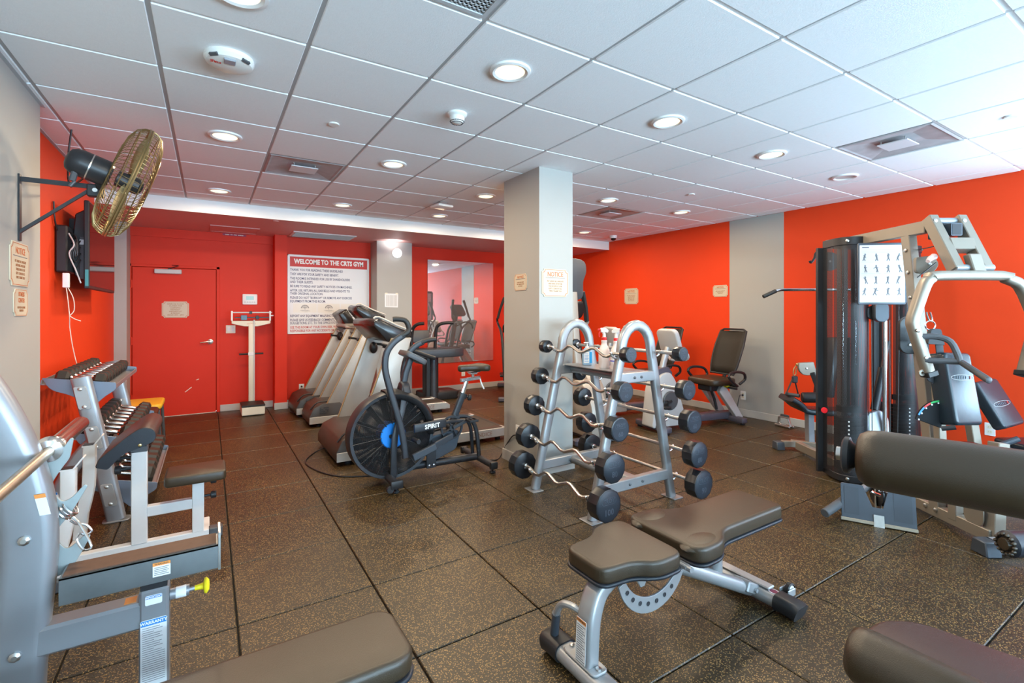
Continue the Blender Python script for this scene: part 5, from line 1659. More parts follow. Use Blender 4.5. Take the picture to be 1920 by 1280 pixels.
for y, s in ((UY, 1), (2 * CYb - UY, -1)):
    u = upright(y, s)
    py = y + (.046 if s > 0 else -.046)
    hp = MB().prism(corner_poly([(p[0] - .019, p[1], p[2]) for p in [(-.53, 1.225, .01), (-.60, 1.225, .01), (-.52, .90, .0), (-.52, .62, .0), (-.42, .595, .01)] + HP[6:30] + [(-.456, 1.12, .02)]], 3), .008, mtx((0, py + .004, 0), Vector((1, 0, 0)), Vector((0, 0, 1)), Vector((0, -1, 0))), bev=.0012)
    hp = obj('hook_plate', hp, M_PLATE, t)
    obj('caution_sticker', MB().prism([(-.012, -.032), (.012, -.032), (.012, .032), (-.012, .032)], .001, mtx((-.408, y - .0415, .86), Vector((1, 0, 0)), Vector((-.2, 0, 1)).normalized(), Vector((0, -1, 0)))), M_LABELW, u)
    obj('caution_band', MB().prism([(-.012, .02), (.012, .02), (.012, .032), (-.012, .032)], .0016, mtx((-.408, y - .0415, .86), Vector((1, 0, 0)), Vector((-.2, 0, 1)).normalized(), Vector((0, -1, 0)))), M_LABELO, u)
    # safety catch: beam, post and tray
    obj('safety_beam', MB().bar((-.46, y, .455), (-.175, y, .455), .075, .085, bev=.008), M_OLY, t)
    ps = obj('safety_post', MB().bar((-.148, y, .02), (-.148, y, .535), .085, .078, up=(1, 0, 0), bev=.008), M_OLY, t)
    obj('post_foot', MB().bar((-.24, y, .03), (-.05, y, .03), .08, .06, bev=.01), M_OLY, ps)
    obj('post_collar', MB().bar((-.148, y, .533), (-.148, y, .558), .078, .070, up=(1, 0, 0), bev=.002), M_BLACK, ps)
    tr = MB()
    tr.bx(-.372, .028, y - .05, y - .044, .556, .636, bev=.001)
    tr.bx(-.372, .028, y - .05, y + .045, .629, .636, bev=.001)
    tr = obj('safety_tray', tr, mat('galvanised_steel', (.26, .28, .29), .36, metal=.85, noise=.25, nscale=12), ps)
    obj('tray_liner', MB().bx(-.365, .022, y - .044, y + .043, .636, .640), mat('rusty_liner', (.10, .05, .03), .6, noise=.2, nscale=40), ps)
    obj('tray_end', MB().bx(.027, .035, y - .052, y + .046, .55, .675, bev=.001), M_SCREWS, ps)
    f = y - .0430
    Mf = mtx((-.148, f - .001, 0), Vector((1, 0, 0)), Vector((0, 0, 1)), Vector((0, -1, 0)))
    a = obj('important_sticker', MB().prism(rounded(.044, .030, .004, 2), .0008, Mf @ Matrix.Translation((-.0, .503, 0))), M_LABELW, ps)
    obj('sticker_band', MB().prism([(-.021, .508), (.021, .508), (.021, .5165), (-.021, .5165)], .0012, Mf), M_LABELB, ps)
    text('IMPORTANT', .0075, Mf @ Matrix.Translation((0, .512, .0014)), M_PLWHITE, ps, offset=.0003)
    obj('warranty_label', MB().prism(rounded(.068, .215, .004, 2), .0008, Mf @ Matrix.Translation((.0, .335, 0))), M_LABELW, ps)
    obj('warranty_band', MB().prism([(-.033, .424), (.033, .424), (.033, .441), (-.033, .441)], .0012, Mf), M_LABELB, ps)
    text('WARRANTY', .0125, Mf @ Matrix.Translation((0, .4325, .0014)), M_PLWHITE, ps, offset=.0005)
    ln = MB()
    for k in range(26):
        z = .418 - .0068 * k
        w = (.045, .052, .030, .050)[k % 4] if k < 12 else .058
        ln.prism([(-.029, z - .0016), (-.029 + w, z - .0016), (-.029 + w, z), (-.029, z)], .0012, Mf)
    obj('label_print', ln, M_INKG, ps)
    obj('logo_sticker', MB().prism(rounded(.070, .040, .004, 2), .0012, Mf @ Matrix.Translation((0, .205, 0))), mat('sticker_sage', (.36, .38, .30), .45), ps)
    obj('logo_shield', MB().prism([(-.026, .212), (-.012, .212), (-.012, .203), (-.019, .194), (-.026, .203)], .0018, Mf), M_INK, ps)
    s = MB()
    for k in range(11):
        s.prism([(-.007 + .0036 * k, .206), (-.0045 + .0036 * k, .206), (-.0045 + .0036 * k, .2105), (-.007 + .0036 * k, .2105)], .0018, Mf)
    s.prism([(-.007, .194), (.026, .194), (.026, .1955), (-.007, .1955)], .0018, Mf)
    obj('sticker_print', s, M_INK, ps)
    obj('tray_warning', MB().bx(-.150, -.104, y - .0512, y - .050, .576, .620), M_LABELW, ps)
    obj('tray_warning_band', MB().bx(-.150, -.104, y - .0516, y - .050, .610, .620), M_LABELO, ps)
    text('WARNING', .0075, mtx((-.127, y - .0518, .615), Vector((1, 0, 0)), Vector((0, 0, 1)), Vector((0, -1, 0))), M_INK, ps)
    ln = MB()
    for k in range(5):
        ln.bx(-.146, -.108 - .004 * (k % 2), y - .0516, y - .050, .581 + .0055 * k, .583 + .0055 * k)
    obj('label_print', ln, M_INKG, ps)
    obj('beam_sticker', MB().bx(-.225, -.195, y - .02, y + .02, .4977, .4985), M_LABELO, ps)
    pin = MB().cyl((-.108, y, .485), (-.055, y, .485), .018, 14).cyl((-.056, y, .485), (-.035, y, .485), .007, 8)
    pin = obj('pop_pin', pin, M_OLY, ps)
    obj('yellow_knob', MB().lathe([(.008, 0), (.009, .012), (.011, .024), (.024, .028), (.026, .034), (.016, .042), (0, .043)], place((-.04, y, .485), (1, 0, 0), (0, 0, 1)), 16), M_YELLOW, pin)
    obj('pin_label', MB().lathe([(.0183, .016), (.0186, .017), (.0186, .044), (.0183, .045)], place((-.108, y, .485), (1, 0, 0), (0, 0, 1)), 14), M_LABELW, pin)
obj('head_crossbar', MB().bar((-.50, 2 * CYb - UY, .15), (-.50, UY, .15), .075, .10, bev=.01), M_OLY, t)
pd = pad(MB(), rounded(1.12, .27, .065, 6), .385, .452, Matrix.Translation((-.055, 1.432, 0)), r=.020, seg=4)
pd = obj('bench_pad', pd, M_PAD, t, smooth=60)
obj('pad_piping', pad(MB(), rounded(1.128, .278, .068, 6), .374, .389, Matrix.Translation((-.055, 1.432, 0)), r=.005, seg=2), M_PADS, pd, smooth=60)
obj('pad_frame', MB().bar((-.45, 1.432, .35), (.40, 1.432, .35), .06, .05, bev=.006), M_OLY, t)
obj('front_leg', MB().tube([(.36, 1.432, .34), (.42, 1.432, .18), (.43, 1.432, .05)], prof=rounded(.06, .06, .012, 3), up=(0, 1, 0), sub=2), M_OLY, t)
obj('front_foot', MB().bar((.43, 1.18, .03), (.43, 1.68, .03), .06, .06, bev=.01), M_OLY, t)

# the bar across its hooks
t = thing('olympic_bar', 'worn steel barbell without plates resting on the bench press hooks', 'barbell', (BX, 1.44, BZ), world=True)
b = MB().cyl((BX, .80, BZ), (BX, 2.02, BZ), .0145, 16)
b = obj('bar_shaft', b, mat('worn_bar_steel', (.50, .42, .32), .34, metal=.9, noise=.3, nscale=30), t)
for s, y in ((1, 2.0), (-1, .85)):
    obj('collar_flange', MB().lathe([(.015, -.012), (.033, -.01), (.040, .0), (.042, .016), (.036, .022), (.026, .024)], place((BX, y, BZ), (0, s, 0), (0, 0, 1)), 24), M_CHROME, b)
    obj('sleeve', MB().lathe([(.0255, .02), (.0255, .425), (.021, .435), (0, .436)], place((BX, y, BZ), (0, s, 0), (0, 0, 1)), 24), mat('sleeve_steel', (.55, .50, .46), .22, metal=1.0, noise=.12, nscale=25), b)
# spring collar hung on the second hook
t = thing('spring_collar', 'chrome spring collar clip hanging from the second hook of the bench press', 'clip', (-.335, UY + .0, .79), world=True)
s_ = MB()
cc = Vector((-0.372, 1.998, 0.803))
cx_ = Vector((.80, 0, .58)).normalized()
cu_ = Vector((-.58, 0, .80)).normalized()
pts = [cc + cx_ * (-.014 + .0095 * k / 20) + cu_ * (.025 * math.sin(2 * PI * k / 20)) + Vector((0, 1, 0)) * (.025 * math.cos(2 * PI * k / 20)) for k in range(61)]
s_.tube(pts, .0036, 6)
obj('spring_coil', s_, M_CHROME, t)
for y, pp in ((1.972, ((-0.354, 1.972, 0.788), (-0.339, 1.965, 0.771), (-0.322, 1.955, 0.738), (-0.307, 1.945, 0.705), (-0.306, 1.943, 0.693), (-0.317, 1.943, 0.689), (-0.329, 1.945, 0.698), (-0.341, 1.950, 0.725), (-0.334, 1.955, 0.742))),
              (1.972, ((-0.361, 1.985, 0.775), (-0.347, 1.985, 0.761), (-0.326, 1.985, 0.754), (-0.312, 1.985, 0.735), (-0.313, 1.985, 0.726), (-0.324, 1.985, 0.722), (-0.336, 1.985, 0.728)))):
    obj('squeeze_grip', MB().tube(pp, .0036, 6, sub=3), M_CHROME, t)
# ================================================================ multi gym (right)
GX, GY = 2.88 * math.cos(.562) + 3.6 * math.sin(.562), -2.88 * math.sin(.562) + 3.6 * math.cos(.562)
M_GYM = mat('gym_champagne', (0.27, 0.235, 0.19), 0.42, metal=0.4, noise=.03, nscale=25)
M_GYMS = mat('gym_silver', (0.31, 0.33, 0.36), 0.40, metal=0.4, noise=.03, nscale=25)


def perf_mat():
    m = bpy.data.materials.new('perforated_black_sheet')
    m.use_nodes = True
    nt = m.node_tree
    N = nt.nodes
    b = N['Principled BSDF']
    b.inputs['Base Color'].default_value = (.02, .021, .024, 1)
    b.inputs['Roughness'].default_value = .4
    tc = N.new('ShaderNodeTexCoord')
    uv = N.new('ShaderNodeSeparateXYZ')
    nt.links.new(tc.outputs['UV'], uv.inputs[0])
    prod = None
    sins = []
    for k in range(2):
        mu = N.new('ShaderNodeMath'); mu.operation = 'MULTIPLY'; mu.inputs[1].default_value = 2 * PI / .011
        nt.links.new(uv.outputs[k], mu.inputs[0])
        si = N.new('ShaderNodeMath'); si.operation = 'SINE'
        nt.links.new(mu.outputs[0], si.inputs[0])
        sins.append(si)
    ad = N.new('ShaderNodeMath'); ad.operation = 'MULTIPLY'
    nt.links.new(sins[0].outputs[0], ad.inputs[0]); nt.links.new(sins[1].outputs[0], ad.inputs[1])
    lt = N.new('ShaderNodeMath'); lt.operation = 'LESS_THAN'; lt.inputs[1].default_value = .48
    nt.links.new(ad.outputs[0], lt.inputs[0])
    nt.links.new(lt.outputs[0], b.inputs['Alpha'])
    return m


M_PERF = perf_mat()


def shroud(name, pts, z0, z1, parent):
    """Bent perforated sheet following a plan curve, with UVs in metres."""
    me = bpy.data.meshes.new(name)
    P = [Vector((p[0], p[1], 0)) for p in pts]
    acc = [0.0]
    for a, b in zip(P, P[1:]):
        acc.append(acc[-1] + (b - a).length)
    vs = [(p.x, p.y, z) for z in (z0, z1) for p in P]
    n = len(P)
    fs = [(k, k + 1, n + k + 1, n + k) for k in range(n - 1)]
    me.from_pydata(vs, [], fs)
    uvl = me.uv_layers.new(name='UVMap')
    for poly in me.polygons:
        for li in poly.loop_indices:
            vi = me.loops[li].vertex_index
            uvl.data[li].uv = (acc[vi % n], vs[vi][2])
    me.materials.append(M_PERF)
    me.shade_smooth()
    o = bpy.data.objects.new(name, me)
    COL.objects.link(o)
    o.parent = parent
    return o


t = thing('multi_gym', 'black and champagne multi-station gym with tall perforated weight towers', 'multi gym', (GX, GY, 0), rotz=-.562)


def tower(cx, cy, lab, ang0):
    """Weight tower: U-shaped perforated shroud round a stack; cx, cy in the gym's own frame."""
    ca, sa = math.cos(ang0), math.sin(ang0)

    def T(x, y, z):
        return (cx + x * ca - y * sa, cy + x * sa + y * ca, z)
    pl = [(-.185, .20)] + [(-.125, .05)] + [(.125 * math.cos(R(180 + 15 * k)), .04 + .125 * math.sin(R(180 + 15 * k))) for k in range(13)] + [(.125, .20)]
    pl2 = [T(x, y, 0)[:2] for x, y in pl[2:]]
    sh = shroud('perforated_shroud', pl2, .06, 1.98, t)
    sh2 = shroud('side_shroud', [T(-.145, .18, 0)[:2], T(-.125, .05, 0)[:2]], .06, 1.96, t)
    for z0, z1 in ((.02, .075), (1.965, 2.03)):
        r = MB()
        o = [T(.132 * math.cos(R(180 + 15 * k)), .04 + .132 * math.sin(R(180 + 15 * k)), 0)[:2] for k in range(13)] + [T(.132, .2, 0)[:2], T(-.132, .2, 0)[:2]]
        r.prism(o, z1 - z0, Matrix.Translation((0, 0, z0)), bev=.003)
        cap = obj('tower_cap', r, M_BLACK, t)
    for z in (.05, 1.995):
        for a in (235, 305):
            obj('cap_bolt', MB().lathe([(.014, 0), (.013, .005), (.005, .009), (0, .009)], place(T(.132 * math.cos(R(a)), .04 + .132 * math.sin(R(a)), z), Vector(T(math.cos(R(a)), math.sin(R(a)), 0)) - Vector((cx, cy, 0))), 10), M_SCREWS, cap)
    obj('side_flange', MB().bar(T(-.150, .18, .03), T(-.150, .18, 1.97), .085, .03, up=(0, 1, 0), bev=.004), M_BLACK, t)
    obj('rear_column', MB().bar(T(.128, .20, .03), T(.128, .20, 2.0), .03, .05, up=(0, 1, 0), bev=.004), M_BLACK, t)
    for x in (-.05, .05):
        obj('guide_rod', MB().cyl(T(x, .05, .06), T(x, .05, 1.97), .0095, 10), M_CHROME, t)
    for k in range(13):
        obj('weight_plate', MB().box(T(0, .05, .11 + .034 * k), (.19, .10, .030), rot=(0, 0, ang0), bev=.003), M_BLACKM, t)
    nb = MB()
    for k in range(13):
        nb.box(T(-.066, -.073, .11 + .034 * k), (.010, .004, .012), rot=(0, 0, ang0 - R(28)))
    obj('number_tabs', nb, M_LABELW, t)
    obj('selector_stem', MB().box(T(0, .05, .60), (.16, .09, .05), rot=(0, 0, ang0), bev=.004).cyl(T(0, .05, .62), T(0, .05, 1.2), .012, 10), M_BLACKM, t)
    pin = MB().lathe([(0, .02), (.022, .018), (.026, .006), (.024, 0), (0, 0)], place(T(-.165, .10, .575), Vector(T(-.6, -.8, 0)) - Vector((cx, cy, 0))), 14)
    obj('red_pin', pin, mat('pin_red', (.75, .02, .03), .3), t)


tower(-.055, .40, 'a', R(-6))
tower(.86, .95, 'b', R(10))
# spine, top beam, uprights (plane x = 0 of the gym)
obj('base_spine', MB().bar((0, -.72, .072), (0, 1.25, .072), .06, .075), M_GYM, t)
obj('top_beam', MB().bar((.0, -.27, 2.005), (.0, .62, 2.01), .06, .085), M_GYM, t)
obj('top_cross', MB().bar((-.16, .55, 2.0), (.95, .95, 2.0), .05, .07), M_GYM, t)
ub = obj('front_upright', MB().bar((0, -.10, 1.97), (0, -.34, .10), .06, .075, up=(0, 1, 0)), M_GYM, t)
for z in (1.86, 1.70, 1.52, 1.42):
    obj('frame_bolt', MB().lathe([(.013, 0), (.013, .007), (.006, .011), (0, .011)], place((-.031, -.34 + .24 * (z - .1) / 1.87, z), (-1, 0, 0), (0, 0, 1)), 8), M_SCREWS, ub)
obj('rear_upright', MB().bar((0, .60, .07), (0, .60, 2.0), .06, .06, up=(0, 1, 0)), M_GYMS, t)
for y in (-.28, -.36, -.02):
    obj('frame_bolt', MB().lathe([(.014, 0), (.014, .007), (.006, .012), (0, .012)], place((-.031, y, .085), (-1, 0, 0), (0, 0, 1)), 8), M_SCREWS, t)
cf = obj('front_crossfoot', MB().bar((-.08, -.78, .05), (.62, -.78, .05), .075, .07), M_GYMS, t)
obj('foot_cap', MB().prism([(-.055, 0), (.055, 0), (.042, .085), (-.042, .085)], .09, mtx((-.15, -.78, 0), Vector((0, -1, 0)), Vector((0, 0, 1)), Vector((1, 0, 0)) * -1) @ Matrix.Translation((0, 0, -.09)), bev=.006), M_SLATE, cf)
obj('foot_bolt', MB().lathe([(.013, 0), (.013, .006), (.006, .01), (0, .01)], place((.08, -.818, .052), (0, -1, 0), (0, 0, 1)), 8), M_SCREWS, cf)
obj('front_post', MB().bar((.02, -.70, .07), (.09, -.66, .62), .07, .075, up=(0, 1, 0)), M_GYM, t)
obj('pivot_disc', MB().prism(rounded(.13, .17, .06, 5), .008, mtx((-.02, -.62, .18), Vector((0, -1, 0)), Vector((0, 0, 1)), Vector((-1, 0, 0))), bev=.002), M_GYM, t)
obj('seat_post', MB().bar((.0, -.48, .07), (.0, -.46, .56), .065, .06, up=(0, 1, 0)), M_GYM, t)
obj('seat_post', MB().bar((.06, -.44, .07), (.06, -.42, .40), .045, .05, up=(0, 1, 0)), M_GYMS, t)
ro = MB().cyl((-.215, -1.0, .165), (.35, -1.0, .165), .068, 18, bev=.015)
ro = obj('leg_roller', ro, M_PADS, t)
g_ = MB()
for k in range(14):
    a = 2 * PI * k / 14
    g_.ball((-.217, -1.0 + .050 * math.cos(a), .165 + .050 * math.sin(a)), (.014, .010, .010), 8)
obj('gathered_cover', g_, M_PAD, ro)
obj('roller_arm', MB().bar((.30, -1.0, .165), (.30, -.80, .08), .05, .04), M_GYMS, t)
obj('roller_cap', MB().lathe([(0, .02), (.03, .016), (.036, 0)], place((-.214, -1.0, .165), (-1, 0, 0), (0, 0, 1)), 14), M_PAD, ro)
# placard with exercise figures
pc = Vector((-0.037, 0.100, 1.709))
px_ = Vector((.995, -.10, 0)).normalized()
PM = mtx(pc, px_, Vector((0, 0, 1)), px_.cross(Vector((0, 0, 1))))
fr = obj('placard_frame', MB().prism(rounded(.345, .475, .01, 2), .012, PM @ Matrix.Translation((0, 0, -.014)), bev=.003), M_SLATE, t)
obj('placard_sheet', MB().prism(rounded(.325, .440, .002, 1), .001, PM), M_LABELW, fr)
rnd = random.Random(3)
for j in range(4):
    for i in range(4):
        fg = MB()
        x, y = -.125 + .079 * i + (.008 if i > 1 else 0), .125 - .088 * j
        fg.ball(None, (.006, .0075, .0006), 8, M=PM @ Matrix.Translation((x + .002, y + .024, .0014)))
        lean = rnd.uniform(-.012, .012)
        for (a, b_, w) in (((x, y + .018), (x + lean, y - .004), .011), ((x + lean, y - .004), (x + lean - .007 + rnd.uniform(-.006, .002), y - .026), .006), ((x + lean, y - .004), (x + lean + .007 + rnd.uniform(-.002, .006), y - .026), .006),
                           ((x, y + .014), (x - .012 + rnd.uniform(-.006, .006), y + rnd.uniform(-.004, .03)), .004), ((x, y + .014), (x + .012 + rnd.uniform(-.006, .006), y + rnd.uniform(-.004, .03)), .004)):
            fg.bar(PM @ Vector((a[0], a[1], .0014)), PM @ Vector((b_[0], b_[1], .0014)), w, .0012, up=PM.to_3x3() @ Vector((0, 0, 1)), bev=0)
        obj('exercise_figure', fg, M_INKG, fr)
ln = MB()
for j in range(4):
    for q in (-.082, .082):
        c = PM @ Vector((q, .090 - .088 * j, .0013))
        ln.bar(PM @ Vector((q - .07, .090 - .088 * j, .0013)), PM @ Vector((q + .07, .090 - .088 * j, .0013)), .0015, .001, up=PM.to_3x3() @ Vector((0, 0, 1)), bev=0)
for k in range(3):
    ln.bar(PM @ Vector((-.15, .185 - .012 * k, .0013)), PM @ Vector((.13 - .03 * k, .185 - .012 * k, .0013)), .002, .001, up=PM.to_3x3() @ Vector((0, 0, 1)), bev=0)
obj('placard_print', ln, mat('faint_ink2', (.62, .61, .58), .6), fr)
obj('placard_title', MB().prism([(-.145, .199), (-.095, .199), (-.095, .207), (-.145, .207)], .0012, PM), M_INKG, fr)
obj('side_panel', MB().prism([(.0, -.22), (.0, .235), (.055, .235), (.115, -.225)], .010, PM @ Matrix.Translation((.172, 0, -.03))), M_BLACKM, t)
# chrome pole, pulleys, cables
obj('chrome_pole', MB().cyl((0.177, 0.350, 1.496), (0.177, 0.350, 0.320), .017, 14), M_CHROME, t)


def pulley(c, r, axis, nm='pulley'):
    p = MB().lathe([(0, -.012), (r, -.012), (r * .88, -.004), (r * .88, .004), (r, .012), (0, .012)], place(c, axis, (0, 0, 1)), 24)
    p = obj(nm, p, M_BLACKM, t)
    obj('pulley_bolt', MB().lathe([(.010, .012), (.010, .018), (0, .021)], place(c, axis, (0, 0, 1)), 8), M_SCREWS, p)
    return p


pulley((0.094, 0.350, 1.409), .062, (-.3, -1, 0))
obj('pulley_housing', MB().prism(rounded(.10, .16, .045, 5), .06, place((0.113, 0.330, 1.413), (-.3, -1, 0), (0, 0, 1)), bev=.006), M_SLATE, t)
cp = obj('cam_plate', MB().prism(rounded(.125, .265, .06, 6), .035, place((-0.058, -0.160, 1.250), (-.25, -1, 0), (0, 0, 1)), bev=.004), M_BLACKM, t)
for q in (-.068, .068):
    obj('plate_bolt', MB().lathe([(.011, .035), (.011, .042), (0, .046)], place((-0.058, -0.160, 1.250), (-.25, -1, 0), (0, 0, 1)) @ Matrix.Translation((0, q, 0)), 8), M_SCREWS, cp)
pg = obj('pulley_guard', MB().prism(corner_poly([(-.07, -.06, .03), (.03, -.07, .05), (.08, .0, .05), (.04, .06, .05), (-.07, .05, .02)], 4), .03, place((-0.005, -0.240, 1.745), (-.15, -1, 0), (0, 0, 1)), bev=.003), M_GYM, t)
obj('plate_bolt', MB().lathe([(.012, .03), (.012, .036), (0, .04)], place((0.010, -0.240, 1.749), (-.15, -1, 0), (0, 0, 1)), 8), M_SCREWS, pg)
cb = MB()
for a, b in (((0.056, 0.370, 1.479), (0.013, 0.300, 0.032)), ((0.082, 0.370, 1.347), (0.039, 0.300, 0.032)), ((0.216, 0.350, 1.348), (0.181, 0.300, 0.226)), ((0.014, 0.000, 1.354), (-0.002, 0.000, 0.318)), ((-0.103, -0.300, 1.652), (0.025, -0.300, 1.754)), ((0.046, -0.100, 1.860), (-0.037, -0.350, 1.857)), ((0.069, 0.000, 0.099), (0.007, -0.620, 0.128))):
    cb.cyl(a, b, .0035, 6)
obj('steel_cable', cb, M_BLACK, t)
obj('gas_strut', MB().cyl((0.207, 0.500, 0.582), (0.313, 0.550, 0.930), .033, 14).cyl((0.313, 0.550, 0.921), (0.398, 0.600, 1.157), .018, 10), M_BLACKM, t)
obj('adjuster_block', MB().prism(corner_poly([(-.09, -.10, .02), (.08, -.10, .02), (.09, .04, .04), (.03, .10, .03), (-.08, .06, .03)], 3), .07, place((0.151, 0.450, 0.494), (-.1, -1, .2), (0, 0, 1)), bev=.006), M_GYMS, t)
# lever head and press arms
for x, xb in ((-.02, -.02), (.175, .165)):
    lv = obj('lever_bar', MB().bar((x, -.30, 2.06), (xb, -.50, 1.685), .06, .075, up=(0, 1, 0)), M_GYM, t)
    obj('lever_bolt', MB().lathe([(.014, 0), (.014, .007), (.006, .011), (0, .011)], place((x - .01, -.355, 2.03), (0, -1, .3), (0, 0, 1)), 8), M_SCREWS, lv)
obj('lever_rod', MB().cyl((-.02, -.31, 2.035), (.175, -.31, 2.035), .024, 12), M_GYMS, t)
obj('lever_plate', MB().bar((.0, -.415, 1.855), (.16, -.415, 1.855), .07, .085, up=(0, .4, 1)), M_GYM, t)
bo = MB()
bo.tube([(.075, -.40, 1.965), (.075, -.22, 1.965)], prof=rounded(.075, .085, .008, 2))
bo = obj('open_tube', bo, M_SLATE, t)
obj('tube_hollow', MB().bx(.045, .105, -.4015, -.399, 1.93, 2.0), M_INK, bo)
obj('lever_bracket', MB().prism([(-.04, -.07), (.04, -.07), (.02, .08), (-.06, .08)], .05, place((.09, -.50, 1.70), (0, -1, .2), (0, 0, 1)), bev=.006), M_GYM, t)
obj('lever_pivot', MB().cyl((-.04, -.51, 1.70), (.20, -.51, 1.70), .022, 12), M_GYMS, t)
o = obj('selector_grip', MB().tube([(-.06, -.38, 1.785), (-.10, -.40, 1.77), (-.135, -.42, 1.75)], [.022, .018, .012], 10), mat('grip_pink', (.80, .55, .50), .4), t)
arm_l = [(-.19, -.55, 1.645), (-.235, -.55, 1.625), (-.27, -.55, 1.58), (-.335, -.56, 1.42), (-.352, -.56, 1.36), (-.345, -.565, 1.30), (-.265, -.575, 1.03)]
full = list(reversed(arm_l)) + [(-p[0] + (.07 if p[2] < 1.6 else .02), p[1], p[2]) for p in arm_l]
pa = obj('press_arm', MB().tube(full, prof=rounded(.062, .068, .022, 4), up=(0, 1, 0), sub=3), M_GYM, t)
for s in (-1, 1):
    X = .07 if s > 0 else 0.0
    obj('arm_end_cap', MB().bar((s * .268 + X, -.575, 1.045), (s * .258 + X, -.577, 1.012), .066, .072, up=(0, 1, 0)), M_BLACK, pa)
    for z, x in ((1.30, .345), (1.13, .295)):
        obj('arm_bolt', MB().lathe([(.012, 0), (.012, .006), (.005, .010), (0, .010)], place((s * x - .01 + X, -.605, z), (0, -1, 0), (0, 0, 1)), 8), M_SCREWS, pa)
    h = MB().tube([(s * .325 + X, -.58, 1.262), (s * .25 + X, -.62, 1.262), (s * .205 + X, -.66, 1.235), (s * .18 + X, -.68, 1.16), (s * .175 + X, -.69, 1.115)], .019, 10, sub=3)
    h.tube([(s * .30 + X, -.59, 1.115), (s * .17 + X, -.69, 1.115), (s * .21 + X, -.90, 1.035)], .019, 10)
    h.ball((s * .21 + X, -.90, 1.035), (.020, .012, .020), 10)
    obj('press_handle', h, M_DGREY, pa)
obj('arm_ear', MB().lathe([(.008, -.004), (.02, -.004), (.02, .004), (.008, .004)], place((-.31, -.58, 1.035), (0, -1, 0), (0, 0, 1)), 14), M_GYM, pa)
# chest-press back pad
M_GPAD = mat('gym_pad_black', (0.016, 0.027, 0.037), 0.27, spec=.6, bump=.15, bscale=300)
BM = place((.055, -.42, .91), (.22, -1, .20), (0, .2, 1))
bp = obj('back_pad', pad(MB(), rounded(.225, .47, .03, 5), -.08, .045, BM, r=.018, seg=3), M_GPAD, t, smooth=60)


def pad_logo(M, w, parent):
    e = MB()
    o1, o2 = oval(w, w * .19, 28), oval(w * .97, w * .172, 28)
    for k in range(28):
        q = (k + 1) % 28
        e.quad(*[M @ Vector((p[0], p[1], 0)) for p in (o1[k], o1[q], o2[q], o2[k])])
    obj('logo_ring', e, M_GREYP, parent)
    b = MB()
    for k in range(6):
        x = -w * .72 + w * .2 * k
        b.prism([(x, -w * .08), (x + w * .05, -w * .08), (x + w * .09, w * .09), (x + w * .04, w * .09)], .0008, M)
    obj('logo_letters', b, mat('pad_ink', (.10, .12, .15), .4), parent)
    b = MB()
    b.prism([(w * .62, -w * .10), (w * .70, -w * .10), (w * .74, w * .11), (w * .66, w * .11)], .001, M)
    obj('logo_mark', b, M_REDINK, parent)


pad_logo(BM @ Matrix.Translation((0, .07, .0462)), .095, bp)
obj('pad_spine', MB().bar((.0, -.33, 1.08), (.0, -.36, .56), .05, .05, up=(0, 1, 0)), M_GYM, t)
fp = obj('seat_fan_plate', MB().prism([(.02, -.13)] + [(.02 + .185 * math.cos(R(a)), -.13 + .185 * math.sin(R(a))) for a in range(80, 166, 10)], .012, place((-0.074, -0.420, 0.640), (.05, -1, .05), (0, 0, 1)) @ Matrix.Translation((0, .14, 0)), bev=.002), mat('fan_plate_black', (.008, .008, .009), .7, spec=.2), t)
dm = MB()
FM = place((-0.074, -0.420, 0.640), (.05, -1, .05), (0, 0, 1)) @ Matrix.Translation((.02, .01, .0125))
for k in range(5):
    a = R(95 + 16 * k)
    dm.ball(None, (.006, .006, .002), 8, M=FM @ Matrix.Translation((.165 * math.cos(a), .165 * math.sin(a), 0)))
obj('setting_dots', dm, M_LABELW, fp)
for (a0, a1, m) in ((88, 112, mat('arc_green', (.02, .35, .08), .5)), (112, 130, M_REDINK), (130, 150, M_LABELB)):
    ab = MB()
    for k in range(4):
        p = R(a0 + (a1 - a0) * k / 4); q = R(a0 + (a1 - a0) * (k + 1) / 4)
        ab.quad(*[FM @ Vector((r * math.cos(a), r * math.sin(a), .001)) for r, a in ((.184, p), (.184, q), (.172, q), (.172, p))])
    obj('colour_arc', ab, m, fp)
obj('pop_handle', MB().cyl((-0.135, -0.520, 0.671), (-0.080, -0.560, 0.688), .015, 10), M_BLACK, t)
obj('chest_seat', pad(MB(), rounded(.28, .34, .04, 4), .50, .57, Matrix.Translation((.0, -.60, 0)), r=.02), M_GPAD, t, smooth=60)
# second station to the right
B2 = place((.78, .05, .72), (.28, -.85, .45), (-.25, .45, 1))
b2 = obj('incline_pad', pad(MB(), rounded(.27, .36, .03, 5), -.04, .04, B2, r=.018, seg=3), M_GPAD, t, smooth=60)
pad_logo(B2 @ Matrix.Translation((0, -.01, .0412)), .105, b2)
obj('incline_post', MB().bar((.60, .05, .58), (.64, .0, .06), .06, .06, up=(0, 1, 0)), M_GYM, t)
obj('side_spine', MB().bar((.0, .10, .07), (1.15, -.10, .07), .06, .07), M_GYMS, t)
obj('side_seat', pad(MB(), rounded(.50, .30, .04, 4), .38, .45, Matrix.Translation((1.08, -.02, 0)), r=.02), M_GPAD, t, smooth=60)
obj('side_lever', MB().cyl((.62, -.05, .40), (.78, -.12, .50), .020, 10).cyl((.60, -.02, .40), (1.0, .0, .385), .022, 10), M_SLATE, t)
obj('deck_sheet', MB().bx(.10, .62, -.30, .02, .11, .125, bev=.002), M_GYMS, t)
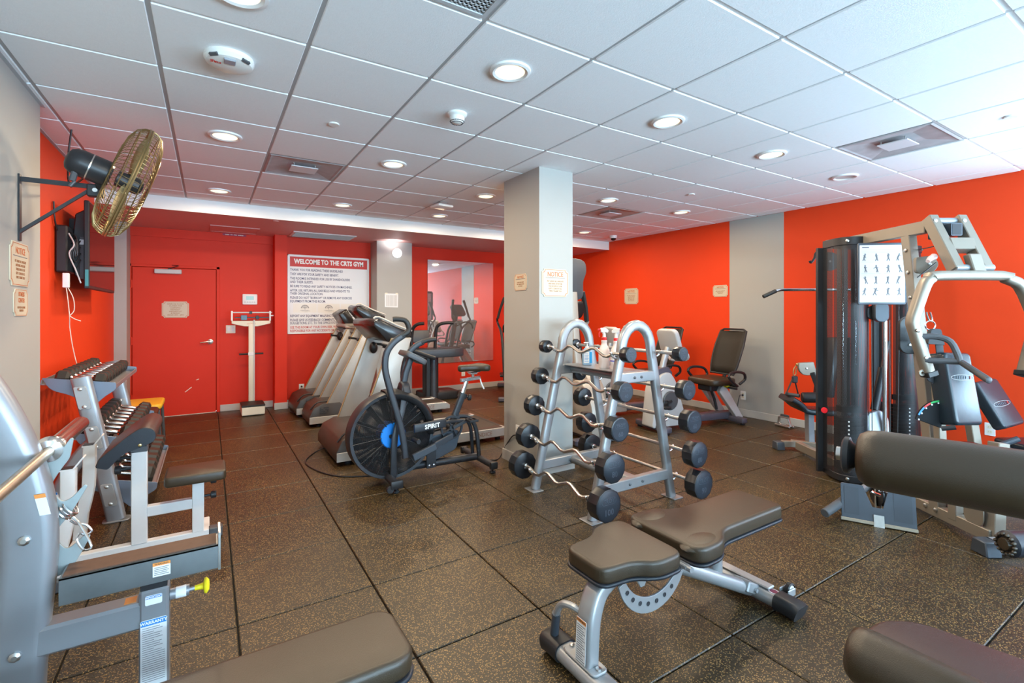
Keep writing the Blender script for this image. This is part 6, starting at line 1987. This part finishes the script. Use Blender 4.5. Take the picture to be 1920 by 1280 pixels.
# low row foot plate
FP0, FP1 = Vector((-.63, -.31, .02)), Vector((-.285, -.515, .02))
fx = (FP1 - FP0).normalized()
fw = (FP1 - FP0).length
fM = mtx(FP0, fx, Vector((.10, .20, .97)).normalized(), fx.cross(Vector((.10, .20, .97)).normalized()))
fpl = MB().prism(corner_poly([(0, 0, .005), (fw, 0, .005), (fw, .225, .01), (fw * .66, .225, .005), (fw * .57, .095, .005), (fw * .43, .095, .005), (fw * .31, .225, .005), (0, .225, .01)], 2), .012, fM, bev=.002)
fpl = obj('foot_plate', fpl, M_SLATE, t)
for a, b in ((.02, .10), (fw - .115, fw - .02)):
    obj('grip_inset', MB().prism([(a, .03), (b, .03), (b, .205), (a, .205)], .002, fM @ Matrix.Translation((0, 0, .012))), mat('grip_slate', (.045, .055, .07), .6), fpl)
obj('plate_lip', MB().prism([(-.005, -.018), (fw + .005, -.018), (fw + .005, .004), (-.005, .004)], .03, fM @ Matrix.Translation((0, 0, -.012)), bev=.003), M_BRASS if False else mat('worn_lip', (.30, .26, .20), .45, metal=.5), fpl)
obj('lip_tab', MB().prism([(fw * .44, -.03), (fw * .58, -.03), (fw * .58, .05), (fw * .44, .05)], .006, fM @ Matrix.Translation((0, 0, .014))), M_STEEL, fpl)
tb_ = MB().cyl((-0.115, 0.020, 0.155), (-0.587, -0.260, 0.109), .026, 14)
tb_ = obj('row_tube', tb_, M_GYMS, t)
obj('rubber_end', MB().cyl((-0.555, -0.240, 0.109), (-0.778, -0.360, 0.062), .029, 14, bev=.004), M_DGREY, tb_)
pulley((-0.260, -0.150, 0.115), .085, (1, -.15, 0), 'low_pulley')
obj('pulley_fork', MB().bar((-0.245, -0.100, 0.232), (-0.298, -0.180, -0.013), .010, .05).bar((-0.199, -0.100, 0.232), (-0.260, -0.180, -0.013), .010, .05), M_GYM, t)
ch = MB()
for k in range(6):
    c = Vector((-0.306, -0.240, 0.168)) + Vector((.022 * k, .0, -.005 * math.sin(PI * k / 5)))
    ch.tube([c + Vector((.016 * math.cos(2 * PI * j / 10), .007 * math.sin(2 * PI * j / 10) * (k % 2), .007 * math.sin(2 * PI * j / 10) * ((k + 1) % 2))) for j in range(10)], .003, 5, closed=True)
ch.tube([(-0.388, -0.260, 0.172), (-0.373, -0.270, 0.161), (-0.344, -0.280, 0.150)], .012, 8)
obj('row_chain', ch, M_CHROME, t)
# left station behind the tower: leg developer and seat
obj('left_base', MB().bar((.05, 1.35, .06), (-.10, 1.36, .06), .06, .06).bar((.62, 1.02, .06), (.0, 1.38, .06), .06, .07), M_GYM, t)
obj('left_foot_cap', MB().prism([(-.055, 0), (.055, 0), (.042, .08), (-.042, .08)], .08, mtx((-.09, 1.37, 0), Vector((0, -1, 0)), Vector((0, 0, 1)), Vector((-1, 0, 0))), bev=.005), M_SLATE, t)
obj('left_seat_post', MB().bar((.17, 1.33, .06), (.13, 1.28, .42), .06, .07, up=(0, 1, 0)), M_GYMS, t)
obj('left_seat', MB().tube([(-.09, 1.30, .545), (-.02, 1.30, .50), (.06, 1.30, .435), (.16, 1.28, .415), (.48, 1.25, .41)], prof=rounded(.26, .055, .02, 3), sub=3), M_GPAD, t)
obj('left_back_pad', MB().bar((.30, 1.32, .55), (.40, 1.36, 1.15), .26, .07, up=(-1, 0, 0), bev=.02, seg=2), M_GPAD, t)
obj('left_roller', MB().cyl((0.006, 1.200, 0.562), (0.181, 1.150, 0.570), .052, 16, bev=.01), M_BLACK, t)
obj('left_strut', MB().bar((0.124, 1.220, 0.809), (0.223, 1.150, 0.439), .05, .045), M_BLACKM, t)
lp = obj('left_pulley_plate', MB().prism(corner_poly([(-.075, .045, .02), (.07, .055, .01), (.10, -.07, .02), (-.02, -.085, .05), (-.075, -.03, .04)], 4), .035, place((0.068, 1.250, 0.859), (-.1, -1, 0), (0, 0, 1)), bev=.004), M_GYM, t)
obj('plate_bolt', MB().lathe([(.011, .035), (.011, .04), (0, .044)], place((0.068, 1.250, 0.848), (-.1, -1, 0), (0, 0, 1)), 8), M_SCREWS, lp)
# lat pulldown
hk = MB().tube([(-0.018, 0.850, 1.964), (-0.072, 0.850, 1.959), (-0.087, 0.850, 1.910), (-0.116, 0.850, 1.871), (-0.131, 0.850, 1.885)], .011, 8, sub=3).box((-0.032, 0.850, 1.959), (.05, .05, .07), bev=.004)
obj('bar_hook', hk, M_BLACKM, t)
pulley((0.051, 0.850, 1.880), .085, (-.2, -1, 0), 'top_pulley')
ch = MB()
for k in range(7):
    c = Vector((-0.032, 0.850, 1.762)) + Vector((0, 0, -.022 * k))
    ch.tube([c + Vector((.006 * math.cos(2 * PI * j / 8) * (k % 2), .006 * math.cos(2 * PI * j / 8) * ((k + 1) % 2), .014 * math.sin(2 * PI * j / 8))) for j in range(8)], .0028, 5, closed=True)
ch.ball((-0.032, 0.850, 1.821), .016, 10)
obj('lat_chain', ch, M_CHROME, t)
# hand strap hanging on the press arm
st = MB().tube([(-0.127, -0.400, 1.415), (-0.110, -0.400, 1.361), (-0.088, -0.400, 1.361), (-0.102, -0.400, 1.415)], .005, 6, sub=3)
st.tube([Vector((-0.102, -0.400, 1.326)) + Vector((.034 * math.cos(2 * PI * k / 20), 0, .030 * math.sin(2 * PI * k / 20))) for k in range(20)], .004, 6, closed=True)
ST = thing('ankle_strap', 'black ankle strap hanging from a steel ring behind the press arm', 'strap', (GX, GY, 0), rotz=-.562)
obj('ring_clip', st, M_CHROME, ST)
obj('strap_webbing', MB().prism(corner_poly([(-.055, -.05, .01), (.06, -.06, .01), (.035, .05, .02), (-.03, .05, .02)], 3), .03, place((-0.080, -0.390, 1.255), (0, -1, 0), (0, 0, 1)), bev=.006).tube([(-0.129, -0.390, 1.219), (-0.110, -0.380, 1.040), (-0.064, -0.380, 0.962), (-0.014, -0.380, 1.040), (-0.037, -0.390, 1.219)], prof=rounded(.05, .008, .003, 2), up=(0, 1, 0), sub=3), M_INK, ST)
# lat bar hanging from its chain
LB = thing('lat_bar', 'long bent lat pulldown bar with black grips hanging left of the tower', 'bar', (GX, GY, 0), rotz=-.562)
b = MB().tube([(-0.515, 0.850, 1.575), (-0.441, 0.850, 1.609), (-0.392, 0.850, 1.619), (-0.023, 0.850, 1.619), (0.347, 0.850, 1.619), (0.396, 0.850, 1.609), (0.470, 0.850, 1.575)], .013, 10)
obj('steel_bar', b, M_CHROME, LB)
for p, q in (((-0.560, 0.850, 1.555), (-0.441, 0.850, 1.609)), ((0.514, 0.850, 1.555), (0.396, 0.850, 1.609))):
    obj('rubber_grip', MB().cyl(p, q, .018, 12, bev=.003), M_RUBBER, LB)
# D handle hanging on the left pulley
DH = thing('stirrup_handle', 'black triangular stirrup handle hanging at the left gym station', 'handle grip', (GX, GY, 0), rotz=-.562)
obj('webbing', MB().bar((-0.039, 1.270, 0.748), (-0.109, 1.270, 0.587), .022, .008).bar((-0.028, 1.270, 0.748), (0.015, 1.270, 0.576), .022, .008).box((-0.022, 1.270, 0.732), (.055, .03, .07), bev=.008), M_INK, DH)
obj('grip_tube', MB().cyl((-0.097, 1.300, 0.582), (-0.016, 1.200, 0.577), .018, 12), M_DGREY, DH)
obj('snap_hook', MB().tube([(0.004, 1.260, 0.890), (-0.034, 1.260, 0.847), (-0.044, 1.260, 0.782), (-0.018, 1.260, 0.782), (-0.012, 1.260, 0.847)], .005, 6, sub=2).ball((-0.001, 1.260, 0.884), .016, 10), M_BRASS, DH)
# row handle lying on the floor by the wall
RH = thing('row_handle', 'chrome double row handle lying on the floor by the baseboard', 'handle grip', (5.98, 3.22, 0), rotz=R(-100))
obj('handle_frame', MB().bar((-.085, 0, .02), (-.06, -.01, .12), .016, .03, up=(0, 1, 0)).bar((.085, 0, .02), (.06, -.01, .12), .016, .03, up=(0, 1, 0)).bar((-.075, -.01, .12), (.075, -.01, .12), .03, .014), M_SCREWS, RH)
obj('handle_plate', MB().prism(rounded(.12, .04, .015, 3), .01, mtx((0, .01, .135), Vector((1, 0, 0)), Vector((0, 0, 1)), Vector((0, -1, 0))), bev=.002), M_DGREY, RH)
for y in (-.035, .035):
    obj('grip_bar', MB().cyl((-.10, y, .018), (.10, y, .018), .0155, 12, bev=.003), M_STEEL, RH)

# ================================================================ near machine at the right edge: roller and bolster seat
FG = thing('roman_bench', 'close brown-black roller pad over a rolled-edge seat pad, cut by the right edge', 'bench', (2.05, .35, 0), rotz=-.562)
OX, OY = 2.05 * math.cos(-.562) + .35 * math.sin(-.562) * -1 * -1, 0
_r0 = 2.05 * math.cos(.562) - .35 * math.sin(.562)
_d0 = 2.05 * math.sin(.562) + .35 * math.cos(.562)


def F(r, d, z):
    return (r - _r0, d - _d0, z)


ra, rb = Vector(F(1.0, 1.395, 1.0)), Vector(F(1.95, .52, 1.0))
ax = (rb - ra).normalized()
L = (rb - ra).length
rp = obj('roller_pad', MB().lathe([(0, .0), (.050, .0), (.066, .006), (.078, .025), (.082, .055), (.082, L - .05), (.07, L), (0, L)], place(ra, ax, (0, 0, 1)), 40), M_PAD, FG, smooth=60)
se = MB()
for k in range(90):
    a = R(28)
    p = place(ra, ax, (0, 0, 1)) @ Vector((.0827 * math.cos(R(90) + a * -1), .0827 * math.sin(R(90) + a * -1), .055 + .0098 * k))
    se.box(p, (.004, .004, .003))
rs = obj('seam_stitching', se, M_PADS, rp)
rs['kind'] = 'stuff'
hb = MB().lathe([(0, -.036), (.042, -.036), (.052, -.030), (.052, -.018), (.038, -.012), (.030, 0), (0, .002)], place(ra, ax, (0, 0, 1)), 28)
obj('roller_hub', hb, M_BLACK, FG)
obj('axle', MB().cyl(ra - ax * .05, rb + ax * .1, .02, 12), M_STEEL, FG)
sa, sb = Vector(F(.945, 1.345, .475)), Vector(F(1.38, .70, .475))
sx = (sb - sa).normalized()
SL = (sb - sa).length
bo = MB().lathe([(0, 0), (.045, .0), (.062, .006), (.072, .022), (.074, .05), (.074, SL - .05), (.06, SL), (0, SL)], place(sa, sx, (0, 0, 1)), 36)
bo = obj('bolster_roll', bo, M_PAD, FG, smooth=60)
nx = Vector((-sx.y, sx.x, 0))
if nx.x < 0:
    nx = -nx
sm = mtx(sa, sx, nx, sx.cross(nx)) if sx.cross(nx).z > 0 else mtx(sa, sx, nx, Vector((0, 0, 1)))
so2 = corner_poly([(.02, .0, .0), (-.01, .13, .03), (-.005, .21, .05), (.06, .30, .06), (SL, .42, .03), (SL, .0, .0)], 6)
if (sx.cross(nx)).z < 0:
    so2 = [(p[0], p[1]) for p in reversed(so2)]
sp_ = MB()
b_ = bmesh.new()
A_ = [b_.verts.new(sa + sx * p[0] + nx * p[1] + Vector((0, 0, -.035))) for p in so2]
B_ = [b_.verts.new(sa + sx * p[0] + nx * p[1] + Vector((0, 0, .0 if p[1] < .05 else .012))) for p in so2]
b_.faces.new(A_); b_.faces.new(B_)
for k in range(len(A_)):
    q = (k + 1) % len(A_)
    b_.faces.new((A_[k], A_[q], B_[q], B_[k]))
bmesh.ops.recalc_face_normals(b_, faces=b_.faces)
sp_._merge(b_, .018, 3, 0)
obj('seat_pad', sp_, mat('maroon_red_sheen_vinyl', (.055, .028, .024), .36), FG, smooth=60)  # dark seat vinyl; the red wall's reflection is painted into its colour
obj('upright_post', MB().bar(F(1.95, .60, .03), F(1.95, .60, 1.05), .08, .10, up=(0, 1, 0)), M_OLY, FG)
obj('seat_beam', MB().bar(F(1.15, 1.02, .40), F(1.95, .62, .40), .06, .08), M_OLY, FG)
obj('base_beam', MB().bar(F(1.45, .95, .04), F(2.05, .45, .04), .08, .08), M_OLY, FG)
obj('front_leg', MB().bar(F(1.45, .92, .04), F(1.42, .90, .40), .06, .06, up=(0, 1, 0)), M_OLY, FG)

# ================================================================ recumbent bikes by the right wall
M_RB = mat('recumbent_grey', (0.50, 0.50, 0.50), 0.42)
M_RBD = mat('recumbent_plum', (0.085, 0.080, 0.105), 0.42)
M_MESH = mat('seat_mesh', (0.022, 0.018, 0.013), 0.7, noise=.2, nscale=90, bump=.4, bscale=300)


def recumbent(loc, rz, label):
    t = thing('recumbent_bike', label, 'exercise bike', loc, rotz=rz, group='recumbent bikes by the right wall')
    obj('floor_rail', MB().bar((.30, 0, .10), (1.42, 0, .085), .13, .09, bev=.02, seg=2), M_RBD, t)
    for x, nm in ((.07, 'front_foot'), (1.28, 'rear_foot')):
        f = obj(nm, MB().bar((x, -.28, .055), (x, .28, .055), .09, .07, bev=.02, seg=2), M_RBD, t)
        for s in (-1, 1):
            obj('levelling_foot', MB().lathe([(.028, 0), (.03, .012), (.02, .022), (0, .024)], c=(x, s * .24, 0), seg=12), M_BLACK, f)
    sh = MB().prism(corner_poly([(-.02, .05, .03), (.03, .50, .08), (.10, .67, .06), (.24, .70, .05), (.33, .60, .08), (.47, .20, .06), (.50, .05, .02)], 5), .20, mtx((0, .10, 0), Vector((1, 0, 0)), Vector((0, 0, 1)), Vector((0, -1, 0))), bev=.03, seg=3)
    sh = obj('drive_shroud', sh, M_RB, t)
    obj('shroud_top', MB().prism(corner_poly([(.05, .60, .02), (.09, .73, .03), (.25, .76, .03), (.32, .66, .03)], 3), .13, mtx((0, .065, 0), Vector((1, 0, 0)), Vector((0, 0, 1)), Vector((0, -1, 0))), bev=.012), M_RBD, sh)
    for s in (-1, 1):
        c = MB().lathe([(0, .0), (.10, .0), (.115, .01), (.10, .022), (0, .025)], place((.24, s * .10, .36), (0, s, 0), (0, 0, 1)), 24)
        c = obj('crank_disc', c, M_DGREY, t)
        a = R(200 if s < 0 else 20)
        p = Vector((.24 + .16 * math.cos(a), s * .14, .36 + .16 * math.sin(a)))
        obj('crank_arm', MB().bar((.24, s * .135, .36), p, .02, .03), M_BLACK, c)
        obj('pedal', MB().box(p + Vector((0, s * .06, 0)), (.10, .09, .03), bev=.008).tube([p + Vector((-.04, s * .06, .01)), p + Vector((-.03, s * .06, .07)), p + Vector((.03, s * .06, .07)), p + Vector((.04, s * .06, .01))], .010, 6, sub=3), M_BLACK, c)
    obj('neck_tube', MB().tube([(.20, 0, .70), (.25, 0, .86), (.30, 0, .98)], prof=rounded(.07, .06, .02, 3), up=(0, 1, 0)), M_SILVERL, t)
    cm = Matrix.Translation((.33, 0, 1.06)) @ Euler((0, R(72), 0)).to_matrix().to_4x4()
    cn = obj('console', MB().prism(rounded(.31, .34, .07, 5), .065, cm @ Matrix.Translation((0, 0, -.04)), bev=.02, seg=3), M_RB, t)
    obj('console_screen', MB().prism(rounded(.22, .26, .03, 3), .004, cm @ Matrix.Translation((0, 0, .025))), M_BLACK, cn)
    obj('front_handle', MB().tube([(.37, -.16, .98), (.43, -.19, .90), (.45, -.14, .84), (.36, 0, .83), (.45, .14, .84), (.43, .19, .90), (.37, .16, .98)], .016, 8, sub=3), M_RB, t)
    for s in (-1, 1):
        obj('seat_arm', MB().prism(corner_poly([(1.40, .06, .03), (1.30, .045, .03), (.98, .42, .03), (1.02, .49, .03), (1.10, .47, .03)], 3), .06, mtx((0, s * .13 + .03, 0), Vector((1, 0, 0)), Vector((0, 0, 1)), Vector((0, -1, 0))), bev=.012), M_RB, t)
    obj('seat_carriage', MB().bx(.88, 1.14, -.11, .11, .42, .50, bev=.015), M_BLACK, t)
    st = MB().tube([(.98, 0, .46), (1.06, 0, .30), (1.10, 0, .17)], .018, 8)
    obj('seat_damper', st, M_BLACKM, t)
    obj('seat_cushion', pad(MB(), smooth_poly([(.80, -.12), (.84, -.22), (1.05, -.235), (1.20, -.20), (1.24, 0), (1.20, .20), (1.05, .235), (.84, .22), (.80, .12)], 3), .50, .585, r=.028, seg=3), M_PAD, t, smooth=60)
    prof = [(1.19, .62), (1.225, .72), (1.265, .84), (1.32, .98), (1.395, 1.16)]
    mb = MB()
    rows = []
    for k, (x, z) in enumerate(prof):
        w = (.18, .205, .215, .22, .20)[k]
        rows.append([mb.bm.verts.new((x - .035 * (1 - (q / 3) ** 2) * -1, w * q / 3, z)) for q in range(-3, 4)])
    for A, B in zip(rows, rows[1:]):
        for q in range(6):
            mb.bm.faces.new((A[q], A[q + 1], B[q + 1], B[q]))
    bk = obj('back_mesh', mb, M_MESH, t, smooth=70)
    md = bk.modifiers.new('thick', 'SOLIDIFY'); md.thickness = .012
    fr = [(prof[0][0], -.18, prof[0][1])] + [(x, -w, z) for (x, z), w in zip(prof[1:], (.205, .215, .22, .20))] + [(1.405, -.15, 1.185), (1.405, .15, 1.185)] + [(x, w, z) for (x, z), w in reversed(list(zip(prof[1:], (.205, .215, .22, .20))))] + [(prof[0][0], .18, prof[0][1])]
    obj('back_frame', MB().tube(fr, .014, 8, closed=True), M_BLACK, t)
    obj('back_post', MB().tube([(1.14, 0, .50), (1.26, 0, .62), (1.33, 0, .86)], .022, 8, sub=2), M_BLACK, t)
    for s in (-1, 1):
        obj('side_handle', MB().tube([(1.12, s * .12, .50), (1.12, s * .29, .50), (1.05, s * .33, .53), (.94, s * .33, .63), (1.02, s * .33, .68), (1.20, s * .32, .66), (1.25, s * .30, .58), (1.18, s * .28, .52)], .017, 8, sub=3), M_BLACK, t)
    obj('seat_lever', MB().cyl((1.10, -.16, .47), (1.10, -.31, .47), .014, 8), M_BLACK, t)
    obj('lever_tag', MB().bx(1.06, 1.12, -.19, -.14, .475, .50), M_YELLOW, t)
    return t


recumbent((4.42, 3.98, 0), R(-8), 'grey recumbent bike nearer the camera, mesh-back seat in front of the grey stripe')
recumbent((4.36, 4.90, 0), R(-8), 'grey recumbent bike farther back, half hidden behind the barbell rack')

# ================================================================ ellipticals behind the column
M_EL = mat('elliptical_taupe', (0.40, 0.36, 0.31), 0.4, metal=.2)


def elliptical(loc, rz, label, tall=False):
    t = thing('elliptical_trainer', label, 'elliptical', loc, rotz=rz, group='elliptical trainers behind the column')
    obj('base_rail', MB().bar((0, -.80, .06), (0, .75, .06), .12, .08, bev=.015), M_RBD, t)
    for y in (-.78, .72):
        obj('cross_foot', MB().bar((-.30, y, .04), (.30, y, .04), .09, .07, bev=.015), M_RBD, t)
    obj('drive_housing', MB().prism(corner_poly([(.20, .06, .05), (.78, .06, .05), (.80, .40, .12), (.58, .68, .12), (.34, .62, .12), (.18, .30, .08)], 5), .22, mtx((-.11, 0, 0), Vector((0, 1, 0)), Vector((0, 0, 1)), Vector((1, 0, 0))), bev=.03, seg=2), M_EL, t)
    m = obj('mast', MB().tube([(0, .42, .60), (0, .34, 1.0), (0, .28, 1.36 if not tall else 1.64)], prof=rounded(.10, .07, .025, 3), up=(0, 1, 0)), M_BLACK if not tall else M_EL, t)
    if tall:
        cm = place((0, .27, 1.765), (0, -1, .10), (0, 0, 1))
        c = obj('console', MB().prism(smooth_poly([(-.15, -.20), (.15, -.20), (.165, 0), (.20, .12), (.16, .24), (.0, .27), (-.16, .24), (-.20, .12), (-.165, 0)], 4), .06, cm, bev=.015, seg=2), M_DGREY, t)
    else:
        cm = place((0, .26, 1.42), (0, -1, .55), (0, 0, 1))
        c = obj('console', MB().prism(rounded(.40, .26, .07, 4), .07, cm, bev=.02, seg=2), M_BLACK, t)
    obj('console_screen', MB().prism(rounded(.22, .14, .02, 2), .003, cm @ Matrix.Translation((0, .02, .07 if not tall else .06))), M_INK, c)
    for s in (-1, 1):
        a = obj('swing_arm', MB().tube([(s * .19, .50, .30), (s * .21, .40, .70), (s * .24, .30, 1.05), (s * .30, .14, 1.22), (s * .31, .16, 1.30)], [.028, .026, .022, .018, .018], 10, sub=4), M_BLACK if not tall else M_EL, t)
        obj('hand_grip', MB().tube([(s * .30, .16, 1.30), (s * .26, .19, 1.46), (s * .19, .22, 1.65)], [.022, .022, .026], 10, sub=2), M_RUBBER, a)
        obj('fixed_handle', MB().tube([(s * .05, .30, 1.12), (s * .16, .16, 1.20), (s * .20, .04, 1.16), (s * .20, .0, 1.06)], .017, 8, sub=3), M_BLACK, t)
        p = obj('pedal_bar', MB().tube([(s * .19, .50, .32), (s * .18, .10, .30), (s * .17, -.62, .20)], prof=rounded(.05, .06, .015, 2)), M_RB, t)
        obj('foot_tread', MB().bx(s * .17 - .09, s * .17 + .09, -.40, -.02, .285, .325, bev=.012), M_BLACK, p)
    return t


elliptical((3.59, 4.63, 0), R(176), 'tall taupe elliptical with a big grey oval console peeking out right of the column', True)
elliptical((4.46, 6.98, 0), R(150), 'black elliptical farthest back, seen in the mirror')
elliptical((4.20, 5.36, 0), R(180), 'black elliptical behind the taupe one, seen in the mirror')
bake_texts()
